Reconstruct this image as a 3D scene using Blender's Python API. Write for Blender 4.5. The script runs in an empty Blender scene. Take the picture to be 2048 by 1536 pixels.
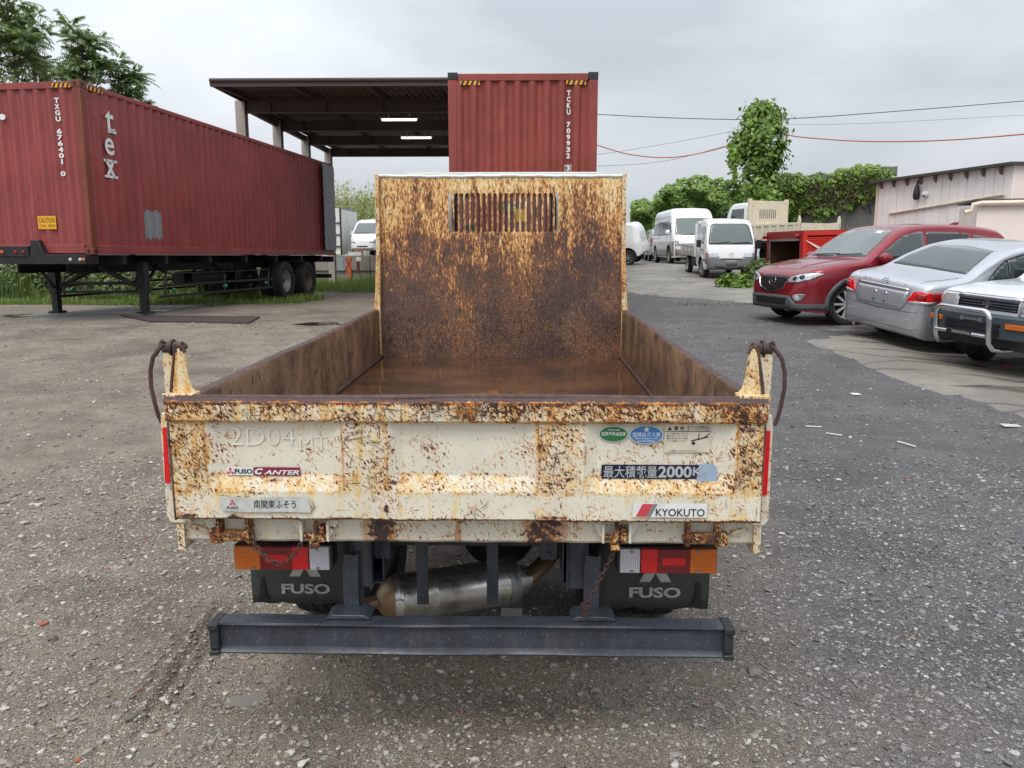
import bpy, bmesh, math, random
import numpy as np
from mathutils import Vector, Matrix
from mathutils.bvhtree import BVHTree

# ------------------------------------------------------------------ camera, sky, sun, exposure
SC = bpy.context.scene
COL = SC.collection
FPX, CAMH, YAW = 1560.0, 1.55, math.radians(1.03)
PITCH = math.atan((768 - 512) / FPX)
cam_data = bpy.data.cameras.new('camera')
cam_data.sensor_width = 36.0
cam_data.lens = 36.0 * FPX / 2048.0
cam_data.clip_start = 0.05
cam_data.clip_end = 3000
cam = bpy.data.objects.new('camera', cam_data)
COL.objects.link(cam)
cam.location = (0, 0, CAMH)
cam.rotation_euler = (math.radians(90) - PITCH, 0, YAW)
SC.camera = cam

SUN_EL, SUN_AZ = math.radians(58), math.radians(200)     # azimuth clockwise from +Y: behind the camera, a little to the side
world = bpy.data.worlds.new('World'); SC.world = world; world.use_nodes = True
wn, wl = world.node_tree.nodes, world.node_tree.links
wn.clear()
w_out = wn.new('ShaderNodeOutputWorld'); w_bg = wn.new('ShaderNodeBackground'); w_bg.inputs['Strength'].default_value = 0.1
w_sky = wn.new('ShaderNodeTexSky'); w_sky.sky_type = 'NISHITA'; w_sky.sun_disc = False
w_sky.sun_elevation = SUN_EL; w_sky.sun_rotation = SUN_AZ; w_sky.air_density = 1.5; w_sky.dust_density = 4.0
w_tc = wn.new('ShaderNodeTexCoord')
w_map = wn.new('ShaderNodeMapping'); w_map.inputs['Scale'].default_value = (1.0, 1.0, 2.6); w_map.inputs['Location'].default_value = (0.75, 0.2, 0.0)
wl.new(w_tc.outputs['Generated'], w_map.inputs['Vector'])
w_n = wn.new('ShaderNodeTexNoise'); w_n.inputs['Scale'].default_value = 1.55; w_n.inputs['Detail'].default_value = 7; w_n.inputs['Roughness'].default_value = 0.46
w_n.inputs['Distortion'].default_value = 0.35
wl.new(w_map.outputs['Vector'], w_n.inputs['Vector'])
w_r = wn.new('ShaderNodeValToRGB')
w_r.color_ramp.elements[0].position = 0.36; w_r.color_ramp.elements[0].color = (3.7, 4.0, 4.42, 1)
w_r.color_ramp.elements[1].position = 0.66; w_r.color_ramp.elements[1].color = (6.5, 6.8, 7.2, 1)
wl.new(w_n.outputs['Fac'], w_r.inputs['Fac'])
# overcast sky grows brighter towards the zenith
w_sep = wn.new('ShaderNodeSeparateXYZ'); wl.new(w_tc.outputs['Generated'], w_sep.inputs[0])
w_m = wn.new('ShaderNodeMapRange'); w_m.inputs['From Min'].default_value = 0.0; w_m.inputs['From Max'].default_value = 1.0
w_m.inputs['To Min'].default_value = 0.85; w_m.inputs['To Max'].default_value = 2.4
wl.new(w_sep.outputs['Z'], w_m.inputs['Value'])
w_mul = wn.new('ShaderNodeVectorMath'); w_mul.operation = 'SCALE'
wl.new(w_r.outputs['Color'], w_mul.inputs[0]); wl.new(w_m.outputs['Result'], w_mul.inputs['Scale'])
w_mix = wn.new('ShaderNodeMixRGB'); w_mix.inputs['Fac'].default_value = 0.93
wl.new(w_sky.outputs['Color'], w_mix.inputs['Color1']); wl.new(w_mul.outputs['Vector'], w_mix.inputs['Color2'])
wl.new(w_mix.outputs['Color'], w_bg.inputs['Color']); wl.new(w_bg.outputs['Background'], w_out.inputs['Surface'])

sun_data = bpy.data.lights.new('sun', 'SUN'); sun_data.energy = 1.5; sun_data.angle = math.radians(35); sun_data.color = (1.0, 0.97, 0.92)
sun = bpy.data.objects.new('sun', sun_data); COL.objects.link(sun)
_sd = Vector((math.sin(SUN_AZ) * math.cos(SUN_EL), math.cos(SUN_AZ) * math.cos(SUN_EL), math.sin(SUN_EL)))
sun.rotation_euler = (-_sd).to_track_quat('-Z', 'Y').to_euler()
sun.location = (0, -10, 30)

SC.view_settings.view_transform = 'Standard'
try: SC.view_settings.look = 'None'
except Exception: pass
SC.view_settings.gamma = 1.0
SC.view_settings.use_curve_mapping = False
SC.view_settings.exposure = 0.42
SC.render.engine = 'CYCLES'
SC.cycles.max_bounces = 6; SC.cycles.diffuse_bounces = 3; SC.cycles.glossy_bounces = 3; SC.cycles.transmission_bounces = 4
SC.cycles.use_denoising = True

# ------------------------------------------------------------------ pixel helpers (a pixel gives a direction; distance comes from ground or a known plane)
_fw = Vector((-math.sin(YAW) * math.cos(PITCH), math.cos(YAW) * math.cos(PITCH), -math.sin(PITCH)))
_rt = Vector((math.cos(YAW), math.sin(YAW), 0)); _up = _rt.cross(_fw)
CAMP = Vector((0, 0, CAMH))
def ray(px, py): return _fw + _rt * ((px - 1024) / FPX) - _up * ((py - 768) / FPX)
def atY(px, py, Y):
    d = ray(px, py); return CAMP + d * (Y / d.y)
def smooth01(t):
    t = np.clip(t, 0, 1); return t * t * (3 - 2 * t)
GA = [(2, 0), (7, .10), (13, .40), (16.5, .40), (23.5, .29), (60, .30)]
GB = [(2, 0), (7, .10), (13, .40), (15.5, .44), (25, .85), (32, 1.22), (60, 1.5)]
def gz(x, y):
    a = np.interp(y, [p[0] for p in GA], [p[1] for p in GA]); b = np.interp(y, [p[0] for p in GB], [p[1] for p in GB])
    t = smooth01((np.asarray(x, float) - 0) / 4.0)
    y = np.asarray(y, float); dip = .13 * smooth01((np.asarray(x, float) - 4.6) / 1.6) * smooth01((y - 6) / 2) * smooth01((12.6 - y) / 1.6)
    return a * (1 - t) + b * t - dip
def gnd(px, py):
    d = ray(px, py); s = 0.5
    for i in range(16000):
        p = CAMP + d * s
        if p.z <= float(gz(p.x, p.y)): return p
        s += 0.005
    return p

# ------------------------------------------------------------------ mesh builder
def lin(c):
    return tuple(((v / 255.0) / 12.92 if v / 255.0 <= 0.04045 else ((v / 255.0 + 0.055) / 1.055) ** 2.4) for v in c)
class MB:
    def __init__(s): s.v = []; s.f = []; s.m = []; s.M = None
    def add(s, vs, fs, m=0, M=None):
        o = len(s.v)
        M = M if M is not None else s.M
        for p in vs:
            p = Vector(p)
            s.v.append(tuple(M @ p) if M is not None else tuple(p))
        for f in fs: s.f.append(tuple(i + o for i in f)); s.m.append(m)
        return s
    def box(s, x0, x1, y0, y1, z0, z1, m=0, M=None):
        vs = [(x, y, z) for z in (z0, z1) for y in (y0, y1) for x in (x0, x1)]
        return s.add(vs, [(0, 2, 3, 1), (4, 5, 7, 6), (0, 1, 5, 4), (2, 6, 7, 3), (0, 4, 6, 2), (1, 3, 7, 5)], m, M)
    def bar(s, p0, p1, w, h, m=0, up=(0, 0, 1)):
        p0, p1 = Vector(p0), Vector(p1); d = (p1 - p0); L = d.length; d.normalize()
        r = d.cross(Vector(up))
        if r.length < 1e-4: r = d.cross(Vector((1, 0, 0)))
        r.normalize(); u = r.cross(d)
        vs = [p + r * a * w / 2 + u * b * h / 2 for p in (p0, p1) for a, b in ((-1, -1), (1, -1), (1, 1), (-1, 1))]
        return s.add(vs, [(0, 1, 2, 3), (7, 6, 5, 4), (0, 4, 5, 1), (1, 5, 6, 2), (2, 6, 7, 3), (3, 7, 4, 0)], m)
    def tube(s, pts, r, n=8, m=0, closed=False):
        pts = [Vector(p) for p in pts]; N = len(pts)
        rs = r if isinstance(r, (list, tuple)) else [r] * N
        vs, fs = [], []
        ref = None
        for i, p in enumerate(pts):
            if closed: t = pts[(i + 1) % N] - pts[i - 1]
            else: t = pts[min(i + 1, N - 1)] - pts[max(i - 1, 0)]
            t.normalize()
            if ref is None:
                ref = Vector((0, 0, 1)) if abs(t.z) < 0.9 else Vector((1, 0, 0))
            a = t.cross(ref); a.normalize(); b = a.cross(t); ref = b.copy() if False else b
            for k in range(n):
                q = 2 * math.pi * k / n
                vs.append(p + a * math.cos(q) * rs[i] + b * math.sin(q) * rs[i])
        for i in range(N if closed else N - 1):
            j = (i + 1) % N
            for k in range(n):
                fs.append((i * n + k, i * n + (k + 1) % n, j * n + (k + 1) % n, j * n + k))
        if not closed: fs += [tuple(range(n))[::-1], tuple((N - 1) * n + k for k in range(n))]
        return s.add(vs, fs, m)
    def cyl(s, p0, p1, r0, r1=None, n=16, m=0): return s.tube([p0, p1], [r0, r0 if r1 is None else r1], n, m)
    def lathe(s, prof, c, axis, n=24, m=0, ms=None):
        # prof: (radius, along-axis)
        c = Vector(c); ax = Vector(axis).normalized(); a = ax.orthogonal().normalized(); b = ax.cross(a)
        N = len(prof); vs = []
        for r, h in prof:
            for k in range(n):
                q = 2 * math.pi * k / n
                vs.append(c + ax * h + (a * math.cos(q) + b * math.sin(q)) * r)
        for i in range(N - 1):
            fs = [(i * n + k, i * n + (k + 1) % n, (i + 1) * n + (k + 1) % n, (i + 1) * n + k) for k in range(n)]
            if i == 0: s_o = len(s.v); s.add(vs, [], m)
            for f in fs: s.f.append(tuple(x + s_o for x in f)); s.m.append(ms[i] if ms else m)
        return s
    def prism(s, poly, plane, a0, a1, m=0):
        # poly in 2D; plane 'xz' -> extruded along y, 'yz' along x, 'xy' along z
        mp = {'xz': lambda p, t: (p[0], t, p[1]), 'yz': lambda p, t: (t, p[0], p[1]), 'xy': lambda p, t: (p[0], p[1], t)}[plane]
        n = len(poly); vs = [mp(p, a0) for p in poly] + [mp(p, a1) for p in poly]
        fs = [tuple(range(n))[::-1], tuple(range(n, 2 * n))] + [(i, (i + 1) % n, n + (i + 1) % n, n + i) for i in range(n)]
        return s.add(vs, fs, m)
    def grid(s, nu, nv, fn, m=0, mf=None):
        o = len(s.v)
        s.add([fn(i, j) for j in range(nv) for i in range(nu)], [], m)
        for j in range(nv - 1):
            for i in range(nu - 1):
                s.f.append((o + j * nu + i, o + j * nu + i + 1, o + (j + 1) * nu + i + 1, o + (j + 1) * nu + i)); s.m.append(mf(i, j) if mf else m)
        return s
    def mesh(s, name, mats, smooth=40, weld=False):
        me = bpy.data.meshes.new(name)
        me.from_pydata([tuple(v) for v in s.v], [], s.f)
        mats = mats if isinstance(mats, (list, tuple)) else [mats]
        for mt in mats: me.materials.append(mt)
        if len(mats) > 1: me.polygons.foreach_set('material_index', s.m)
        bm = bmesh.new(); bm.from_mesh(me)
        if weld: bmesh.ops.remove_doubles(bm, verts=bm.verts, dist=weld if isinstance(weld, float) else 1e-5)
        bmesh.ops.recalc_face_normals(bm, faces=bm.faces); bm.to_mesh(me); bm.free()
        if smooth:
            me.polygons.foreach_set('use_smooth', [True] * len(me.polygons)); me.set_sharp_from_angle(angle=math.radians(smooth))
        me.update()
        return me
    def build(s, name, mats, parent=None, smooth=40, bevel=0, weld=False, loc=None):
        o = bpy.data.objects.new(name, s.mesh(name, mats, smooth, weld)); COL.objects.link(o)
        if parent is not None: o.parent = parent
        if loc is not None: o.location = loc
        if bevel:
            md = o.modifiers.new('bevel', 'BEVEL'); md.width = bevel; md.segments = 2; md.limit_method = 'ANGLE'; md.angle_limit = math.radians(35)
        return o
def mk(name, me, parent=None):
    o = bpy.data.objects.new(name, me); COL.objects.link(o); o.parent = parent; return o
def tag(o, label, cat, group=None, kind=None):
    if label: o['label'] = label
    if cat: o['category'] = cat
    if group: o['group'] = group
    if kind: o['kind'] = kind
    return o
def thing(name, label, cat, loc=(0, 0, 0), rot=(0, 0, 0), group=None):
    o = bpy.data.objects.new(name, None); COL.objects.link(o)
    o.location = loc; o.rotation_euler = rot; o.empty_display_size = 0.2
    return tag(o, label, cat, group)
def copy_tree(o, parent=None):
    c = o.copy(); COL.objects.link(c); c.parent = parent
    for ch in o.children: copy_tree(ch, c)
    return c
def fast_mesh(name, V, Fq, mats, midx=None, smooth=False, k=None):
    """V (n,3) array, Fq (m,k) array of equal-sized faces"""
    V = np.asarray(V, np.float32); Fq = np.asarray(Fq, np.int32)
    me = bpy.data.meshes.new(name); m, k = Fq.shape
    me.vertices.add(len(V)); me.vertices.foreach_set('co', V.ravel())
    me.loops.add(m * k); me.loops.foreach_set('vertex_index', Fq.ravel())
    me.polygons.add(m); me.polygons.foreach_set('loop_start', np.arange(0, m * k, k, dtype=np.int32))
    for mt in (mats if isinstance(mats, (list, tuple)) else [mats]): me.materials.append(mt)
    if midx is not None: me.polygons.foreach_set('material_index', np.asarray(midx, np.int32))
    me.polygons.foreach_set('use_smooth', [bool(smooth)] * m)
    me.update(calc_edges=True); me.validate()
    return me
_tc = {}
def text2d(body, size=1.0, bold=0.0, ax='CENTER', ay='CENTER', space=1.0, shear=0.0, sx=1.0):
    """flat lettering: list of 2D verts and faces"""
    key = (body, size, bold, ax, ay, space, shear, sx)
    if key in _tc: return _tc[key]
    cu = bpy.data.curves.new('lettering', 'FONT'); cu.body = body; cu.size = size; cu.offset = bold; cu.align_x = ax; cu.align_y = ay
    cu.space_character = space; cu.shear = shear; cu.resolution_u = 3; cu.fill_mode = 'BOTH'
    ob = bpy.data.objects.new('lettering', cu); me = ob.to_mesh()
    r = ([(v.co.x * sx, v.co.y) for v in me.vertices], [tuple(p.vertices) for p in me.polygons])
    ob.to_mesh_clear(); bpy.data.objects.remove(ob); bpy.data.curves.remove(cu)
    _tc[key] = r
    return r
def put2d(mb, vf, fn, m=0):
    """place 2D verts/faces with a mapping function"""
    mb.add([fn(x, y) for x, y in vf[0]], vf[1], m)
def ellipse2d(cx, cy, a, b, n=32): return [(cx + a * math.cos(2 * math.pi * k / n), cy + b * math.sin(2 * math.pi * k / n)) for k in range(n)]
def rrect2d(x0, x1, y0, y1, r, n=5):
    P = []
    for cx, cy, a in ((x1 - r, y1 - r, 0), (x0 + r, y1 - r, 90), (x0 + r, y0 + r, 180), (x1 - r, y0 + r, 270)):
        for k in range(n + 1):
            q = math.radians(a + 90 * k / n); P.append((cx + r * math.cos(q), cy + r * math.sin(q)))
    return P
def vnoise(P, scale, seed=0):
    """smooth value noise on an (n,3) array, about -1..1"""
    rng = np.random.RandomState(seed); T = rng.rand(4096) * 2 - 1
    Q = np.asarray(P, float) * scale + 1000.0; I = np.floor(Q).astype(np.int64); Fr = Q - I; Fr = Fr * Fr * (3 - 2 * Fr)
    out = 0
    for dx in (0, 1):
        for dy in (0, 1):
            for dz in (0, 1):
                h = ((I[:, 0] + dx) * 73856093 ^ (I[:, 1] + dy) * 19349663 ^ (I[:, 2] + dz) * 83492791) & 4095
                w = (Fr[:, 0] if dx else 1 - Fr[:, 0]) * (Fr[:, 1] if dy else 1 - Fr[:, 1]) * (Fr[:, 2] if dz else 1 - Fr[:, 2])
                out = out + T[h] * w
    return out
RNG = random.Random(7)
# ------------------------------------------------------------------ procedural materials
class NT:
    def __init__(s, name):
        s.mat = bpy.data.materials.new(name); s.mat.use_nodes = True; t = s.mat.node_tree; s.n, s.l = t.nodes, t.links
        s.n.clear(); s.out = s.n.new('ShaderNodeOutputMaterial'); s._tc = None
    def lk(s, a, b):
        if isinstance(a, bpy.types.NodeSocket): s.l.new(a, b)
        elif a is not None:
            try: b.default_value = a
            except Exception: b.default_value = tuple(a) + (1,) if len(a) == 3 else a
    def tc(s, which='Object'):
        if s._tc is None: s._tc = s.n.new('ShaderNodeTexCoord')
        return s._tc.outputs[which]
    def geo(s, which='Position'):
        return s.n.new('ShaderNodeNewGeometry').outputs[which]
    def map(s, v, scale=(1, 1, 1), loc=(0, 0, 0), rot=(0, 0, 0)):
        m = s.n.new('ShaderNodeMapping'); s.lk(v, m.inputs['Vector']); m.inputs['Scale'].default_value = scale; m.inputs['Location'].default_value = loc
        m.inputs['Rotation'].default_value = rot; return m.outputs[0]
    def mapr(s, v, rot, scale, loc=(0, 0, 0)): return s.map(s.map(v, rot=rot), scale, loc)
    def noise(s, v, scale, detail=4, rough=0.5, dist=0.0):
        m = s.n.new('ShaderNodeTexNoise'); s.lk(v, m.inputs['Vector']); s.lk(scale, m.inputs['Scale']); m.inputs['Detail'].default_value = detail
        m.inputs['Roughness'].default_value = rough; m.inputs['Distortion'].default_value = dist; return m.outputs['Fac']
    def vor(s, v, scale, feature='F1', out='Distance', rnd=1.0):
        m = s.n.new('ShaderNodeTexVoronoi'); m.feature = feature; s.lk(v, m.inputs['Vector']); m.inputs['Scale'].default_value = scale
        m.inputs['Randomness'].default_value = rnd; return m.outputs[out]
    def wave(s, v, scale, dist=0, detail=2, dscale=1, direction='X', profile='SIN'):
        m = s.n.new('ShaderNodeTexWave'); s.lk(v, m.inputs['Vector']); m.inputs['Scale'].default_value = scale; m.inputs['Distortion'].default_value = dist
        m.inputs['Detail'].default_value = detail; m.inputs['Detail Scale'].default_value = dscale; m.bands_direction = direction; m.wave_profile = profile; return m.outputs['Fac']
    def math(s, op, a, b=None, c=None, clamp=False):
        m = s.n.new('ShaderNodeMath'); m.operation = op; m.use_clamp = clamp; s.lk(a, m.inputs[0]); s.lk(b, m.inputs[1])
        if c is not None: s.lk(c, m.inputs[2])
        return m.outputs[0]
    def step(s, v, a, b, clamp=True):
        """smoothstep of v from a (0) to b (1); a may exceed b"""
        m = s.n.new('ShaderNodeMapRange'); m.interpolation_type = 'SMOOTHSTEP'; s.lk(v, m.inputs['Value']); s.lk(a, m.inputs['From Min']); s.lk(b, m.inputs['From Max']); return m.outputs[0]
    def lmap(s, v, a, b, c, d):
        m = s.n.new('ShaderNodeMapRange'); s.lk(v, m.inputs['Value']); s.lk(a, m.inputs['From Min']); s.lk(b, m.inputs['From Max']); s.lk(c, m.inputs['To Min']); s.lk(d, m.inputs['To Max']); return m.outputs[0]
    def mix(s, f, a, b, mode='MIX'):
        m = s.n.new('ShaderNodeMixRGB'); m.blend_type = mode; s.lk(f, m.inputs[0]); s.lk(a, m.inputs[1]); s.lk(b, m.inputs[2]); return m.outputs[0]
    def ramp(s, f, stops):
        m = s.n.new('ShaderNodeValToRGB'); e = m.color_ramp.elements
        while len(e) < len(stops): e.new(0.5)
        for k, (p, c) in enumerate(stops): e[k].position = p; e[k].color = tuple(c) + (1,)
        s.lk(f, m.inputs[0]); return m.outputs[0]
    def sep(s, v):
        m = s.n.new('ShaderNodeSeparateXYZ'); s.lk(v, m.inputs[0]); return m.outputs
    def comb(s, x, y, z):
        m = s.n.new('ShaderNodeCombineXYZ'); s.lk(x, m.inputs[0]); s.lk(y, m.inputs[1]); s.lk(z, m.inputs[2]); return m.outputs[0]
    def attr(s, name):
        m = s.n.new('ShaderNodeAttribute'); m.attribute_name = name; return m.outputs['Fac']
    def bump(s, h, strength=0.3, dist=0.01, nrm=None):
        m = s.n.new('ShaderNodeBump'); s.lk(h, m.inputs['Height']); m.inputs['Strength'].default_value = strength; m.inputs['Distance'].default_value = dist
        if nrm is not None: s.lk(nrm, m.inputs['Normal'])
        return m.outputs[0]
    def done(s, color, rough=0.5, metal=0.0, normal=None, spec=None, coat=None, emis=None, estr=0, trans=None, ior=None, coat_rough=None, alpha=None):
        b = s.n.new('ShaderNodeBsdfPrincipled'); s.lk(color, b.inputs['Base Color']); s.lk(rough, b.inputs['Roughness']); s.lk(metal, b.inputs['Metallic'])
        if normal is not None: s.lk(normal, b.inputs['Normal'])
        if spec is not None: s.lk(spec, b.inputs['Specular IOR Level'])
        if coat is not None: s.lk(coat, b.inputs['Coat Weight']); b.inputs['Coat Roughness'].default_value = coat_rough or 0.03
        if emis is not None: s.lk(emis, b.inputs['Emission Color']); b.inputs['Emission Strength'].default_value = estr
        if trans is not None: s.lk(trans, b.inputs['Transmission Weight'])
        if ior is not None: b.inputs['IOR'].default_value = ior
        if alpha is not None: s.lk(alpha, b.inputs['Alpha'])
        s.l.new(b.outputs[0], s.out.inputs[0]); s.b = b
        return s.mat
M = {}
def plain(name, rgb, rough=0.5, metal=0.0, dirt=0.15, scale=14, bump=0.0, coat=None, spec=None):
    """a paint / plastic / metal with faint blotches and dust so that it is never quite uniform"""
    t = NT(name); c = lin(rgb); v = t.tc()
    n = t.noise(v, scale, 6, 0.6); n2 = t.noise(v, scale * 6, 3, 0.6)
    k = t.step(n, 0.35, 0.75)
    col = t.mix(t.math('MULTIPLY', k, dirt), c, tuple(min(1, x * 0.55 + 0.03) for x in c))
    col = t.mix(t.math('MULTIPLY', t.step(n2, 0.6, 0.8), dirt * 0.6), col, (0.3, 0.27, 0.23))
    r = t.lmap(n, 0.3, 0.7, max(0.02, rough - 0.07), min(1, rough + 0.08))
    nm = t.bump(n2, bump, 0.003) if bump else None
    M[name] = t.done(col, r, metal, nm, coat=coat, spec=spec); return M[name]

# --- the dump body: chipped cream paint over rust. attributes: rust = how much has gone, stain = how yellow it is
def rust_paint(name, rust=0.3, stain=0.3, use_attr=True, cream=(225, 220, 202)):
    t = NT(name); v = t.tc()
    a = t.attr('rust') if use_attr else rust
    sA = t.attr('stain') if use_attr else stain
    base = lin(cream)
    big = t.noise(v, 5.0, 5, 0.6); mid = t.noise(v, 26, 6, 0.62); fine = t.noise(v, 120, 4, 0.6)
    vv = t.map(v, (1, 1, 0.12)); streak = t.noise(vv, 42, 5, 0.6)
    col = t.mix(t.math('MULTIPLY', t.step(big, 0.4, 0.7), 0.6), base, lin((206, 204, 190)))
    # yellow-orange staining, in runs and blotches
    st = t.math('ADD', t.math('MULTIPLY', streak, 0.55), t.math('MULTIPLY', mid, 0.45))
    stm = t.step(st, t.lmap(sA, 0, 1, 0.60, 0.30), t.lmap(sA, 0, 1, 0.72, 0.54))
    col = t.mix(t.math('MULTIPLY', stm, 0.85), col, lin((224, 194, 126)))
    st2 = t.step(st, t.lmap(sA, 0, 1, 0.70, 0.46), t.lmap(sA, 0, 1, 0.80, 0.60))
    col = t.mix(t.math('MULTIPLY', st2, 0.7), col, lin((202, 136, 66)))
    # specks and chips: slanted small nicks
    w1 = t.mapr(v, (0, math.radians(28), 0), (1.0, 1.0, 0.45)); w2 = t.mapr(v, (0, math.radians(62), 0), (1.0, 1.0, 0.55))
    n1 = t.noise(w1, 190, 2, 0.5, .4); n2 = t.noise(w2, 120, 3, 0.6, .5)
    cl = t.math('MULTIPLY', t.math('SUBTRACT', t.noise(v, 11, 4, .6), .5), 0.42)
    dens = t.math('ADD', t.lmap(a, 0, 1, 0.0, 0.26), cl)
    v1 = t.math('ADD', n1, dens); v2 = t.math('ADD', n2, dens)
    halo = t.math('MAXIMUM', t.step(v1, 0.62, 0.76), t.step(v2, 0.63, 0.77))
    col = t.mix(t.math('MULTIPLY', halo, 0.75), col, lin((192, 124, 58)))
    core = t.math('MAXIMUM', t.step(v1, 0.745, 0.775), t.step(v2, 0.75, 0.78))
    col = t.mix(core, col, lin((74, 40, 24)))
    # larger flaked patches with a dark scab
    v3 = t.math('ADD', mid, t.lmap(a, 0, 1, -0.10, 0.20))
    col = t.mix(t.math('MULTIPLY', t.step(v3, 0.66, 0.75), 0.8), col, lin((150, 84, 34)))
    scab = t.step(v3, 0.745, 0.765)
    col = t.mix(scab, col, t.mix(fine, lin((52, 36, 34)), lin((92, 62, 54))))
    gr = t.attr('scab_shade') if use_attr else 0.0  # drives bare rust scabs and the shade painted along tailgate edges
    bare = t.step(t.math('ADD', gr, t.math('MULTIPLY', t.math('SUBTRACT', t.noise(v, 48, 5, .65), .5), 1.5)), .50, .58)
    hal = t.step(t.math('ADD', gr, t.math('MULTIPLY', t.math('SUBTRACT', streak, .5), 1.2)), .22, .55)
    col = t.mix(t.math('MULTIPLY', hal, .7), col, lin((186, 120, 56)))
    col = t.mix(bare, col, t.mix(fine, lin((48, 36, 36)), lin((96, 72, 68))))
    # scratches
    sc1 = t.noise(t.mapr(v, (0, math.radians(38), 0), (9, 9, 0.5)), 12, 2, 0.5, .6)
    sc2 = t.noise(t.mapr(v, (0, math.radians(-48), 0), (9, 9, 0.55)), 11, 2, 0.5, .6)
    scr = t.math('MAXIMUM', t.step(sc1, t.lmap(a, 0, 1, 0.80, 0.70), 0.82), t.step(sc2, t.lmap(a, 0, 1, 0.81, 0.72), 0.83))
    col = t.mix(t.math('MULTIPLY', scr, 0.85), col, lin((70, 46, 34)))
    h = t.math('SUBTRACT', t.math('MULTIPLY', big, 0.3), t.math('MULTIPLY', t.math('MAXIMUM', core, scab), 0.5))
    rg = t.lmap(t.math('MAXIMUM', core, scab), 0, 1, 0.42, 0.75)
    M[name] = t.done(col, rg, 0, t.bump(h, 0.35, 0.004)); return M[name]
rust_paint('rusty_cream')
rust_paint('rusty_bracket', 1.0, 1.0, False, (190, 168, 130))
rust_paint('old_cream', 0.22, 0.35, False, (222, 214, 192))

def rust_brown(name, dark=(70, 50, 44), mid=(104, 72, 50), streaky=.22, sscale=30, wet=0.35, drips=True):
    t = NT(name); v = t.tc()
    vv = t.map(v, (1, 1, streaky)); s1 = t.noise(vv, sscale, 6, 0.62); b = t.noise(v, 3.2, 5, 0.6); f = t.noise(v, 150, 3, 0.6)
    col = t.mix(t.step(t.math('ADD', t.math('MULTIPLY', s1, .6), t.math('MULTIPLY', b, .4)), .38, .64), lin(dark), lin(mid))
    col = t.mix(t.math('MULTIPLY', t.step(f, .58, .8), .45), col, lin((150, 108, 66)))
    if drips:
        d = t.noise(t.map(v, (1, 1, 0.33)), 62, 2, 0.5)
        col = t.mix(t.math('MULTIPLY', t.step(d, .60, .65), .85), col, lin((36, 25, 23)))
        d2 = t.noise(t.map(v, (1, 1, 0.30), (3.1, 2, 1)), 85, 2, 0.5)
        col = t.mix(t.math('MULTIPLY', t.step(d2, .66, .70), .75), col, lin((172, 120, 62)))
    r = t.lmap(b, .3, .7, wet, wet + .25)
    M[name] = t.done(col, r, 0, t.bump(t.math('ADD', s1, t.math('MULTIPLY', f, .4)), .25, .004)); return M[name]
rust_brown('bed_side_inner', (80, 60, 48), (136, 106, 78), .8, 6, wet=.36)
rust_brown('dark_rust', (56, 40, 38), (92, 66, 58), wet=.5, drips=False)
rust_brown('rust_metal', (84, 54, 38), (138, 90, 58), wet=.6, drips=False)
rust_brown('rust_orange', (110, 58, 38), (176, 92, 54), wet=.6, drips=False)

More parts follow.
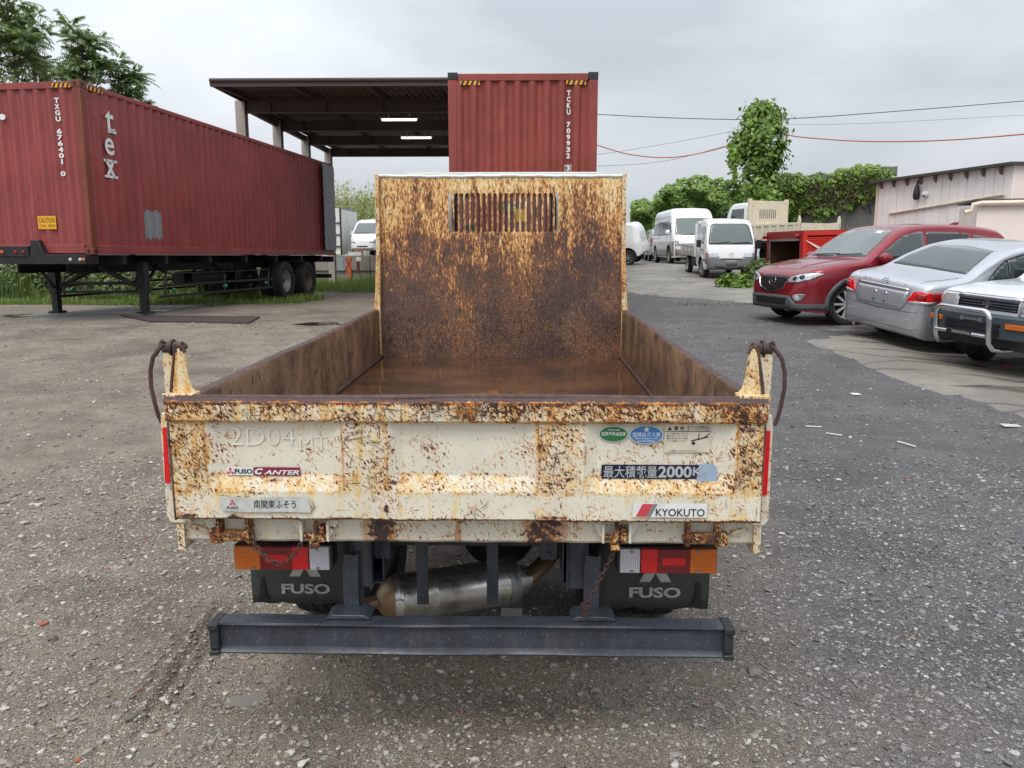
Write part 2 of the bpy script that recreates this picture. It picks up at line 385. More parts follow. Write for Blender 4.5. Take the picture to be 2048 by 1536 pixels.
def headboard_mat():
    # cream/orange runs at the top giving way to bare brown below
    t = NT('headboard_rust'); v = t.tc(); z = t.sep(v)[2]
    vv = t.map(v, (1, 1, 0.13)); s1 = t.noise(vv, 34, 6, 0.68); s2 = t.noise(t.map(v, (1, 1, .2), (5, 1, 2)), 90, 4, 0.65)
    b = t.noise(v, 3.0, 6, 0.65); f = t.noise(v, 95, 4, 0.65); x = t.sep(v)[0]
    up = t.lmap(z, 1.05, 1.98, 0.0, 1.0)
    nA = t.noise(t.map(v, (1, 1, .22)), 24, 5, .65); nB = t.noise(t.map(v, (1, 1, .34)), 105, 4, .68)
    k = t.math('ADD', t.math('ADD', t.math('MULTIPLY', nA, .36), t.math('MULTIPLY', nB, .56)), t.math('MULTIPLY', b, .30))
    bg = t.noise(t.map(v, (1, 1, .6), (7, 3, 1)), 2.4, 4, .6)
    k = t.math('ADD', t.math('ADD', k, t.lmap(up, 0, 1, -0.115, 0.115)), t.math('MULTIPLY', t.math('SUBTRACT', bg, .5), .22))
    br = t.mix(t.step(b, .35, .65), lin((76, 58, 54)), lin((104, 80, 70)))
    br = t.mix(t.math('MULTIPLY', t.step(t.noise(t.map(v, (1, 1, .35)), 60, 2, .5), .62, .67), .85), br, lin((42, 31, 30)))
    br = t.mix(t.math('MULTIPLY', t.step(t.math('ADD', f, t.math('MULTIPLY', t.math('SUBTRACT', bg, .5), .5)), .55, .64), .8), br, lin((140, 98, 62)))
    br = t.mix(t.math('MULTIPLY', t.step(t.math('ADD', t.noise(t.map(v, (1, 1, .5)), 110, 3, .6), t.math('MULTIPLY', t.math('SUBTRACT', b, .5), .4)), .62, .68), .8), br, lin((196, 148, 88)))
    col = t.mix(t.step(k, .555, .60), br, lin((110, 72, 54)))
    col = t.mix(t.step(k, .60, .65), col, lin((170, 112, 64)))
    col = t.mix(t.step(k, .645, .71), col, lin((222, 176, 110)))
    col = t.mix(t.step(k, .71, .79), col, lin((240, 220, 172)))
    # dark scabs and scratches through everything
    sc = t.noise(t.map(v, (1, 1, .3), (1, 4, 2)), 58, 5, .7)
    col = t.mix(t.math('MULTIPLY', t.step(sc, .555, .62), .85), col, lin((70, 46, 36)))
    s3 = t.noise(t.mapr(v, (0, math.radians(48), 0), (8, 8, .6)), 10, 2, .5, .8)
    col = t.mix(t.math('MULTIPLY', t.step(s3, .70, .74), .85), col, lin((50, 34, 28)))
    s4 = t.noise(t.mapr(v, (0, math.radians(-40), 0), (9, 9, .7)), 9, 2, .5, .8)
    col = t.mix(t.math('MULTIPLY', t.step(s4, .71, .75), .8), col, lin((50, 34, 28)))
    wet = t.lmap(z, .85, 1.25, .30, .55)
    M['headboard_rust'] = t.done(col, wet, 0, t.bump(t.math('ADD', s1, f), .22, .004))
headboard_mat()
def bed_floor_mat():
    t = NT('bed_floor_wet'); v = t.tc(); vy = t.map(v, (1, .25, 1))
    b = t.noise(v, 2.2, 6, .6); s = t.noise(vy, 14, 5, .65); p = t.noise(t.map(v, (1, .7, 1), (2, .3, 0)), 1.6, 3, .5)
    col = t.mix(t.step(b, .35, .65), lin((60, 42, 31)), lin((94, 64, 43)))
    col = t.mix(t.math('MULTIPLY', t.step(s, .58, .76), .5), col, lin((132, 90, 52)))
    # bright orange patch mid-floor: a reflection on the wet bed, painted into the colour
    xy = t.sep(v); dx = t.math('MULTIPLY', t.math('SUBTRACT', xy[0], .06), 2.3); dy = t.math('MULTIPLY', t.math('SUBTRACT', xy[1], 1.35), 1.5)
    rr = t.math('ADD', t.math('MULTIPLY', dx, dx), t.math('MULTIPLY', dy, dy))
    col = t.mix(t.math('MULTIPLY', t.step(rr, 1.0, 0.0), t.step(s, .42, .62)), col, lin((196, 116, 44)))
    wet = t.step(p, .34, .50)
    r = t.lmap(wet, 0, 1, .42, .07)
    h = t.math('MULTIPLY', t.math('SUBTRACT', 1.0, wet), s)
    M['bed_floor_wet'] = t.done(col, r, 0, t.bump(h, .15, .004), spec=.6)
bed_floor_mat()
def chassis_mat():
    t = NT('chassis_grey'); v = t.tc(); n = t.noise(v, 9, 6, .65); n2 = t.noise(v, 70, 4, .6); sp = t.step(t.vor(v, 75), .13, .06); st = t.noise(t.map(v, (1, 1, .15)), 30, 4, .6)
    col = t.mix(t.step(n, .35, .7), lin((62, 68, 78)), lin((48, 52, 58))); col = t.mix(t.math('MULTIPLY', t.step(st, .55, .75), .35), col, lin((96, 90, 80)))
    col = t.mix(t.math('MULTIPLY', sp, .75), col, lin((168, 164, 156))); col = t.mix(t.math('MULTIPLY', t.step(n2, .6, .75), .4), col, lin((40, 42, 46)))
    M['chassis_grey'] = t.done(col, t.lmap(n, .3, .7, .36, .55), 0, t.bump(n2, .15, .003))
chassis_mat()
plain('chalk', (236, 233, 220), .7, 0, .5, 30)
plain('chassis_dark', (38, 40, 44), .6, 0, .5, 10, .2)
plain('black_paint', (22, 23, 25), .5, 0, .4, 8)
plain('black_rubber', (28, 28, 29), .75, 0, .5, 12, .2)
plain('black_plastic', (26, 27, 28), .45, 0, .3, 10)
plain('plate_dark', (60, 48, 44), .75, 0, .5, 8)
plain('mudflap', (58, 63, 60), .55, 0, .6, 9, .1)
plain('grey_print', (176, 178, 172), .6, 0, .5, 40)
plain('white_print', (226, 228, 226), .6, 0, .35, 25)
plain('black_print', (30, 30, 32), .6, 0, .2, 25)
plain('cab_white', (214, 216, 212), .35, 0, .2, 6)
plain('cab_grey', (150, 155, 150), .6, 0, .2, 6)
plain('sticker_navy', (26, 34, 56), .4, 0, .25, 20)
plain('sticker_silver', (196, 202, 208), .35, .3, .3, 20)
plain('sticker_blue', (58, 120, 180), .4, 0, .25, 20)
plain('sticker_green', (44, 112, 62), .4, 0, .25, 20)
plain('sticker_cream', (214, 206, 186), .55, 0, .4, 22)
plain('sticker_worn', (200, 202, 198), .5, 0, .9, 30)
plain('sticker_maroon', (134, 34, 66), .4, 0, .2, 20)
plain('sticker_red', (206, 66, 74), .45, 0, .35, 30)
plain('sticker_grey', (122, 128, 128), .45, 0, .35, 30)
plain('tape_blue', (160, 178, 200), .25, 0, .3, 14)
plain('reflector_red', (226, 10, 22), .3, 0, .1, 20, coat=.5)
plain('chrome', (214, 216, 220), .12, 1.0, .15, 8)
plain('alloy', (200, 202, 204), .3, .35, .2, 12)
plain('steel_wheel', (168, 166, 160), .4, .6, .5, 10)
plain('steel_wheel_brown', (112, 98, 84), .6, .3, .6, 10)
plain('galvanised', (150, 154, 156), .4, .8, .3, 8)
plain('lamp_amber', (196, 96, 14), .18, 0, .1, 20, coat=.6)
plain('lamp_red', (140, 8, 18), .15, 0, .1, 20, coat=.6)
plain('lamp_red_bright', (206, 14, 22), .15, 0, .1, 20, coat=.6)
plain('lamp_clear', (196, 198, 200), .14, .25, .2, 20, coat=.6)
plain('lamp_green', (20, 130, 84), .3, 0, .2, 20)
plain('concrete', (150, 146, 138), .8, 0, .6, 3, .25)
plain('yellow_sticker', (226, 164, 32), .5, 0, .15, 12)
plain('grey_patch', (128, 132, 134), .5, 0, .2, 8)
plain('grey_door', (138, 144, 152), .5, 0, .4, 5)
plain('dull_green', (40, 90, 70), .6)
def lens_mat(name, rgb, cell=160):
    t = NT(name); v = t.tc(); s = t.sep(v)
    gx = t.math('ABSOLUTE', t.math('SUBTRACT', t.math('FRACT', t.math('MULTIPLY', s[0], cell)), .5)); gzz = t.math('ABSOLUTE', t.math('SUBTRACT', t.math('FRACT', t.math('MULTIPLY', s[2], cell)), .5))
    h = t.math('MAXIMUM', gx, gzz); c = lin(rgb)
    col = t.mix(t.step(h, .34, .5), c, tuple(x * .35 for x in c))
    M[name] = t.done(col, .15, 0, t.bump(h, .5, .002), coat=.7)
lens_mat('lens_amber', (222, 112, 16)); lens_mat('lens_red', (128, 6, 18)); lens_mat('lens_red_hot', (222, 16, 26)); lens_mat('lens_clear', (206, 204, 214))
def muffler_mat():
    t = NT('muffler_steel'); v = t.tc(); n = t.noise(v, 9, 5, .6); n2 = t.noise(t.map(v, (.2, 1, 1)), 60, 3, .6)
    col = t.mix(t.step(n, .5, .75), (.66, .65, .63), (.36, .31, .26)); M['muffler_steel'] = t.done(col, t.lmap(n2, .3, .7, .22, .42), .9)
muffler_mat()
def heat_mat():
    t = NT('heat_brown'); v = t.tc(); n = t.noise(v, 14, 5, .6)
    M['heat_brown'] = t.done(t.mix(n, (.16, .10, .06), (.42, .29, .18)), .4, .5, t.bump(n, .2, .003))
heat_mat()
def glass_mat(name, tint, rough=.03, spec=.7):
    t = NT(name); v = t.tc(); n = t.noise(v, 3, 3, .5)
    M[name] = t.done(t.mix(n, tint, tuple(x * 1.25 for x in tint)), rough, 0, spec=spec, coat=.5)
glass_mat('car_glass', (.045, .058, .055)); glass_mat('dark_glass', (.008, .010, .011)); glass_mat('pale_glass', (.10, .125, .12))  # pale_glass: sky reflection and lit interior put into the base colour
def clear_glass():
    t = NT('clear_glass'); a = t.n.new('ShaderNodeBsdfTransparent'); a.inputs[0].default_value = (.66, .72, .71, 1); g = t.n.new('ShaderNodeBsdfGlossy'); g.inputs['Roughness'].default_value = .02
    m = t.n.new('ShaderNodeMixShader'); m.inputs[0].default_value = .09; t.l.new(a.outputs[0], m.inputs[1]); t.l.new(g.outputs[0], m.inputs[2]); t.l.new(m.outputs[0], t.out.inputs[0]); M['clear_glass'] = t.mat
clear_glass()
def car_paint(name, rgb, metal=.35, rough=.28, dirt=.12):
    t = NT(name); v = t.tc(); c = lin(rgb); fl = t.noise(v, 900, 1, .5); n = t.noise(v, 4, 6, .6); s = t.sep(v)
    col = t.mix(t.math('MULTIPLY', fl, .25), c, tuple(min(1, x * 1.5 + .02) for x in c))
    low = t.math('MULTIPLY', t.step(t.math('ADD', s[2], t.math('MULTIPLY', n, .3)), .75, .3), .45)
    col = t.mix(t.math('ADD', t.math('MULTIPLY', t.step(n, .45, .75), dirt), t.math('MULTIPLY', low, dirt * 3), clamp=True), col, (.20, .18, .15))
    spots = t.step(t.vor(v, 55), .12, .05)
    M[name] = t.done(col, t.lmap(n, .3, .7, rough - .05, rough + .08), metal, t.bump(spots, .12, .002), coat=.8, coat_rough=.05)
car_paint('paint_red', (134, 22, 36), .4, .3); car_paint('paint_silver', (186, 189, 194), .65, .3); car_paint('paint_white', (226, 227, 226), 0, .35)
car_paint('paint_champagne', (158, 150, 138), .5, .32); car_paint('paint_greysilver', (170, 176, 182), .6, .3)

# --- shipping container paint: faded maroon with runs, scrapes and rust at edges
def container_paint(name, rgb, rust=.3):
    t = NT(name); v = t.tc(); c = lin(rgb)
    b = t.noise(v, .9, 5, .6); m = t.noise(v, 9, 6, .65); vv = t.map(v, (1, 1, .05)); s1 = t.noise(vv, 16, 4, .6); s2 = t.noise(t.map(v, (1, 1, .035), (4, 2, 7)), 42, 2, .5)
    col = t.mix(t.step(b, .35, .65), c, tuple(x * .78 for x in c))
    col = t.mix(t.math('MULTIPLY', t.step(s1, .55, .75), .4), col, lin(tuple(min(255, x * 1.22 + 16) for x in rgb)))
    col = t.mix(t.math('MULTIPLY', t.step(m, .52, .72), .3), col, lin((84, 34, 34)))
    col = t.mix(t.math('MULTIPLY', t.step(s2, .73, .77), .7), col, lin((172, 118, 96)))
    r2 = t.math('ADD', t.math('MULTIPLY', m, .6), t.math('MULTIPLY', s1, .4))
    col = t.mix(t.step(r2, .68 - rust * .12, .76 - rust * .12), col, lin((110, 58, 34)))
    M[name] = t.done(col, t.lmap(m, .3, .7, .42, .6), 0, t.bump(t.noise(v, 1.6, 4, .5), .25, .02)); return M[name]
container_paint('container_red', (148, 68, 66), .2); container_paint('container_red_dull', (144, 63, 53), .3); container_paint('container_rust', (124, 60, 42), 1.0)

# --- ground
def ground_mat():
    t = NT('gravel_yard'); v = t.geo('Position'); s = t.sep(v)
    big = t.noise(v, .35, 5, .6); med = t.noise(v, 2.2, 6, .65); fine = t.noise(v, 38, 6, .7); grit = t.noise(v, 160, 3, .7)
    # brown dirt on one side, grey crushed stone on the other
    k = t.step(t.math('ADD', s[0], t.math('ADD', t.math('MULTIPLY', t.math('SUBTRACT', big, .5), 3.0), t.math('MULTIPLY', t.math('SUBTRACT', med, .5), 1.6))), .1, 2.0)
    dirt = t.mix(t.step(med, .35, .68), lin((146, 133, 117)), lin((172, 159, 142)))
    dirt = t.mix(t.math('MULTIPLY', t.step(fine, .45, .7), .5), dirt, lin((106, 96, 86)))
    stone = t.mix(t.step(med, .35, .68), lin((102, 102, 104)), lin((124, 123, 123)))
    stone = t.mix(t.math('MULTIPLY', t.step(fine, .45, .7), .55), stone, lin((80, 80, 82)))
    col = t.mix(k, dirt, stone)
    # small grit: cells with their own grey
    vc = t.n.new('ShaderNodeTexVoronoi'); t.lk(v, vc.inputs['Vector']); vc.inputs['Scale'].default_value = 70
    cell = t.sep(vc.outputs['Color']); d = vc.outputs['Distance']
    pick = t.step(cell[0], t.lmap(k, 0, 1, .70, .58), t.lmap(k, 0, 1, .74, .62))
    inside = t.step(d, .46, .34)
    gcol = t.ramp(cell[1], [(0, lin((104, 100, 94))), (.5, lin((146, 142, 136))), (.85, lin((190, 188, 182))), (1, lin((136, 106, 90)))])
    col = t.mix(t.math('MULTIPLY', t.math('MULTIPLY', pick, inside), .85), col, gcol)
    vc2 = t.n.new('ShaderNodeTexVoronoi'); t.lk(v, vc2.inputs['Vector']); vc2.inputs['Scale'].default_value = 24
    cell2 = t.sep(vc2.outputs['Color']); d2 = vc2.outputs['Distance']
    pick2 = t.math('MULTIPLY', t.step(cell2[0], .80, .84), t.step(d2, .40, .30))
    col = t.mix(t.math('MULTIPLY', pick2, .85), col, t.mix(cell2[1], lin((130, 126, 120)), lin((204, 202, 196))))
    vc3 = t.n.new('ShaderNodeTexVoronoi'); t.lk(v, vc3.inputs['Vector']); vc3.inputs['Scale'].default_value = 190
    cell3 = t.sep(vc3.outputs['Color']); d3 = vc3.outputs['Distance']
    col = t.mix(t.math('MULTIPLY', t.step(d3, .5, .3), .5), col, t.ramp(cell3[0], [(0, lin((72, 65, 58))), (.4, lin((122, 113, 103))), (.8, lin((158, 150, 140))), (1, lin((204, 198, 188)))]))
    wet = t.math('MAXIMUM', t.step(t.noise(v, .8, 5, .65), .46, .62), t.math('MULTIPLY', t.step(t.noise(t.map(v, (1, 1, 1), (5, 3, 0)), 2.6, 5, .65), .52, .66), .7))
    col = t.mix(t.math('MULTIPLY', wet, .38), col, lin((66, 60, 54)))
    h = t.math('ADD', t.math('ADD', t.math('MULTIPLY', fine, .9), t.math('MULTIPLY', grit, .35)), t.math('MULTIPLY', t.math('MULTIPLY', pick, inside), .5))
    h = t.math('ADD', t.math('ADD', h, t.math('MULTIPLY', pick2, .8)), t.math('MULTIPLY', t.step(d3, .6, .1), .5))
    M['gravel_yard'] = t.done(col, t.lmap(wet, 0, 1, .85, .52), 0, t.bump(h, .9, .02), spec=.35)
ground_mat()
def stone_mat():
    t = NT('stones'); r = t.geo('Random Per Island'); v = t.geo('Position'); n = t.noise(v, 90, 4, .6); x = t.sep(v)[0]
    k = t.step(t.math('ADD', x, t.math('MULTIPLY', t.math('SUBTRACT', t.noise(v, .6, 3, .5), .5), 2.5)), -.2, 1.8)
    c1 = t.ramp(r, [(0, lin((98, 91, 83))), (.35, lin((132, 123, 113))), (.68, lin((154, 146, 136))), (.86, lin((174, 168, 160))), (.95, lin((196, 192, 184))), (.965, lin((160, 128, 98))), (.985, lin((118, 122, 128))), (1, lin((142, 92, 74)))])
    c2 = t.ramp(r, [(0, lin((76, 76, 78))), (.35, lin((100, 100, 102))), (.68, lin((122, 122, 122))), (.86, lin((150, 149, 147))), (.955, lin((190, 188, 184))), (.97, lin((140, 122, 104))), (1, lin((110, 114, 122)))])
    col = t.mix(k, c1, c2)
    col = t.mix(t.math('MULTIPLY', t.step(n, .45, .7), .45), col, lin((92, 85, 77)))
    M['stones'] = t.done(col, .55, 0, t.bump(n, .3, .004), spec=.45)
stone_mat()
def slab_mat(name, a, b, wetness=.5, stain=(60, 54, 47)):
    t = NT(name); v = t.geo('Position'); n = t.noise(v, .9, 7, .65); f = t.noise(v, 30, 5, .65); l = t.noise(t.map(v, (.4, 2.2, 1), rot=(0, 0, math.radians(-12))), 1.4, 6, .62)
    cr = t.vor(t.map(v, (1, 1, .01)), .55, 'DISTANCE_TO_EDGE')
    col = t.mix(t.step(n, .35, .65), lin(a), lin(b)); col = t.mix(t.math('MULTIPLY', t.step(f, .5, .7), .35), col, lin(stain))
    w = t.step(l, .52, .64); col = t.mix(t.math('MULTIPLY', w, .6), col, lin(stain))
    crk = t.step(t.math('ADD', cr, t.math('MULTIPLY', t.math('SUBTRACT', f, .5), .05)), .012, .004); col = t.mix(t.math('MULTIPLY', crk, .7), col, lin((58, 52, 44)))
    M[name] = t.done(col, t.lmap(w, 0, 1, .7, .70 - wetness), 0, t.bump(t.math('ADD', f, t.math('MULTIPLY', n, .5)), .35, .008), spec=.45)
slab_mat('concrete_slab', (114, 109, 101), (134, 129, 120), .5); slab_mat('wet_concrete', (124, 120, 112), (146, 142, 134), .5); slab_mat('mud', (104, 92, 80), (124, 112, 98), .45)
def puddle_mat():
    t = NT('puddle_water'); v = t.geo('Position'); n = t.noise(v, 5, 3, .5)
    M['puddle_water'] = t.done(t.mix(n, lin((96, 87, 77)), lin((112, 102, 91))), .06, 0, t.bump(t.noise(v, 40, 2, .5), .06, .002), spec=.5)
puddle_mat()
# --- plants: each leaf its own shade
def leaf_mat(name, cols, trans=.25, rough=.5):
    t = NT(name); r = t.geo('Random Per Island'); v = t.geo('Position'); n = t.noise(v, .9, 3, .5)
    col = t.ramp(t.math('ADD', t.math('MULTIPLY', r, .75), t.math('MULTIPLY', n, .3)), [(k / (len(cols) - 1), lin(c)) for k, c in enumerate(cols)])
    b = t.n.new('ShaderNodeBsdfPrincipled'); t.lk(col, b.inputs['Base Color']); b.inputs['Roughness'].default_value = rough
    tr = t.n.new('ShaderNodeBsdfTranslucent'); t.lk(t.mix(.5, col, lin((150, 180, 40))), tr.inputs[0])
    m = t.n.new('ShaderNodeMixShader'); m.inputs[0].default_value = trans; t.l.new(b.outputs[0], m.inputs[1]); t.l.new(tr.outputs[0], m.inputs[2]); t.l.new(m.outputs[0], t.out.inputs[0]); M[name] = t.mat
leaf_mat('leaf_vine', [(52, 78, 32), (84, 114, 44), (118, 150, 60), (156, 178, 84)]); leaf_mat('leaf_tree', [(58, 78, 58), (82, 106, 72), (110, 130, 84), (136, 140, 94)], .3)
leaf_mat('leaf_grass', [(54, 78, 32), (80, 106, 44), (108, 132, 58), (136, 142, 78)], .2); leaf_mat('leaf_weed', [(44, 62, 32), (66, 88, 42), (94, 112, 56), (120, 118, 76)], .2)
leaf_mat('leaf_dead', [(52, 40, 30), (74, 58, 42), (92, 76, 54)], .1); leaf_mat('leaf_bamboo', [(98, 112, 50), (128, 140, 70), (152, 158, 92), (170, 166, 108)], .3)
plain('bark', (84, 74, 64), .9, 0, .6, 20, .5)
# ------------------------------------------------------------------ ground sheet
def soft(c, r, x, y): return np.exp(-(((x - c[0]) / r[0]) ** 2 + ((y - c[1]) / r[1]) ** 2))
PUDDLES = [((-.67, 1.93), (.10, .05), 2.0), ((-.86, 1.72), (.10, .04), 1.6), ((-.99, 1.60), (.06, .06), 1.1), ((-.50, 1.78), (.05, .03), .8)]
_pc = [(gnd(505, 1392), .10, .05), (gnd(535, 1350), .05, .02), (gnd(380, 1470), .07, .03), (gnd(295, 1505), .06, .03)]
T0_, T1_ = gnd(435, 1215), gnd(285, 1450)
def relief(x, y):
    P = np.stack([x, y, 0 * x], 1)
    near = np.clip(1.2 - np.abs(y - 3) / 6, 0, 1)
    z = .012 * np.clip(2 - np.abs(y - 3) / 8, .2, 1) * vnoise(P, .9, 31) + .008 * vnoise(P, 3.7, 32) * near + .005 * vnoise(P, 11, 33) * near + .0035 * vnoise(P, 27, 34) * near
    for c, a, b in _pc: z = z - .016 * soft((c.x, c.y), (a * 1.2, b * 1.5), x, y)
    # churned mud and tyre grooves beside the bumper
    d = Vector((T1_.x - T0_.x, T1_.y - T0_.y)); L = d.length; d /= L
    u = (x - T0_.x) * d.x + (y - T0_.y) * d.y; v = -(x - T0_.x) * d.y + (y - T0_.y) * d.x
    inr = smooth01((u + .1) / .2) * smooth01((L + .15 - u) / .3)
    for off, am in ((-.07, .010), (0, .020), (.065, .011), (.13, .006)): z = z - am * inr * (1 + .4 * vnoise(P, 9, 38)) * np.exp(-((v - off - .006 * vnoise(P, 4, 39)) / .013) ** 2) - .5 * am * inr * np.exp(-((np.abs(v - off) - .028) / .012) ** 2) * -1
    mud = np.exp(-(((x + .62) / .75) ** 2 + ((y - 1.75) / .42) ** 2)); z = z + .006 * inr * np.exp(-(v / .12) ** 2) * vnoise(P, 20, 35) + mud * (.014 * vnoise(P, 9, 36) + .010 * vnoise(P, 24, 37) + .006 * vnoise(P, 48, 40))
    return z
def axis(spec):
    out = []
    for a, b, st in spec: out += list(np.arange(a, b, st))
    return np.array(out + [spec[-1][1]])
gx = axis([(-400, -60, 40), (-60, -20, 4), (-20, -6, .6), (-6, -3, .10), (-3, -1.4, .028), (-1.4, .1, .014), (.1, 3.2, .028), (3.2, 7, .10), (7, 20, .6), (20, 60, 4), (60, 400, 40)])
gy = axis([(-30, -2, 2), (-2, .9, .2), (.9, 2.4, .014), (2.4, 4.6, .028), (4.6, 9, .06), (9, 26, .35), (26, 60, 1.5), (60, 700, 60)])
X, Y = np.meshgrid(gx, gy); x, y = X.ravel(), Y.ravel()
flat = np.clip(1 - (np.abs(x) - 12) / 10, 0, 1) * np.clip(1 - (y - 26) / 12, 0, 1)
Z = gz(x, y) + relief(x, y) * flat
nx, ny = len(gx), len(gy); I = np.arange(nx * ny).reshape(ny, nx)
Fq = np.stack([I[:-1, :-1].ravel(), I[:-1, 1:].ravel(), I[1:, 1:].ravel(), I[1:, :-1].ravel()], 1)
GROUND = tag(mk('ground', fast_mesh('ground', np.stack([x, y, Z], 1), Fq, M['gravel_yard'], smooth=True)), 'gravel and dirt yard, brown on one side and grey on the other', None, None, 'structure')
def gzr(x, y):
    x = np.atleast_1d(np.asarray(x, float)); y = np.atleast_1d(np.asarray(y, float))
    return gz(x, y) + relief(x, y) * np.clip(1 - (np.abs(x) - 12) / 10, 0, 1) * np.clip(1 - (y - 26) / 12, 0, 1)
for k, (c, a, b) in enumerate(_pc):
    mb = MB(); n = 26; zc = float(gz(c.x, c.y)) + float(relief(np.array([c.x]), np.array([c.y]))[0])
    xx = np.linspace(c.x - 1.6 * a, c.x + 1.6 * a, 15); zl_ = np.sort(gzr(xx, np.full(15, c.y))); lev = max(zc + .002, float(zl_[6]))
    mb.add([(c.x + 1.7 * a * math.cos(2 * math.pi * q / n), c.y + 1.8 * b * math.sin(2 * math.pi * q / n), lev) for q in range(n)], [tuple(range(n))]); tag(mb.build('puddle', M['puddle_water'], None, 0), None, None, None, 'structure')
# loose stones, far too many to count
def stones(name, n, region, smin, smax, seed, octa=False):
    rs = np.random.RandomState(seed)
    x = rs.uniform(region[0], region[1], n); y = region[2] + (region[3] - region[2]) * rs.rand(n) ** 1.35
    cl = vnoise(np.stack([x, y, 0 * x], 1), 1.4, seed + 5) + .6 * vnoise(np.stack([x, y, 0 * x], 1), 4, seed + 6)
    keep = cl + rs.rand(n) * 1.6 > .2
    keep &= ~((np.abs(x + .172) < .9) & (y > 2.6) & (y < 7.2) & (rs.rand(n) < .5))
    x, y = x[keep], y[keep]; n = len(x); s = smin + (smax - smin) * rs.rand(n) ** 3.2
    ico = bmesh.new(); bmesh.ops.create_icosphere(ico, subdivisions=1, radius=1); V0 = np.array([v.co[:] for v in ico.verts]); F0 = np.array([[v.index for v in f.verts] for f in ico.faces]); ico.free()
    if octa: V0 = np.array([(1, 0, 0), (0, 1, 0), (-1, 0, 0), (0, -1, 0), (0, 0, 1.0)]); F0 = np.array([[0, 1, 4], [1, 2, 4], [2, 3, 4], [3, 0, 4]])
    k = len(V0); V = np.repeat(V0[None], n, 0) * (1 + .7 * (rs.rand(n, k, 1) - .5)) + .25 * (rs.rand(n, k, 3) - .5)
    V *= (rs.uniform(.65, 1.35, (n, 1, 3)) * np.array([1, 1, .5])); a = rs.rand(n) * 6.28; ca, sa = np.cos(a)[:, None], np.sin(a)[:, None]
    tx, ty = V[:, :, 0] * ca - V[:, :, 1] * sa, V[:, :, 0] * sa + V[:, :, 1] * ca; tl = rs.uniform(-.25, .25, (n, 1))
    V = np.stack([tx, ty, V[:, :, 2] + tl * tx], 2) * s[:, None, None]
    V += np.stack([x, y, gzr(x, y) + s * .18], 1)[:, None, :]
    Fa = (F0[None] + (np.arange(n) * k)[:, None, None]).reshape(-1, 3)
    return tag(mk(name, fast_mesh(name, V.reshape(-1, 3), Fa, M['stones'])), 'loose grey gravel scattered over the yard', 'gravel', None, 'stuff')
stones('gravel', 30000, (-3.4, 3.6, .95, 5.6), .0045, .014, 1)
stones('gravel', 12000, (-9, 6, 4.5, 14), .006, .020, 2)
stones('gravel', 3600, (-3.2, 3.4, .95, 5.6), .008, .017, 4)
stones('gravel', 450, (-3.2, 3.2, 1.0, 5.5), .012, .024, 3)
stones('gravel', 170000, (-3.0, 3.3, .95, 5.0), .0022, .0085, 11, True)
# ------------------------------------------------------------------ the dump truck seen from behind
TRUCK_POS = Vector((-0.167, 2.1, 0.0)); TRUCK_PITCH = math.radians(1.1)
_TRI = (Matrix.Translation(TRUCK_POS) @ Matrix.Rotation(TRUCK_PITCH, 4, 'X')).inverted()
def TL(px, py, y):
    """point of the truck's own space on its plane y, under a pixel"""
    c = _TRI @ CAMP; d = _TRI.to_3x3() @ ray(px, py); return c + d * ((y - c.y) / d.y)
def set_rust(o, fn):
    me = o.data; n = len(me.vertices); co = np.empty(n * 3, np.float32); me.vertices.foreach_get('co', co); co = co.reshape(-1, 3)
    res = fn(co); r, s = res[0], res[1]; g = res[2] if len(res) > 2 else np.zeros(n)
    for nm, a in (('rust', r), ('stain', s), ('scab_shade', g)):
        at = me.attributes.new(nm, 'FLOAT', 'POINT'); at.data.foreach_set('value', np.broadcast_to(np.asarray(a, np.float32), (n,)).copy())
    return o
def const_rust(o, r, s): return set_rust(o, lambda co: (np.full(len(co), r), np.full(len(co), s)))
def plate_with_holes(outline, holes, t, fn):
    """2D plate with openings, thickness t; fn maps (u, v, depth) to a point"""
    cu = bpy.data.curves.new('plate', 'CURVE'); cu.dimensions = '2D'; cu.fill_mode = 'BOTH'; cu.extrude = t / 2
    for P in [outline] + holes:
        sp = cu.splines.new('POLY'); sp.points.add(len(P) - 1); sp.use_cyclic_u = True
        for q, p in zip(sp.points, P): q.co = (p[0], p[1], 0, 1)
    ob = bpy.data.objects.new('plate', cu); me = ob.to_mesh(); mb = MB()
    mb.add([fn(v.co.x, v.co.y, v.co.z) for v in me.vertices], [tuple(p.vertices) for p in me.polygons])
    ob.to_mesh_clear(); bpy.data.objects.remove(ob); bpy.data.curves.remove(cu)
    return mb
def chain_links(mb, pts, step=.016, r=.0019):
    """links along a polyline, each turned a quarter from the last"""
    pts = [Vector(p) for p in pts]; L = [0]
    for a, b in zip(pts, pts[1:]): L.append(L[-1] + (b - a).length)
    s, k = 0.0, 0
    while s < L[-1]:
        i = max(j for j in range(len(L) - 1) if L[j] <= s + 1e-9); f = (s - L[i]) / (L[i + 1] - L[i]); p = pts[i].lerp(pts[i + 1], f); d = (pts[i + 1] - pts[i]).normalized()
        a = d.cross(Vector((0, 1, 0))).normalized(); b = d.cross(a)
        w = a if k % 2 else b
        ring = [p + d * (.0125 * math.cos(q)) + w * (.006 * math.sin(q)) for q in [2 * math.pi * j / 8 for j in range(8)]]
        mb.tube(ring, r, 5, 0, closed=True); s += step; k += 1

TRK = thing('dump_truck', 'rusty cream dump truck with its empty open bed and tailgate towards the viewer', 'truck', TRUCK_POS, (TRUCK_PITCH, 0, 0))
TW = 0.819
TZ0, TZB, TZP, TZR, TZ1 = TL(932, 1044, .0).z, TL(932, 985, .0).z, TL(932, 951, .018).z, TL(932, 848, -.014).z, TL(932, 795, -.008).z - .004

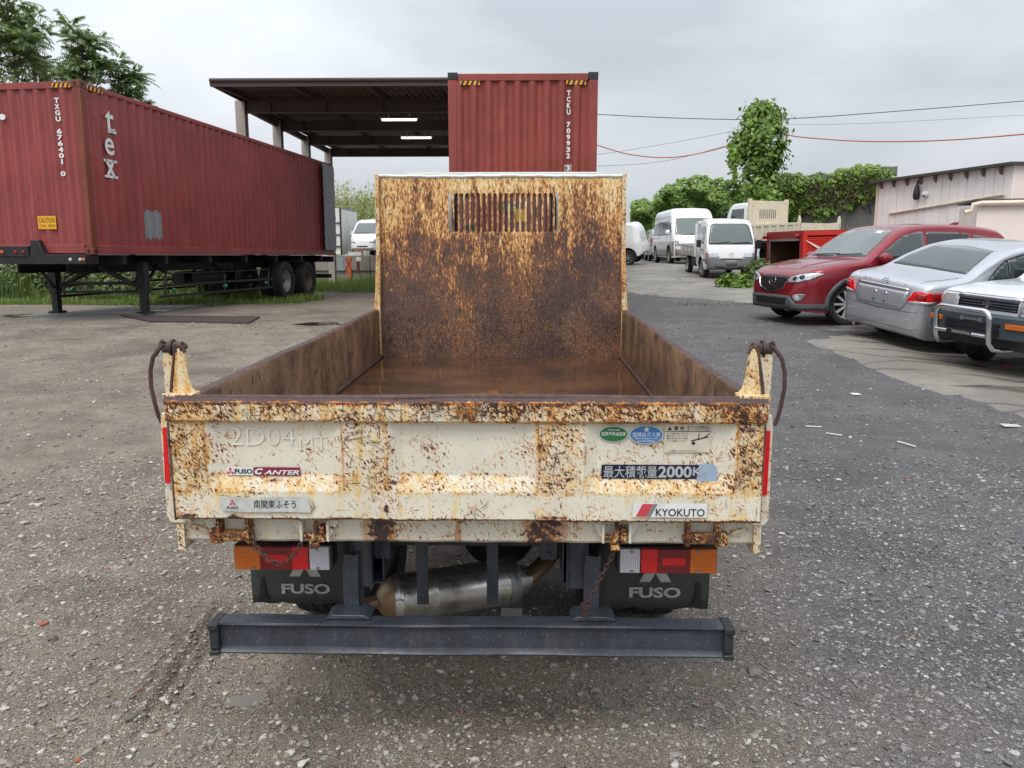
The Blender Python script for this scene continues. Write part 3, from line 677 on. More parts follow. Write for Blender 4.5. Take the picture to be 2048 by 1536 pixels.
# tailgate: a pressed sheet - rail, ribs, recessed panels, lower beam
def tailgate():
    RX = lambda px: TL(px, 920, 0).x
    ribs = [(-TW, RX(412)), (RX(685), RX(775)), (RX(1077), RX(1168)), (RX(1475), TW)]; DP = .018
    ch = .035
    xs = sorted(set([round(x + e, 4) for a, b in ribs for x in (a, b) for e in (-.004, 0, .004) if abs(x + e) <= TW] + [round(x, 4) for a, b in ribs for x in (max(-TW, a - ch), min(TW, b + ch))] + [round(float(q), 4) for q in np.linspace(-TW, TW, 99)]))
    zl = sorted([TZ0, TZ0 + .006, TZB - .004, TZB, TZB + .004, TZP - .004, TZP, TZP + .004, TZR - .014, TZR - .006, TZR, TZR + .004, TZR + .008, TZ1 - .010, TZ1 - .004, TZ1] + [z for z in np.arange(TZ0 + .012, TZ1 - .012, .0145) if min(abs(z - q) for q in (TZB, TZP, TZR)) > .011])
    def depth(x, z):
        dr = min([max(0, a - x, x - b) for a, b in ribs])            # distance to a rib
        px_ = min(1, dr / ch)
        if z >= TZR - 1e-6:
            t = z - TZR
            return -.004 - .010 * min(1, t / .006) if z < TZ1 - .0101 else -.014 + (z - TZ1 + .010) * 1.2
        pz = min(1, max(0, (z - TZB) / (TZP - TZB))); pt = min(1, max(0, (TZR - z) / .010))
        d = DP * px_ * pz * pt
        if z < TZ0 + .005: d += .005
        return d
    P = np.array([(x, 0, z) for z in zl for x in xs]); n1 = vnoise(P, 6, 3); n2 = vnoise(P, 22, 4)
    mb = MB(); nx = len(xs)
    mb.grid(nx, len(zl), lambda i, j: (xs[i] + .0025 * n2[j * nx + i], depth(xs[i], zl[j]) + .0022 * n1[j * nx + i] + .0008 * n2[j * nx + i], zl[j] + (.003 * n1[j * nx + i] if zl[j] > TZ1 - .005 or zl[j] < TZ0 + .01 else 0)))
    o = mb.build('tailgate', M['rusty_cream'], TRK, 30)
    def fn(co):
        x, z = co[:, 0], co[:, 2]; r = np.full(len(co), .22); s = np.full(len(co), .22)
        nz = vnoise(co, 4.0, 9); nf = vnoise(co, 11, 10)
        rail = z > TZR - .002; r[rail] = .58 + .12 * (x[rail] > 0); s[rail] = .85
        r[z > TZ1 - .012] = 1.25
        rib = np.zeros(len(co), bool)
        for a, b in ribs: rib |= (x > a - .004) & (x < b + .004)
        m = rib & (z < TZR - .002) & (z > TZB - .012); r[m] = .52; s[m] = .62
        m2 = (z < TZP + .012) & (z > TZB - .012); r[m2] = .46; s[m2] = .75
        m3 = z <= TZB - .012; r[m3] = .20; s[m3] = .40
        r[z < TZ0 + .008] = .80
        pan = (~rib) & (z <= TZR - .002) & (z >= TZP + .012)
        # panels are chipped more towards the middle, little near the top
        zc = (TZP + TZR) / 2 - .01
        r[pan] = .16 + .30 * np.clip(1 - np.abs(z[pan] - zc) / .06, 0, 1) * (np.abs(((x[pan] + .55) % .55) - .27) < .2)
        s[pan] = .10 + .16 * (r[pan] > .25)
        r[pan & (z > TZR - .03)] = .03
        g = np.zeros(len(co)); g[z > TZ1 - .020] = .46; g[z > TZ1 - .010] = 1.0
        for a, b in ribs:  # thin dark lines at rib edges and under the rail: painted crease shade
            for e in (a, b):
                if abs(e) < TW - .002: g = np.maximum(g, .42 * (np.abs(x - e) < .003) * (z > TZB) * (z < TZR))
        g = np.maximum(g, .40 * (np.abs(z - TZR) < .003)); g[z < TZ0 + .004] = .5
        def blob(px, py, w, h, k):
            q = TL(px, py, .0); return k * np.exp(-((x - q.x) / w) ** 2 - ((z - q.z) / h) ** 2)
        for B in ((790, 966, .035, .011, .75), (545, 966, .03, .008, .8), (598, 968, .012, .008, .75), (690, 905, .008, .05, .7), (1170, 905, .008, .05, .55), (1082, 905, .007, .06, .65), (410, 905, .008, .045, .6), (372, 1030, .05, .010, .85), (470, 1034, .03, .006, .7), (772, 1018, .013, .016, .8), (945, 1020, .012, .018, .75), (1110, 1036, .05, .008, .8), (690, 1038, .06, .007, .75), (930, 820, .03, .03, .55), (1140, 990, .014, .012, .7), (905, 992, .035, .004, .8), (348, 905, .006, .05, .7), (1225, 838, .02, .01, .7), (1470, 815, .03, .012, .6), (640, 838, .1, .004, .65), (1330, 842, .12, .004, .65), (1478, 950, .006, .03, .6), (1310, 1030, .03, .006, .6)): g = np.maximum(g, blob(*B))
        return r + .13 * nz + .08 * nf, s + .2 * nz, g
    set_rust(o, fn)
    md = o.modifiers.new('solid', 'SOLIDIFY'); md.thickness = .004; md.offset = -1
    return o
TG = tailgate()
# rolled top edge, worn bare, and the inner skin
mb = MB(); mb.tube([(x, .012 + .002 * math.sin(x * 9), TZ1 - .002 + .0025 * math.sin(x * 5 + 1)) for x in np.linspace(-.79, .79, 40)], .010, 10)
mb.build('top_lip', M['dark_rust'], TG)
mb = MB(); mb.box(-TW, TW, .058, .064, TZ0, TZ1 - .008); mb.box(-TW, -TW + .005, .0, .06, TZ0, TZ1 - .006); mb.box(TW - .005, TW, .0, .06, TZ0, TZ1 - .006)
mb.build('inner_skin', M['bed_side_inner'], TG)
# stickers and lettering on the tailgate
def on_gate(y): return lambda px, py: TL(px, py, y)
def sticker(name, label, shapes, mats):
    """shapes: (2D verts, faces, material index, y); everything already in truck space x/z"""
    mb = MB()
    for vs, fs, m, y in shapes: mb.add([(x, y, z) for x, z in vs], fs, m)
    o = mb.build(name, mats, TG, 0)
    if label: o['label'] = label
    return o
def poly(P, m, y): return (P, [tuple(range(len(P)))], m, y)
def rect(x0, x1, z0, z1, m, y): return poly([(x0, z0), (x1, z0), (x1, z1), (x0, z1)], m, y)
def txt(body, x0, x1, z0, z1, m, y, bold=0.0, shear=0.0, space=1.0):
    """lettering stretched to fill a box"""
    vs, fs = text2d(body, 1.0, bold, 'LEFT', 'BOTTOM', space, shear)
    ax = [v[0] for v in vs]; ay = [v[1] for v in vs]; sx = (x1 - x0) / (max(ax) - min(ax)); sz = (z1 - z0) / (max(ay) - min(ay))
    return ([(x0 + (a - min(ax)) * sx, z0 + (b - min(ay)) * sz) for a, b in vs], fs, m, y)
def bx(px0, py0, px1, py1, y):
    a, b = TL(px0, py0, y), TL(px1, py1, y); return a.x, b.x, b.z, a.z
YP = .013   # just proud of the recessed panels
def diamonds(cx, cz, s, m, y):
    out = []
    for a in (90, 210, 330):
        d = Vector((math.cos(math.radians(a)), math.sin(math.radians(a)))); l = Vector((math.cos(math.radians(a + 30)), math.sin(math.radians(a + 30)))); r = Vector((math.cos(math.radians(a - 30)), math.sin(math.radians(a - 30))))
        P = [(0, 0), tuple(l * s), tuple((l + r) * s), tuple(r * s)]
        out.append(poly([(cx + p[0], cz + p[1]) for p in P], m, y))
    return out
# load plate: white-on-navy
x0, x1, z0, z1 = bx(1203, 929, 1425, 958, YP)
sticker('load_sticker', 'navy strip lettered with the maximum load', [(rrect2d(x0, x1, z0, z1, .006), [tuple(range(24))], 0, YP),
    txt('最大積載量', x0 + .006, x0 + (x1 - x0) * .50, z0 + .003, z1 - .003, 1, YP - .0024, .004), txt('2000', x0 + (x1 - x0) * .51, x0 + (x1 - x0) * .81, z0 + .004, z1 - .003, 1, YP - .0024, .03), txt('Kg', x0 + (x1 - x0) * .82, x0 + (x1 - x0) * .95, z0 + .002, z1 - .006, 1, YP - .0024, .02)], [M['sticker_navy'], M['sticker_silver']])
x0, x1, z0, z1 = bx(1394, 926, 1434, 968, YP)
sticker('tape_patch', 'crumpled pale blue clear tape over the end of the load strip', [poly([(x0, z0 + .01), (x0 + .012, z0 + .0), (x1, z0 + .004), (x1 - .002, z1 - .012), (x1 - .02, z1), (x0 + .006, z1 - .004)], 0, YP - .0006)], [M['tape_blue'], M['white_print']])
# ovals
for px0, py0, px1, py1, mt, t1, t2, lab in ((1198, 852, 1256, 884, 'sticker_green', '平成27年度', '燃費基準達成車', 'green oval fuel economy sticker'), (1259, 851, 1326, 888, 'sticker_blue', '★', '低排出ガス車', 'blue oval low emission sticker')):
    x0, x1, z0, z1 = bx(px0, py0, px1, py1, YP); cx, cz, a, b = (x0 + x1) / 2, (z0 + z1) / 2, (x1 - x0) / 2, (z1 - z0) / 2
    sh = [poly(ellipse2d(cx, cz, a, b), 1, YP), poly(ellipse2d(cx, cz, a * .95, b * .92), 0, YP - .001), txt(t2, cx - a * .82, cx + a * .82, cz - b * .22, cz + b * .30, 1, YP - .002, .004)]
    if t1 == '★':
        sh.append(poly([(cx + (.36 if k % 2 == 0 else .15) * b * math.cos(math.radians(90 + 36 * k)), cz + b * .60 + (.36 if k % 2 == 0 else .15) * b * math.sin(math.radians(90 + 36 * k))) for k in range(10)], 1, YP - .002))
        sh.append(txt('平成17年排出ガス基準', cx - a * .7, cx + a * .7, cz - b * .48, cz - b * .30, 1, YP - .002, .01)); sh.append(txt('国土交通大臣認定車', cx - a * .5, cx + a * .5, cz - b * .76, cz - b * .58, 1, YP - .002, .01))
    else: sh.append(txt(t1, cx - a * .4, cx + a * .4, cz + b * .42, cz + b * .66, 1, YP - .002, .01))
    sticker('oval_sticker', lab, sh, [M[mt], M['white_print']])
# warning label with its little drawing
x0, x1, z0, z1 = bx(1330, 850, 1420, 905, YP); w, h = x1 - x0, z1 - z0
sh = [rect(x0, x1, z0, z1, 0, YP), rect(x0, x1, z1 - h * .24, z1 - h * .22, 1, YP - .001), rect(x0 + w * .5, x0 + w * .51, z1 - h * .24, z1, 1, YP - .001), txt('警 告', x0 + w * .2, x0 + w * .42, z1 - h * .19, z1 - h * .05, 1, YP - .001, .01),
      poly([(x0 + w * .06, z1 - h * .19), (x0 + w * .15, z1 - h * .19), (x0 + w * .105, z1 - h * .05)], 1, YP - .001), txt('ゲートの開閉時は', x0 + w * .54, x0 + w * .96, z1 - h * .12, z1 - h * .03, 1, YP - .001), txt('アオリに注意', x0 + w * .64, x0 + w * .96, z1 - h * .21, z1 - h * .13, 1, YP - .001)]
for k, tx in enumerate(('ゲートを開く前に、ボデーが', '確実に降下、ゲートロック', '解除のまま走行すると危険', 'なことを確認してください')): sh.append(txt(tx, x0 + w * .04, x0 + w * .5, z1 - h * (.34 + .09 * k), z1 - h * (.27 + .09 * k), 1, YP - .001))
sh.append(txt('この銘板は、はがさないでください', x0 + w * .1, x0 + w * .7, z0 + h * .03, z0 + h * .1, 1, YP - .001))
sh += [poly([(x0 + w * .58, z0 + h * .40), (x0 + w * .95, z0 + h * .56), (x0 + w * .95, z0 + h * .60), (x0 + w * .58, z0 + h * .45)], 1, YP - .001), poly(ellipse2d(x0 + w * .63, z0 + h * .34, w * .04, h * .06, 12), 1, YP - .001), poly([(x0 + w * .72, z0 + h * .5), (x0 + w * .74, z0 + h * .5), (x0 + w * .76, z0 + h * .7), (x0 + w * .74, z0 + h * .7)], 1, YP - .001), poly([(x0 + w * .84, z0 + h * .56), (x0 + w * .97, z0 + h * .70), (x0 + w * .98, z0 + h * .68), (x0 + w * .85, z0 + h * .54)], 1, YP - .001)]
sticker('warning_sticker', 'worn cream warning label with a small line drawing', sh, [M['sticker_cream'], M['black_print']])
# maker plates
x0, x1, z0, z1 = bx(452, 934, 601, 951, YP); w, h = x1 - x0, z1 - z0
sticker('model_sticker', 'maroon and white model name plate', diamonds(x0 + h * .5, z0 + h * .45, h * .33, 2, YP - .001) + [rect(x0, x0 + w * .36, z0, z1, 1, YP), txt('FUSO', x0 + w * .115, x0 + w * .355, z0 + h * .20, z0 + h * .78, 3, YP - .001, .03), (rrect2d(x0 + w * .37, x1, z0 - h * .02, z1, .002), [tuple(range(24))], 0, YP), txt('C', x0 + w * .385, x0 + w * .50, z0 + h * .12, z0 + h * .88, 1, YP - .001, .05, .3), txt('ANTER', x0 + w * .505, x1 - w * .015, z0 + h * .12, z0 + h * .66, 1, YP - .001, .03, .3)], [M['sticker_maroon'], M['white_print'], M['sticker_red'], M['black_print']])
x0, x1, z0, z1 = bx(440, 993, 622, 1025, -.0055); w, h = x1 - x0, z1 - z0
sticker('dealer_sticker', 'torn silver dealer label with black lettering', [poly([(x0, z0 + h * .1), (x0 + w * .3, z0), (x0 + w * .7, z0 + h * .05), (x1, z0), (x1 - w * .02, z1), (x0 + w * .55, z1 - h * .04), (x0 + w * .42, z1 - h * .18), (x0 + w * .2, z1 - h * .02), (x0, z1)], 0, -.0065), txt('南関東ふそう', x0 + w * .37, x0 + w * .84, z0 + h * .26, z0 + h * .80, 1, -.0075, .003), txt('FUSO', x0 + w * .07, x0 + w * .20, z0 + h * .2, z0 + h * .38, 1, -.0075, .02)] + diamonds(x0 + w * .135, z0 + h * .6, h * .14, 2, -.0075), [M['sticker_worn'], M['black_print'], M['sticker_red']])
x0, x1, z0, z1 = bx(1266, 1006, 1413, 1035, -.0055); w, h = x1 - x0, z1 - z0
sticker('maker_sticker', 'white body maker label with a slanted red and grey mark', [rect(x0, x1, z0, z1, 0, -.0065), poly([(x0 + w * .04, z0 + h * .05), (x0 + w * .18, z0 + h * .05), (x0 + w * .27, z1 - h * .05), (x0 + w * .13, z1 - h * .05)], 1, -.0075), poly([(x0 + w * .18, z0 + h * .05), (x0 + w * .24, z0 + h * .05), (x0 + w * .33, z1 - h * .05), (x0 + w * .27, z1 - h * .05)], 2, -.0075), txt('KYOKUTO', x0 + w * .31, x1 - w * .03, z0 + h * .08, z0 + h * .62, 3, -.0075, .01)], [M['white_print'], M['sticker_red'], M['sticker_grey'], M['black_print']])
x0, x1, z0, z1 = bx(458, 855, 590, 891, YP); x2, x3, z2, z3 = bx(597, 873, 655, 902, YP)
sticker('chalk_marking', 'faint white chalk characters on the upper panel', [txt('2D04', x0, x1, z0, z1, 0, YP + .0016, -.012), txt('MT', x2, x3, z2, z3, 0, YP + .0016, -.012)], [M['chalk']])

def scratches(n, x0, x1, z0, z1, y, seed, lmin, lmax):
    rs = random.Random(seed); mb = MB()
    for k in range(n):
        cx, cz = rs.uniform(x0, x1), rs.uniform(z0, z1); a = rs.choice([rs.gauss(.9, .35), rs.gauss(2.3, .4), rs.gauss(1.57, .2), rs.gauss(.1, .15)]); L = rs.uniform(lmin, lmax) * (1 if rs.random() < .85 else 1.8); bend = rs.uniform(-.6, .6); w = rs.uniform(.0005, .0014); P = []
        for q in range(6): t = q / 5 - .5; aa = a + bend * t; P.append((min(max(cx + L * t * math.cos(aa), x0), x1), min(max(cz + L * t * math.sin(aa), z0), z1)))
        V = []
        for q, (u, v) in enumerate(P):
            e = w * (1 - abs(q / 5 - .5) * 1.6); V += [(u - e * math.sin(a), y, v + e * math.cos(a)), (u + e * math.sin(a), y, v - e * math.cos(a))]
        mb.add(V, [(2 * q, 2 * q + 2, 2 * q + 3, 2 * q + 1) for q in range(5)])
    o = mb.build('scratches', M['scratch_brown'], TG, 0); o['kind'] = 'stuff'
plain('scratch_brown', (62, 40, 30), .8, 0, .4, 40)
scratches(230, -.815, .815, TZR + .010, TZ1 - .006, -.0185, 3, .012, .05)
scratches(60, -.10, .12, TZR + .010, TZ1 - .006, -.0187, 13, .015, .05)
for xa, xb in ((-.82, -.72), (-.33, -.22), (.20, .32), (.745, .82)): scratches(36, xa, xb, TZB + .01, TZR - .01, -.0042, int(xa * 100) + 200, .01, .05)
scratches(60, -.815, .815, TZ0 + .008, TZB - .008, -.0042, 7, .008, .035)

# bed: floor, sides, corner pillars
mb = MB(); mb.grid(30, 46, lambda i, j: (-.80 + 1.6 * i / 29, .06 + 3.04 * j / 45, .825 + .003 * math.sin(i * .9) * math.sin(j * .5)))
mb.box(-.82, .82, .07, 3.10, .74, .80)
mb.build('bed_floor', M['bed_floor_wet'], TRK, 60)
for s in (-1, 1):
    mb = MB(); nl = 60
    prof = [(.800, .826, 1), (.800, 1.128, 1), (.806, 1.140, 2), (.822, 1.146, 2), (.836, 1.143, 3), (.846, 1.134, 3), (.846, 1.09, 0), (.838, 1.085, 0), (.838, .90, 0), (.850, .88, 0), (.850, .80, 0), (.800, .80, 0)]
    ys = np.linspace(.10, 3.06, nl); wob = [.0025 * math.sin(y * 3.1 + s) + .001 * math.sin(y * 8) for y in ys]
    mb.grid(len(prof), nl, lambda i, j: (s * (prof[i][0] + (wob[j] if i < 9 else 0)), ys[j], prof[i][1] + (wob[j] * .6 if 2 <= i <= 5 else 0)), mf=lambda i, j: prof[i][2])
    o = mb.build('side_gate', [M['rusty_cream'], M['bed_side_inner'], M['dark_rust'], M['rust_orange']], TRK, 35); const_rust(o, .35, .5)
    mb = MB()
    for y in (.55, 1.15, 1.75, 2.35, 2.8):
        mb = MB(); mb.box(s * .846 if s > 0 else s * .862, s * .862 if s > 0 else s * .846, y - .05, y + .05, .80, 1.085); const_rust(mb.build('side_rib', M['rusty_cream'], TRK, 30, .004), .35, .4)
    mb = MB(); mb.cyl((s * .793, .1, .833), (s * .793, 3.08, .833), .010, n=8); mb.build('weld_bead', M['dark_rust'], TRK)
    # rear corner pillar with its red reflector
    E = [(320, 850), (334, 1046), (325, 855), (332, 855), (340, 966), (330, 966)] if s < 0 else [(1547, 850), (1537, 1052), (1541, 862), (1529, 862), (1522, 990), (1534, 990)]
    pt, pb = TL(*E[0], .045), TL(*E[1], .045)
    mb = MB(); mb.prism([(s * .79, pb.z), (pb.x - s * .012, pb.z), (pb.x, pb.z + .015), (pt.x, pt.z - .02), (pt.x - s * .004, 1.115), (s * .79, 1.115)], 'xz', .045, .105)
    o = mb.build('corner_pillar', M['rusty_cream'], TRK, 30, .003); const_rust(o, .3, .45)
    mb = MB(); rp = [TL(*e, .041) for e in E[2:]]; mb.prism([(p_.x, p_.z) for p_ in rp], 'xz', .0405, .0445); mb.build('reflector', M['reflector_red'], o)
    # upright stub post, top hinge gusset, pivot and drop handle
    mb = MB(); mb.box(min(s * .800, s * .845), max(s * .800, s * .845), .06, .12, 1.09, 1.288)
    o = mb.build('hinge_post', M['rusty_cream'], TRK, 30, .003); const_rust(o, .34, .6)
    mb = MB()
    prof = [(.742, TZ1), (.808, TZ1), (.803, 1.22), (.795, 1.285), (.790, 1.300), (.782, 1.306), (.774, 1.300), (.770, 1.285), (.764, 1.22), (.757, 1.192), (.748, 1.182)]
    mb.prism([(s * a, b) for a, b in prof], 'xz', .030, .038)
    o = mb.build('hinge_gusset', M['rusty_cream'], TRK, 30, .002); const_rust(o, .40, .8)
    mb2 = MB(); mb2.tube([(s * a, .033, b) for a, b in ((.816, TZ1 + .004), (.809, 1.22), (.796, 1.287), (.790, 1.302), (.782, 1.307), (.774, 1.302), (.769, 1.288))], .0048, 8); mb2.build('worn_edge', M['dark_rust'], o)
    mb2 = MB(); mb2.box(min(s * .745, s * .829), max(s * .745, s * .829), .005, .06, TZ1 - .004, TZ1 + .008); const_rust(mb2.build('foot_plate', M['rusty_cream'], o, 30, .002), .45, .85)
    mb = MB(); mb.cyl((s * .79, .07, 1.297), (s * .842, .07, 1.297), .017, n=16); mb.cyl((s * .814, .07, 1.297), (s * .821, .07, 1.297), .024, n=16)
    mb.cyl((s * .80, .05, 1.297), (s * .80, .10, 1.297), .012, n=10)
    mb.cyl((s * .846, .06, 1.306), (s * .838, .06, 1.318), .007, n=8)
    mb.build('pivot', M['dark_rust'], TRK)
    path = [(.835, .06, 1.308), (.848, .055, 1.297), (.866, .05, 1.272), (.876, .05, 1.235), (.878, .05, 1.19), (.871, .05, 1.14), (.864, .05, 1.105), (.858, .052, 1.085)]
    mb = MB(); mb.tube([(s * a, b, c) for a, b, c in path], [.0085, .0065, .006, .0058, .0058, .0058, .0055, .005], 8)
    mb.build('drop_handle', M['dark_rust'], TRK)

# rear sill with hinges, latch hooks, chains
SZ = TL(932, 1086, .07).z
mb = MB()
mb.grid(100, 4, lambda i, j: (-.828 + 1.656 * i / 99, [.075, .066, .066, .078][j] + .002 * math.sin(i * .7), [TZ0 + .005, TZ0 - .001, SZ + .010, SZ][j]))
mb.box(-.828, .828, .08, .20, SZ + .003, .80)
o = mb.build('rear_sill', M['rusty_cream'], TRK, 30)
set_rust(o, lambda co: (.20 + .28 * np.clip(vnoise(co, 3.2, 21), 0, 1) + .2 * np.exp(-((co[:, 0] + .25) / .09) ** 2) + .22 * np.exp(-((co[:, 0] - .22) / .1) ** 2), (.25 + .3 * vnoise(co, 3, 22)), .72 * np.exp(-((co[:, 0] + .25) / .055) ** 2) + .68 * np.exp(-((co[:, 0] - .22) / .09) ** 2) + .5 * np.exp(-((co[:, 0] + .02) / .02) ** 2)))
SILL = o
for s in (-1, 1):
    mb = MB(); mb.box(min(s * .818, s * .838), max(s * .818, s * .838), .05, .12, SZ - .018, .80); mb.tube([(s * .80, .062, .775), (s * .785, .055, .778), (s * .76, .056, .766), (s * .755, .06, .762)], .007, 6)
    const_rust(mb.build('end_hook', M['rusty_cream'], SILL, 30), .5, .6)
for cx, s in ((TL(471, 1060, .05).x, -1), (TL(1404, 1060, .05).x, 1)):
    mb = MB()
    for a in (-.042, .042): mb.prism([(.10, .815), (.03, .812), (.024, .775), (.026, .75), (.04, SZ + .004), (.10, SZ + .004)], 'yz', cx + a - .006, cx + a + .006)
    mb.cyl((cx - .056, .045, .756), (cx + .056, .045, .756), .010, n=12); mb.cyl((cx - .036, .045, .756), (cx + .036, .045, .756), .017, n=16)
    mb.box(cx + s * .058 - .012, cx + s * .058 + .012, .032, .058, .736, .776)
    mb.build('hinge_bracket', M['rusty_bracket'], SILL, 35, .002)
for cx, s in ((TL(632, 1060, .05).x, -1), (TL(1232, 1060, .05).x, 1)):
    mb = MB()
    for a in (-.038, .038):
        mb = MB(); mb.prism([(cx + a - .004, .805), (cx + a + .004, .805), (cx + a + .004, .742), (cx + a - .004, .745)], 'xz', .03, .075)
        mb.prism([(cx + a, .803), (cx + a + .03 * (1 if a > 0 else -1), .803), (cx + a + .012 * (1 if a > 0 else -1), .766), (cx + a, .750)], 'xz', .045, .053); const_rust(mb.build('hook_bracket', M['rusty_cream'], SILL, 35, .002), .15, .35)
    mb = MB(); mb.tube([(cx + .002, .05, .80), (cx + .004, .035, .775), (cx - .002, .03, .758), (cx - .012, .035, .740)], .007, 8); mb.box(cx + .012, cx + .028, .03, .06, .742, .79)
    mb.cyl((cx - .036, .045, .757), (cx + .036, .045, .757), .009, n=10); mb.box(cx - .016, cx + .010, .025, .052, .724, .740)
    mb.build('latch_hook', M['rusty_bracket'], SILL, 35, .002)
mb = MB(); P = [TL(px, py, .03) for px, py in ((500, 1072), (516, 1098), (535, 1117), (560, 1130), (580, 1118), (596, 1098), (606, 1082))]; chain_links(mb, P); mb.build('safety_chain', M['dark_rust'], SILL, 60)
mb = MB(); P = [TL(px, py, .05) for px, py in ((1238, 1086), (1215, 1130), (1190, 1178), (1172, 1212))]; chain_links(mb, P); e = P[-1]
mb.cyl(e, e + Vector((-.004, 0, -.035)), .010, n=10); mb.cyl(e + Vector((0, 0, -.004)), e + Vector((0, 0, .006)), .016, n=12)
mb.build('safety_chain', M['dark_rust'], SILL, 60)

# headboard with its slotted window guard
slx0, slx1 = TL(901, 425, 3.1).x, TL(1113, 425, 3.1).x; slz0, slz1 = TL(1000, 464, 3.1).z, TL(1000, 386, 3.1).z
holes = []
for k in range(20):
    cx = slx0 + (slx1 - slx0) * k / 19; w = .0115; P = []
    for q in range(9): a = math.pi * q / 8; P.append((cx + w * math.cos(a), slz1 - w + w * math.sin(a)))
    for q in range(9): a = math.pi + math.pi * q / 8; P.append((cx + w * math.cos(a), slz0 + w + w * math.sin(a)))
    holes.append(P)
mb = plate_with_holes([(-.803, .81), (.803, .81), (.80, 1.15), (.793, 1.5), (.790, 1.995), (-.790, 1.995), (-.793, 1.5), (-.80, 1.15)], holes, .004, lambda u, v, d: (u, 3.10 + d, v))
HB = mb.build('headboard', M['headboard_rust'], TRK, 0)
for s in (-1, 1):
    mb = MB(); q = [(.780, 2.005), (.805, 2.01), (.808, 1.55), (.824, 1.25), (.838, 1.10), (.838, .82), (.796, .82), (.794, 1.15), (.784, 1.5)]
    mb.prism([(s * a, b) for a, b in q], 'xz', 3.055, 3.095)
    o = mb.build('side_flange', M['rusty_cream'], HB, 30, .003); const_rust(o, .5, 1.0)
mb = MB(); mb.tube([(x, 3.10, 1.998 + .0016 * math.sin(x * 7 + 1) + .0015 * math.sin(x * 31) + .001 * math.sin(x * 83)) for x in np.linspace(-.793, .793, 70)], .011, 8); mb.build('top_edge', M['cab_white'], HB)  # white: worn edge, with the sky reflection on wet metal painted in
mb = MB()
for x in (-.55, 0, .55): mb.box(x - .03, x + .03, 3.105, 3.16, .80, 1.60)
mb.box(-.79, .79, 3.105, 3.14, 1.95, 1.99); const_rust(mb.build('back_stiffener', M['rusty_cream'], HB, 30), .2, .3)

# cab, hollow, with glazed rear window and windscreen
CAB = mb = None
wz0, wz1 = TL(1000, 467, 3.3).z, TL(1000, 383, 3.3).z; wx0, wx1 = TL(910, 425, 3.3).x, TL(1106, 425, 3.3).x
win = rrect2d(wx0, wx1, wz0, wz1, .06)
mb = plate_with_holes([(-.83, .62), (.83, .62), (.83, 1.75), (.74, 2.03), (-.74, 2.03), (-.83, 1.75)], [win], .02, lambda u, v, d: (u, 3.31 + d, v))
front = plate_with_holes([(-.83, .55), (.83, .55), (.83, 1.75), (.74, 2.10), (-.74, 2.10), (-.83, 1.75)], [rrect2d(-.72, .72, 1.22, 2.06, .08)], .03, lambda u, v, d: (u, 4.86 + d - max(0, v - 1.2) * .18, v))
mb.add(front.v, front.f)
sides = [(3.30, .62), (3.30, 1.75), (4.78, 1.75), (4.86, 1.2), (4.86, .55)]
for s in (-1, 1): mb.prism(sides, 'yz', s * .815, s * .835)
mb.prism([(-.74, 2.09), (.74, 2.09), (.83, 1.75), (.815, 1.74), (.73, 2.075), (-.73, 2.075), (-.815, 1.74), (-.83, 1.75)], 'xz', 3.9, 4.70); mb.prism([(-.74, 2.03), (.74, 2.03), (.83, 1.75), (.815, 1.74), (.73, 2.015), (-.73, 2.015), (-.815, 1.74), (-.83, 1.75)], 'xz', 3.32, 3.9)
mb.box(-.82, .82, 3.32, 4.84, .60, .64)
CAB = mb.build('cab', M['cab_white'], TRK, 30)
mb = MB(); ring = [Vector((p[0], 3.298, p[1])) for p in rrect2d(wx0 - .004, wx1 + .004, wz0 - .004, wz1 + .004, .064)]; mb.tube(ring, .020, 6, closed=True); mb.build('window_seal', M['black_rubber'], CAB)
mb = MB(); mb.add([(p[0], 3.31, p[1]) for p in win], [tuple(range(len(win)))]); mb.build('rear_window', M['clear_glass'], CAB, 0)
mb = MB(); P = rrect2d(-.72, .72, 1.22, 2.06, .08); mb.add([(p[0], 4.86 - max(0, p[1] - 1.2) * .18, p[1]) for p in P], [tuple(range(len(P)))]); mb.build('windscreen', M['clear_glass'], CAB, 0)
for px, py in ((935, 392), (935, 455), (946, 455)):
    p = TL(px, py, 3.305); mb = MB(); mb.box(p.x - .014, p.x + .014, 3.300, 3.302, p.z - .016, p.z + .016); mb.build('window_sticker', M['dull_green'], CAB, 0)
mb = MB(); mb.box(-.78, .78, 4.45, 4.80, 1.0, 1.20); mb.box(-.05, .05, 4.66, 4.70, 1.62, 1.68); mb.build('dashboard', M['black_plastic'], CAB, 30, .02)
mb = MB()
for x0, x1 in ((-.72, -.24), (-.2, .2), (.24, .72)): mb.box(x0, x1, 3.42, 3.9, .85, 1.0); mb.box(x0, x1, 3.36, 3.46, .95, 1.48)
mb.build('seat', M['black_plastic'], CAB, 30, .03)

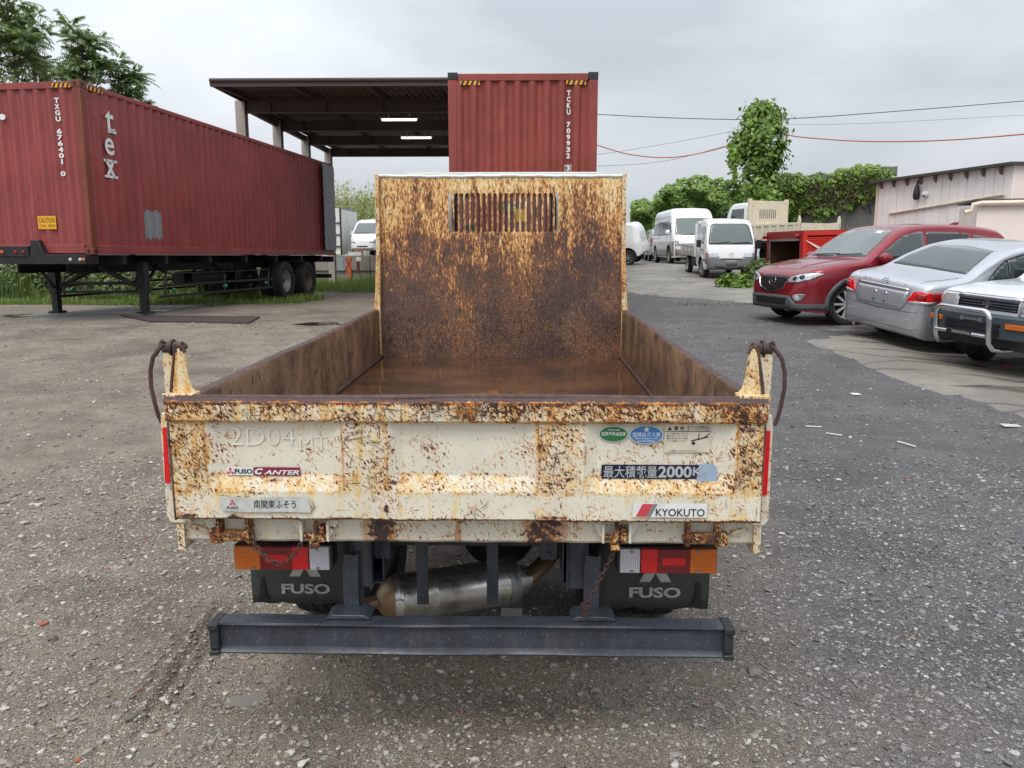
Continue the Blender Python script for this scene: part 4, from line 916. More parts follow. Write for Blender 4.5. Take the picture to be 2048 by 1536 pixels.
# chassis
mb = MB()
for s in (-1, 1):
    x = s * .315
    mb.box(x - .032, x - .026, .24, 4.6, .520, .680); mb.box(x - .032, x + .032, .24, 4.6, .674, .680); mb.box(x - .032, x + .032, .24, 4.6, .520, .526); mb.box(x + .026, x + .032, .26, 4.6, .520, .680)
FR = mb.build('chassis_frame', M['chassis_grey'], TRK, 30, .002)
mb = MB(); mb.box(-.285, .285, .42, .48, .575, .675); mb.box(-.285, .285, 1.6, 1.68, .55, .66); mb.box(-.285, .285, 2.9, 2.98, .55, .66); mb.build('crossmember', M['chassis_grey'], FR, 30, .004)
for s in (-1, 1):
    mb = MB(); q = [(.345, .70), (.285, .70), (.285, .56), (.290, .515), (.340, .515), (.352, .56)]
    p0 = TL(727 if s < 0 else 1153, 1140, .24)
    mb.box(p0.x - .030, p0.x + .030, .215, .235, .518, .675); mb.box(p0.x - .033, p0.x - .027, .20, .24, .515, .678); mb.box(p0.x + .027, p0.x + .033, .20, .24, .515, .678); mb.build('frame_end_channel', M['chassis_grey'], FR, 30, .004)
for px in (767, 1097):
    p = TL(px, 1105, .30); mb = MB(); mb.box(p.x - .028, p.x + .028, .27, .33, .60, .74); mb.prism([(p.x - .028, .60), (p.x + .028, .60), (p.x + .024, .588), (p.x - .024, .588)], 'xz', .275, .325); mb.cyl((p.x, .262, .612), (p.x, .27, .612), .008, n=10); mb.build('tow_lug', M['chassis_grey'], FR, 30, .006)
for px in (845, 985):
    p = TL(px, 1150, .33); p2 = TL(px, 1208, .33); mb = MB(); mb.box(p.x - .019, p.x + .019, .325, .333, p2.z, .735); mb.cyl((p.x, .32, .655), (p.x, .33, .655), .006, n=8); mb.build('hanger_strap', M['chassis_grey'], FR, 30, .002)
mb = MB(); mb.box(-.62, .62, .21, .24, .69, .715); mb.box(-.62, -.46, .19, .215, .60, .69); mb.box(.46, .62, .19, .215, .60, .69); mb.build('lamp_bracket', M['chassis_dark'], FR, 30)
mb = MB(); mb.box(-.30, .30, .5, 3.0, .69, .735); mb.box(-.16, .16, .9, 2.4, .40, .62); mb.build('subframe', M['chassis_dark'], FR, 30)
# muffler
a, b = TL(792, 1196, .62), TL(1035, 1160, .78); ax = (b - a); L = ax.length; r = .088
mb = MB(); mb.lathe([(.012, -.075), (.03, -.07), (.06, -.05), (.082, -.015)], a, ax, 28)
mb.build('muffler_cone', M['heat_brown'], FR)
mb = MB(); prof = [(.082, -.015), (r, 0), (r + .004, .004), (r + .004, .02), (r, .024), (r, L * .28), (r + .003, L * .29), (r + .003, L * .31), (r, L * .32), (r, L * .86), (r + .004, L * .87), (r + .004, L * .92), (r - .01, L * .96), (.04, L + .05)]
mb.lathe(prof, a, ax, 32); mb.build('muffler', M['muffler_steel'], FR, 50)
mb = MB(); d = ax.normalized(); mb.tube([b + d * .04, b + d * .10 + Vector((0, .05, .02)), b + d * .2 + Vector((0, .25, .03)), b + d * .25 + Vector((0, .8, .05))], .034, 12); mb.build('exhaust_pipe', M['heat_brown'], FR); mb = MB(); mb.tube([a - d * .06, a - d * .11 + Vector((0, 0, -.01)), a - d * .12 + Vector((0, -.03, -.03))], .026, 10)
mb.build('exhaust_pipe', M['heat_brown'], FR)
mb = MB(); q = a + d * (L * .93); mb.lathe([(r + .008, -.02), (r + .012, -.015), (r + .012, .015), (r + .008, .02)], q, ax, 28); mb.box(q.x - .03, q.x + .05, q.y - .09, q.y - .05, q.z - r - .03, q.z - r + .02); mb.build('muffler_clamp', M['galvanised'], FR)
# axle, differential, springs
mb = MB(); mb.cyl((-.62, 1.16, .34), (.62, 1.16, .34), .055, n=14); mb.lathe([(.02, -.16), (.10, -.12), (.16, -.03), (.16, .05), (.08, .14), (.04, .2)], (0.05, 1.16, .35), (0, 1, 0), 20)
for s in (-1, 1):
    for k in range(4): mb.box(s * .40 - .03, s * .40 + .03, .55 + k * .06, 1.8 - k * .06, .42 - k * .012, .43 - k * .012)
mb.build('rear_axle', M['chassis_dark'], FR, 40)
def truck_wheel(x, y, r, w, side, dual_in=False):
    mb = MB(); c = (x, y, r); hw = w / 2
    prof = [(r * .60, -hw * .8), (r * .80, -hw), (r * .93, -hw * .96), (r * .985, -hw * .8), (r, -hw * .55), (r * .985, -hw * .5), (r * .985, -hw * .45), (r, -hw * .40), (r, -.05 * hw), (r * .985, -.03 * hw), (r * .985, .03 * hw), (r, .05 * hw), (r, hw * .40), (r * .985, hw * .45), (r * .985, hw * .5), (r, hw * .55), (r * .985, hw * .8), (r * .93, hw * .96), (r * .80, hw), (r * .60, hw * .8)]
    mb.lathe(prof, c, (1, 0, 0), 36); o = mb.build('wheel', M['black_rubber'], TRK, 30)
    mb = MB(); mb.lathe([(.02, side * hw * .2), (r * .3, side * hw * .1), (r * .45, side * hw * .3), (r * .56, side * hw * .75), (r * .61, side * hw * .82), (r * .61, -side * hw * .8)], c, (1, 0, 0), 28); mb.build('rim', M['steel_wheel'], o)
for s in (-1, 1):
    truck_wheel(s * .70, 1.16, .345, .19, s); truck_wheel(s * .485, 1.16, .345, .19, s); truck_wheel(s * .72, 4.05, .345, .19, s)
mb = MB()
for s in (-1, 1):
    mb.prism([(.70, .55), (.78, .66), (.95, .72), (1.35, .72), (1.52, .66), (1.6, .55), (1.57, .55), (1.5, .63), (1.34, .69), (.96, .69), (.8, .64), (.73, .55)], 'yz', s * .40, s * .80)
mb.build('wheel_guard', M['black_plastic'], FR, 30)
# mud flaps with the maker's mark
for s, pL, pR, pB in ((-1, 505, 702, 1206), (1, 1199, 1417, 1216)):
    yf = .47; x0, x1 = TL(pL, 1190, yf).x, TL(pR, 1190, yf).x; zb = TL((pL + pR) / 2, pB, yf).z; zt = .60
    mb = MB(); n = 14
    mb.grid(n, 8, lambda i, j: (x0 + (x1 - x0) * i / (n - 1), yf + .003 * math.sin(i * .7) * (1 - j / 7) ** 2 + .004 * (1 - j / 7), zb + (zt - zb) * j / 7 + (.004 * math.sin(i * 1.9) if j == 0 else 0)))
    o = mb.build('mud_flap', M['mudflap'], TRK, 60); md = o.modifiers.new('solid', 'SOLIDIFY'); md.thickness = .006
    f0, f1 = (TL(564, 1165, yf), TL(662, 1186, yf)) if s < 0 else (TL(1258, 1172, yf), TL(1360, 1194, yf))
    mb = MB(); vs, fs, _, _ = txt('FUSO', f0.x, f1.x, f1.z, f0.z, 0, 0, .035); mb.add([(a, yf - .0085, b) for a, b in vs], fs)
    cx = (f0.x + f1.x) / 2; cz = TL(612, 1139 if s < 0 else 1145, yf).z
    for vs, fs, _, _ in diamonds(cx, cz + .01, .037, 0, 0): mb.add([(a, yf - .0085, b) for a, b in vs], fs)
    mb.build('maker_mark', M['grey_print'], o, 0)
    mb = MB(); xe = x0 + .04 if s < 0 else x1 - .04; mb.add([(xe - .03, yf + .0, zb + .006), (xe + .03, yf - .0, zb + .006), (xe + .012, yf, zb + .03), (xe + .006, yf, zb + .10), (xe - .004, yf, zb + .10), (xe - .01, yf, zb + .03)], [(0, 1, 2, 3, 4, 5)]); mb.v = [(a, yf - .0085, c) for a, b, c in mb.v]; mb.build('water_stain', M['black_paint'], o, 0)
# tail lamps
for s, pL, pR, pT, pB in ((-1, 467, 666, 1089, 1139), (1, 1235, 1433, 1094, 1146)):
    yl = .17; a, b = TL(pL, pT, yl), TL(pR, pB, yl); x0, x1, z0, z1 = a.x, b.x, b.z, a.z; w = x1 - x0
    lamp = MB(); lamp.prism(rrect2d(x0, x1, z0, z1, .006), 'xz', yl, yl + .06); o = lamp.build('tail_lamp', M['black_plastic'], TRK, 30, .002)
    seg = [('lens_amber', 0.012, .275), ('lens_red', .275, .60), ('lens_red_hot', .60, .765), ('lens_clear', .775, .975)]
    for mt, f0, f1 in seg:
        if s > 0: f0, f1 = 1 - f1, 1 - f0
        mb = MB(); mb.prism(rrect2d(x0 + w * f0, x0 + w * f1, z0 + .003, z1 - .003, .003, 3), 'xz', yl - .012, yl + .002); mb.build('lens', M[mt], o, 30, .0015)
    mb = MB()
    for f in (.2, .86):
        f = f if s < 0 else 1 - f
        for zz in (z0 + .009, z1 - .009): mb = MB(); mb.cyl((x0 + w * f, yl - .016, zz), (x0 + w * f, yl - .010, zz), .005, n=10); mb.build('screw', M['galvanised'], o)
    if s < 0: mb = MB(); q = x0 + w * .44
    mb = MB(); q = x0 + w * (.44 if s < 0 else .56); mb.prism(rrect2d(q - .035, q + .035, (z0 + z1) / 2 - .012, (z0 + z1) / 2 + .012, .004, 3), 'xz', yl - .0135, yl - .0115); mb.build('lens_centre', M['lens_red_hot'], o, 0)
# bumper bar and its legs
p0, p1 = TL(422, 1243, .12), TL(1462, 1313, .12); bx0, bx1 = p0.x, p1.x; bz0, bz1 = TL(940, 1314, .097).z, TL(940, 1243, .13).z
mb = MB(); nb = 60
prof = [(.111, bz1 - .012), (.106, bz1 - .006), (.108, bz1), (.165, bz1), (.165, bz0), (.104, bz0), (.101, bz0 + .006), (.108, bz0 + .012), (.120, bz0 + .017), (.121, bz1 - .016)]
xs = np.linspace(bx0 + .02, bx1 - .02, nb)
mb.grid(len(prof) + 1, nb, lambda i, j: (xs[j], prof[i % 10][0] + .0016 * math.sin(xs[j] * 13 + i), prof[i % 10][1] + .0012 * math.sin(xs[j] * 7)))
BP = mb.build('bumper', M['chassis_grey'], TRK, 35)
for x0, x1 in ((bx0 - .002, bx0 + .03), (bx1 - .03, bx1 + .002)):
    mb = MB(); mb.box(x0, x1, .091, .17, bz1 - .018, bz1 + .002); mb.box(x0, x1, .091, .17, bz0 - .002, bz0 + .014); mb.box(x0 + .002, x1 - .002, .098, .168, bz0 + .016, bz1 - .018); mb.build('end_cap', M['chassis_dark'], BP, 30, .004)
for px in (705, 1183):
    x = TL(px, 1200, .2).x; mb = MB(); mb.prism([(x - .026, .456), (x + .026, .456), (x + .026, .60), (x + .018, .635), (x - .02, .64), (x - .026, .60)], 'xz', .19, .20); mb.box(x + .018, x + .026, .19, .26, .456, .64)
    mb.prism([(x - .07, .453), (x + .07, .453), (x + .05, .468), (x - .05, .468)], 'xz', .13, .21)
    mb.build('bumper_leg', M['chassis_grey'], TRK, 30, .003)
# ------------------------------------------------------------------ shipping containers, trailers, the steel shed
def hit_local(inv, px, py, ax, val):
    c = inv @ CAMP; d = inv.to_3x3() @ ray(px, py); return c + d * ((val - c[ax]) / d[ax])
def corrugated(mb, length, z0, z1, fn, pitch=.278, depth=.036, m=0):
    """vertical trapezoid corrugation; fn(u, depth, z) -> point"""
    n = int(round(length / pitch)); p = length / n; us = []
    for k in range(n): us += [(k * p, 0), (k * p + p * .26, 0), (k * p + p * .50, depth), (k * p + p * .76, depth)]
    us.append((length, 0))
    mb.grid(len(us), 2, lambda i, j: fn(us[i][0], us[i][1], z0 if j == 0 else z1), m)
def container(label, L, Hc, pos, rotz, paint, castm, letters, hazard, group=None):
    W = 2.438; hw = W / 2; c = thing('shipping_container', label, 'container', pos, (0, 0, rotz), group); Pm = M[paint]
    mb = MB(); corrugated(mb, W - .28, .16, Hc - .12, lambda u, d, z: (-hw + .14 + u, .012 + d, z), .243, .045); FPN = mb.build('front_panel', Pm, c, 30)
    for s in (-1, 1):
        mb = MB(); corrugated(mb, L - .30, .16, Hc - .10, lambda u, d, z: (s * (hw - .008 - d), .15 + u, z)); o = mb.build('side_panel', Pm, c, 30)
        if s > 0: SPN = o
        mb = MB(); mb.box(min(s * hw, s * (hw - .06)), max(s * hw, s * (hw - .06)), .17, L - .17, .006, .16); mb.build('bottom_rail', Pm, c, 30, .006)
        mb = MB(); mb.box(min(s * hw, s * (hw - .06)), max(s * hw, s * (hw - .06)), .17, L - .17, Hc - .10, Hc - .03); mb.build('top_rail', Pm, c, 30, .006)
        for y in (0, L):
            sy = 1 if y == 0 else -1
            mb = MB(); mb.box(min(s * (hw - .003), s * (hw - .14)), max(s * (hw - .003), s * (hw - .14)), min(y + sy * .003, y + sy * .15), max(y + sy * .003, y + sy * .15), .118, Hc - .118); mb.build('corner_post', M[castm], c, 30, .012)
            for z in (0, Hc - .118):
                mb = MB(); mb.box(min(s * hw, s * (hw - .162)), max(s * hw, s * (hw - .162)), min(y, y + sy * .178), max(y, y + sy * .178), z, z + .118); o = mb.build('corner_casting', M['container_rust' if castm == 'container_rust' else 'chassis_dark'], c, 30, .008)
                if y == 0:
                    mb = MB(); mb.prism(rrect2d(s * (hw - .081) - .03, s * (hw - .081) + .03, z + .025, z + .095, .028), 'xz', -.003, .0); mb.prism([(.05, z + .03), (.12, z + .03), (.12, z + .09), (.05, z + .09)], 'yz', s * hw, s * (hw + .003)); mb.build('casting_hole', M['black_paint'], o, 0)
    for z0, z1 in ((.02, .17), (Hc - .13, Hc - .02)): mb = MB(); mb.box(-hw + .165, hw - .165, .006, .09, z0, z1); mb.build('front_rail', Pm, c, 30, .006)
    mb = MB(); mb.box(-hw + .01, hw - .01, .02, L - .02, Hc - .035, Hc - .02); mb.build('roof', Pm, c, 30)
    mb = MB(); mb.box(-hw + .03, hw - .03, .1, L - .1, .004, .14); mb.build('floor_pan', M['black_paint'], c, 30)
    return c, FPN, SPN
# placing the long container from its near bottom corner and its length
A = atY(187, 508, 13.6); B = None
for Y in np.arange(22, 30, .02):
    q = atY(669, 511, Y)
    if Vector((q.x - A.x, q.y - A.y)).length >= 12.19: B = q; break
dirn = Vector((B.x - A.x, B.y - A.y, 0)).normalized(); rgt = Vector((dirn.y, -dirn.x, 0)); ROT1 = math.atan2(-dirn.x, dirn.y); ZB = (A.z + B.z) / 2 - .0
C1 = Vector((A.x, A.y, 0)) - rgt * 1.219; C1.z = ZB
con1, FP1, SP1 = container('long maroon shipping container with large white letters and a grey patch on its side', 12.19, 2.896, C1, ROT1, 'container_red', 'container_rust', None, None)
INV1 = (Matrix.Translation(C1) @ Matrix.Rotation(ROT1, 4, 'Z')).inverted()
def stacked_words(parent, chars, fn, top, bottom, cx, w, bold):
    n = len(chars); h = (top - bottom) / n; k = 0
    for word in chars.split(' '):
        mb = MB(); stacked(mb, word, fn, top - k * h, top - (k + len(word)) * h, cx, w, 0, bold); mb.build('serial_lettering', M['white_print'], parent, 0); k += len(word) + 1
def stacked(mb, chars, fn, top, bottom, cx, w, m=0, bold=.02):
    """letters one under another between two heights"""
    n = len(chars); h = (top - bottom) / n
    for k, ch in enumerate(chars):
        if ch == ' ': continue
        vs, fs, _, _ = txt(ch, cx - w / 2 * (1 if ch not in '1I' else .35), cx + w / 2 * (1 if ch not in '1I' else .35), top - (k + .86) * h, top - k * h - .04 * h, 0, 0, bold)
        mb.add([fn(a, b) for a, b in vs], fs, m)
def hz_stripe(parent, x0, x1, z0, z1, fn):
    mb = MB(); n = 4; w = (x1 - x0)
    mb.add([fn(x0, z0), fn(x1, z0), fn(x1, z1), fn(x0, z1)], [(0, 1, 2, 3)], 0)
    for k in range(n):
        a = x0 + w * (k + .1) / n; b = a + w * .5 / n; s = w * .35 / n
        mb.add([fn(a, z0, 1), fn(b, z0, 1), fn(b + s, z1, 1), fn(a + s, z1, 1)], [(0, 1, 2, 3)], 1)
    mb.build('hazard_stripe', [M['yellow_sticker'], M['black_print']], parent, 0)
def frontfn(a, b, k=0): return (a, -.001 - .001 * k + .006, b)
def sidefn(a, b, k=0): return (1.219 + .001 + .001 * k - .004, a, b)
t0, t1 = hit_local(INV1, 112, 195, 1, 0), hit_local(INV1, 116, 354, 1, 0); w = abs(hit_local(INV1, 106, 270, 1, 0).x - hit_local(INV1, 118, 270, 1, 0).x)
stacked_words(FP1, 'TXGU 676401 0', frontfn, t0.z, t1.z, t0.x, w * .85, .035)
a = hit_local(INV1, 74, 432, 1, 0); b = hit_local(INV1, 113, 458, 1, 0)
mb = MB(); vs = rrect2d(a.x, b.x, b.z, a.z, .01); mb.add([frontfn(*v) for v in vs], [tuple(range(len(vs)))], 0)
for s_, f in (('CAUTION', (.06, .94, .48, .86)), ('2.9m', (.08, .42, .14, .36)), ('HIGH', (.56, .92, .14, .36))):
    vs, fs, _, _ = txt(s_, a.x + (b.x - a.x) * f[0], a.x + (b.x - a.x) * f[1], b.z + (a.z - b.z) * f[2], b.z + (a.z - b.z) * f[3], 0, 0, .01); mb.add([frontfn(x, z, 1) for x, z in vs], fs, 1)
mb.build('caution_sticker', [M['yellow_sticker'], M['black_print']], FP1, 0)
a = hit_local(INV1, 0, 205, 1, 0); b = hit_local(INV1, 8, 240, 1, 0)
mb = MB(); vs, fs, _, _ = txt('k.', b.x - .45, b.x + .03, b.z, b.z + .42, 0, 0, .03); mb.add([frontfn(x, z) for x, z in vs], fs); mb.build('brand_lettering', M['white_print'], FP1, 0)
hz_stripe(FP1, .72, 1.05, 2.78, 2.85, lambda a, b, k=0: (a, .004 - .001 * k, b)); hz_stripe(SP1, .2, .62, 2.78, 2.85, lambda a, b, k=0: (1.2195 + .001 * k, a, b))
mb = MB()
for ch, p0, p1 in (('t', (209, 218), (230, 268)), ('e', (209, 274), (230, 312)), ('x', (209, 317), (234, 358))):
    u, v = hit_local(INV1, p0[0], p0[1], 0, 1.219), hit_local(INV1, p1[0], p1[1], 0, 1.219)
    vs, fs, _, _ = txt(ch, u.y, v.y, v.z, u.z, 0, 0, .012); mb.add([sidefn(x, z) for x, z in vs], fs)
    if ch in 'tx':
        for zz in ((v.z,) if ch == 't' else (v.z, u.z - .045)): mb.add([sidefn(*q) for q in ((u.y - .02, zz), (v.y + .04, zz), (v.y + .04, zz + .045), (u.y - .02, zz + .045))] if ch == 'x' else [sidefn(*q) for q in ((u.y + .05, zz), (v.y + .05, zz), (v.y + .05, zz + .05), (u.y + .05, zz + .05))], [(0, 1, 2, 3)])
mb.build('brand_lettering', M['white_print'], SP1, 0)
u, v = hit_local(INV1, 288, 420, 0, 1.219), hit_local(INV1, 330, 478, 0, 1.219)
mb = MB(); n = 14; P = [(u.y + (v.y - u.y) * k / (n - 1), u.z + .02 * math.sin(k * 2.3)) for k in range(n)] + [(v.y - (v.y - u.y) * k / (n - 1), v.z + .025 * math.sin(k * 3.1)) for k in range(n)]
def crg(y, base=.008):   # follows the corrugation
    Lc = 12.19 - .30; nn = int(round(Lc / .278)); p = Lc / nn; f = ((y - .15) % p) / p
    d = 0 if f < .26 else ((f - .26) / .24 if f < .5 else (1 if f < .76 else (1 - f) / .24)); return 1.219 - .008 - .036 * d + .004
ys = np.linspace(u.y, v.y, 60); mb.grid(60, 2, lambda i, j: (crg(ys[i]), ys[i], (v.z + .03 * math.sin(i * .7) if j == 0 else u.z + .025 * math.sin(i * .5 + 1)))); mb.build('paint_patch', M['grey_patch'], SP1, 0)
# rear: one door folded back along the side, the other shut
mb = MB(); nh = 9
th = math.radians(4)
for k in range(nh):
    z0 = .16 + k * (2.62 / nh); mb.box(0, .03, 0, 1.16, z0, z0 + .20); mb.box(0, .045, 0, 1.16, z0 + .20, z0 + 2.62 / nh)
o = mb.build('open_door', M['grey_door'], con1, 30, .004); o.location = (1.245, 12.17, 0); o.rotation_euler = (0, 0, math.radians(180) - th); o['label'] = 'grey inner face of the open end door'
o.rotation_euler = (0, 0, math.pi + th); o.location = (1.30, 12.2, 0)
mb = MB(); mb.box(-1.16, 0, 12.13, 12.17, .15, 2.78); mb.build('end_door', M['container_red'], con1, 30)
mb = MB()
for z in (.4, 1.1, 1.9, 2.5): mb.box(1.20, 1.30, 12.10, 12.22, z, z + .16)
mb.build('door_hinge', M['container_rust'], con1, 30)

# semi-trailer under it
def semi_trailer(label, pos, rotz, H, detail=True):
    t = thing('semi_trailer', label, 'trailer', pos, (0, 0, rotz)); Bk = M['black_paint']
    for s in (-1, 1):
        mb = MB(); x = s * .48; mb.box(x - .07, x + .07, .3, 12.2, H - .04, H + .013); mb.box(x - .01, x + .01, .3, 12.2, H - .30, H - .03); mb.box(x - .07, x + .07, .3, 12.2, H - .32, H - .30); mb.build('main_beam', Bk, t, 30)
    mb = MB()
    for y in (1.0, 2.4, 4.2, 6.0, 7.8, 9.6, 11.2): mb = MB(); mb.box(-1.15, 1.15, y - .05, y + .05, H - .16, H + .010); mb.build('crossmember', Bk, t, 30)
    mb = MB(); mb.box(-1.21, 1.16, -.14, .22, H - .15, H + .015); mb.box(-1.21, .12, -.16, -.02, H - .02, H + .16); mb.prism([(.12, H), (.42, H), (.36, H + .10), (.30, H + .26), (.16, H + .26)], 'xz', -.14, -.02); mb.build('front_bolster', Bk, t, 30, .008)
    for dx, mt in ((-.52, 'lamp_clear'), (-.38, 'lamp_amber'), (-.12, 'lamp_red'), (.02, 'lamp_red'), (.88, 'lamp_clear'), (1.06, 'lamp_clear'), (1.12, 'lamp_amber')):
        mb = MB(); z = H + .06 if dx < .5 else H - .07; mb.lathe([(.032, -.02), (.032, .005), (.024, .018), (.002, .022)], (dx, -.16 if dx < .5 else -.14, z), (0, -1, 0), 14); mb.build('marker_lamp', M[mt], t)
    for s in (-1, 1):
        mb = MB(); x = s * .95; y = LEGY; mb.box(x - .085, x + .085, y - .085, y + .085, .42, H - .12); mb.box(x - .065, x + .065, y - .065, y + .065, .06, .46); mb.box(x - .09, x + .09, y - .09, y + .09, .46, .50)
        mb.prism([(x - .15, 0), (x + .15, 0), (x + .09, .07), (x - .09, .07)], 'xz', y - .13, y + .13); mb.build('landing_leg', Bk, t, 30, .006)
    mb = MB(); y = LEGY
    mb.bar((-.95, y, .62), (.95, y, .62), .05, .06); mb.bar((-.9, y, .45), (.9, y, .45), .05, .05)
    for s in (-1, 1): mb.bar((s * .9, y, .5), (s * .2, y, H - .25), .05, .05); mb.bar((s * .95, y, .5), (s * .6, y + 1.1, H - .2), .05, .05); mb.bar((s * .95, y, .5), (s * .6, y - .9, H - .2), .05, .05)
    mb.build('leg_brace', Bk, t, 30)
    for s in (-1, 1):
        mb = MB(); x = s * 1.12; y0, y1 = GUY
        for z in (.34, .56): mb.bar((x, y0, z), (x, y1, z), .03, .05)
        for y in (y0 + .2, (y0 + y1) / 2, y1 - .3): mb.tube([(x, y, .34), (x, y, .62), (x, y + .05, .72), (x * .9, y + .25, .82), (x * .6, y + .3, H - .2)], .022, 6)
        mb.tube([(x, y0 + .3, .80), (x, y1 - .3, .80), (x, y1 - .1, .70), (x, y1 - .05, .36)], .016, 6)
        mb.build('side_guard', Bk, t, 40)
        for y in (y0 + .5, (y0 + y1) / 2, y1 - .5): mb = MB(); mb.lathe([(.045, -.03), (.045, .0), (.03, .03), (.002, .035)], (x + s * .03, y, .46), (s, 0, 0), 12); mb.build('marker_lamp', M['lamp_green'], t)
    for ay in AXY:
        mb = MB(); wz = float(gz(pos[0], pos[1] + ay)) - pos[2]; mb.cyl((-1.1, ay, .54 + wz), (1.1, ay, .54 + wz), .07, n=12); mb.build('axle', M['chassis_dark'], t)
        for s in (-1, 1):
            for x, inner in ((1.08, 0), (.74, 1)):
                R, hw = .54, .145; mb = MB(); pr = [(R * .57, -hw * .8), (R * .80, -hw), (R * .93, -hw * .97), (R * .985, -hw * .82)]
                for k in range(5): a = -hw * .75 + k * hw * .30; pr += [(R, a), (R, a + hw * .22), (R * .982, a + hw * .23), (R * .982, a + hw * .29)]
                pr += [(R * .985, hw * .82), (R * .93, hw * .97), (R * .80, hw), (R * .57, hw * .8)]
                mb.lathe(pr, (s * x, ay, R + wz), (1, 0, 0), 40); o = mb.build('wheel', M['black_rubber'], t, 30)
                mb = MB(); rc = 'steel_wheel' if ay == AXY[0] else 'steel_wheel_brown'
                mb.lathe([(.06, -.02 * s), (.10, -.03 * s), (.11, -.09 * s), (.20, -.10 * s), (.235, -.02 * s), (.255, .09 * s), (.285, .11 * s), (.310, .09 * s)], (s * x, ay, R + wz), (1, 0, 0), 28)
                for k in range(8): q = 2 * math.pi * k / 8; mb.cyl((s * (x - .09), ay + .155 * math.cos(q), R + wz + .155 * math.sin(q)), (s * (x - .06), ay + .155 * math.cos(q), R + wz + .155 * math.sin(q)), .016, n=6)
                mb.build('rim', M[rc], o)
    mb = MB()
    for s in (-1, 1): mb.box(s * .98 - .2, s * .98 + .2, AXY[-1] + .62, AXY[-1] + .64, .25, .9)
    mb.build('mud_flap', M['black_rubber'], t, 30)
    mb = MB(); mb.box(-1.2, 1.2, 12.05, 12.2, H - .2, H - .02); mb.box(-1.1, 1.1, 12.1, 12.2, .45, .58); mb.bar((-.5, 12.1, .5), (-.5, 12.1, H - .2), .08, .08); mb.bar((.5, 12.1, .5), (.5, 12.1, H - .2), .08, .08); mb.build('rear_bolster', Bk, t, 30)
    mb = MB(); mb.cyl((-.25, 5.2, H - .55), (-.25, 6.6, H - .55), .17, n=16); mb.cyl((.35, 5.0, H - .5), (.35, 6.2, H - .5), .13, n=16); mb.build('air_tank', M['chassis_dark'], t)
    return t
GZ1 = float(gz(C1.x, 17))
def side_y(px, x=1.08): return hit_local(INV1, px, 560, 0, x).y
LEGY = hit_local(INV1, 287, 570, 0, .95).y; AXY = (side_y(566), side_y(610)); GUY = (hit_local(INV1, 318, 560, 0, 1.12).y, AXY[0] - .75)
AXY = (AXY[0], max(AXY[1], AXY[0] + 1.28))
semi_trailer('black skeletal semi-trailer standing on its landing legs under the long maroon container', (C1.x, C1.y, GZ1), ROT1, ZB - GZ1 - .016)
# second container on its trailer, end-on behind the dump truck
q0, q1 = atY(895, 141, 12.9), atY(1197, 147, 12.9); s2 = 2.438 / (q1.x - q0.x); Y2 = 12.9 * s2; q0, q1 = atY(895, 141, Y2), atY(1197, 147, Y2)
H2 = 2.896; C2 = Vector(((q0.x + q1.x) / 2, Y2, (q0.z + q1.z) / 2 - H2)); 
con2, FP2, SP2 = container('faded red shipping container seen end-on behind the cab of the dump truck', 12.19, H2, C2, 0, 'container_red_dull', 'container_red_dull', None, None)
INV2 = Matrix.Translation(C2).inverted()
t0, t1 = hit_local(INV2, 1139, 180, 1, 0), hit_local(INV2, 1135, 343, 1, 0)
stacked_words(FP2, 'TCKU 709932 3', frontfn, t0.z, t1.z, t0.x - .01, .062, .035); mb = MB()
bz = t1.z - .002; mb.add([frontfn(t0.x - .01 + a, bz + b) for a, b in ((-.055, -.008), (.055, -.008), (.055, .0), (-.055, .0))], [(0, 1, 2, 3)]); mb.add([frontfn(t0.x - .01 + a, bz + b) for a, b in ((-.055, .1), (.055, .1), (.055, .108), (-.055, .108))], [(0, 1, 2, 3)])
mb.add([frontfn(t0.x - .01 + a, bz + b) for a, b in ((-.055, 0), (-.048, 0), (-.048, .1), (-.055, .1))], [(0, 1, 2, 3)]); mb.add([frontfn(t0.x - .01 + a, bz + b) for a, b in ((.048, 0), (.055, 0), (.055, .1), (.048, .1))], [(0, 1, 2, 3)])
mb.build('check_digit_frame', M['white_print'], FP2, 0)
for x0 in (-1.02, .70): hz_stripe(FP2, x0, x0 + .32, 2.70, 2.765, lambda a, b, k=0: (a, .008 - .001 * k, b))
a, b = hit_local(INV2, 1003, 404, 1, 0), hit_local(INV2, 1045, 424, 1, 0); mb = MB(); mb.add([frontfn(a.x, b.z), frontfn(b.x, b.z), frontfn(b.x, a.z), frontfn(a.x, a.z)], [(0, 1, 2, 3)]); mb.build('paint_patch', M['chassis_grey'], FP2, 0)
a, b = hit_local(INV2, 1031, 418, 1, 0), hit_local(INV2, 1051, 443, 1, 0); mb = MB(); mb.add([frontfn(a.x, b.z, 1), frontfn(b.x, b.z, 1), frontfn(b.x, a.z, 1), frontfn(a.x, a.z, 1)], [(0, 1, 2, 3)]); mb.build('caution_sticker', M['yellow_sticker'], FP2, 0)
GZ2 = float(gz(C2.x, 17)); LEGY, AXY, GUY = 2.4, (9.2, 10.5), (3.6, 8.3)
semi_trailer('black semi-trailer carrying the container seen end-on, mostly hidden by the dump truck', (C2.x, C2.y, GZ2), 0, C2.z - GZ2 - .016)

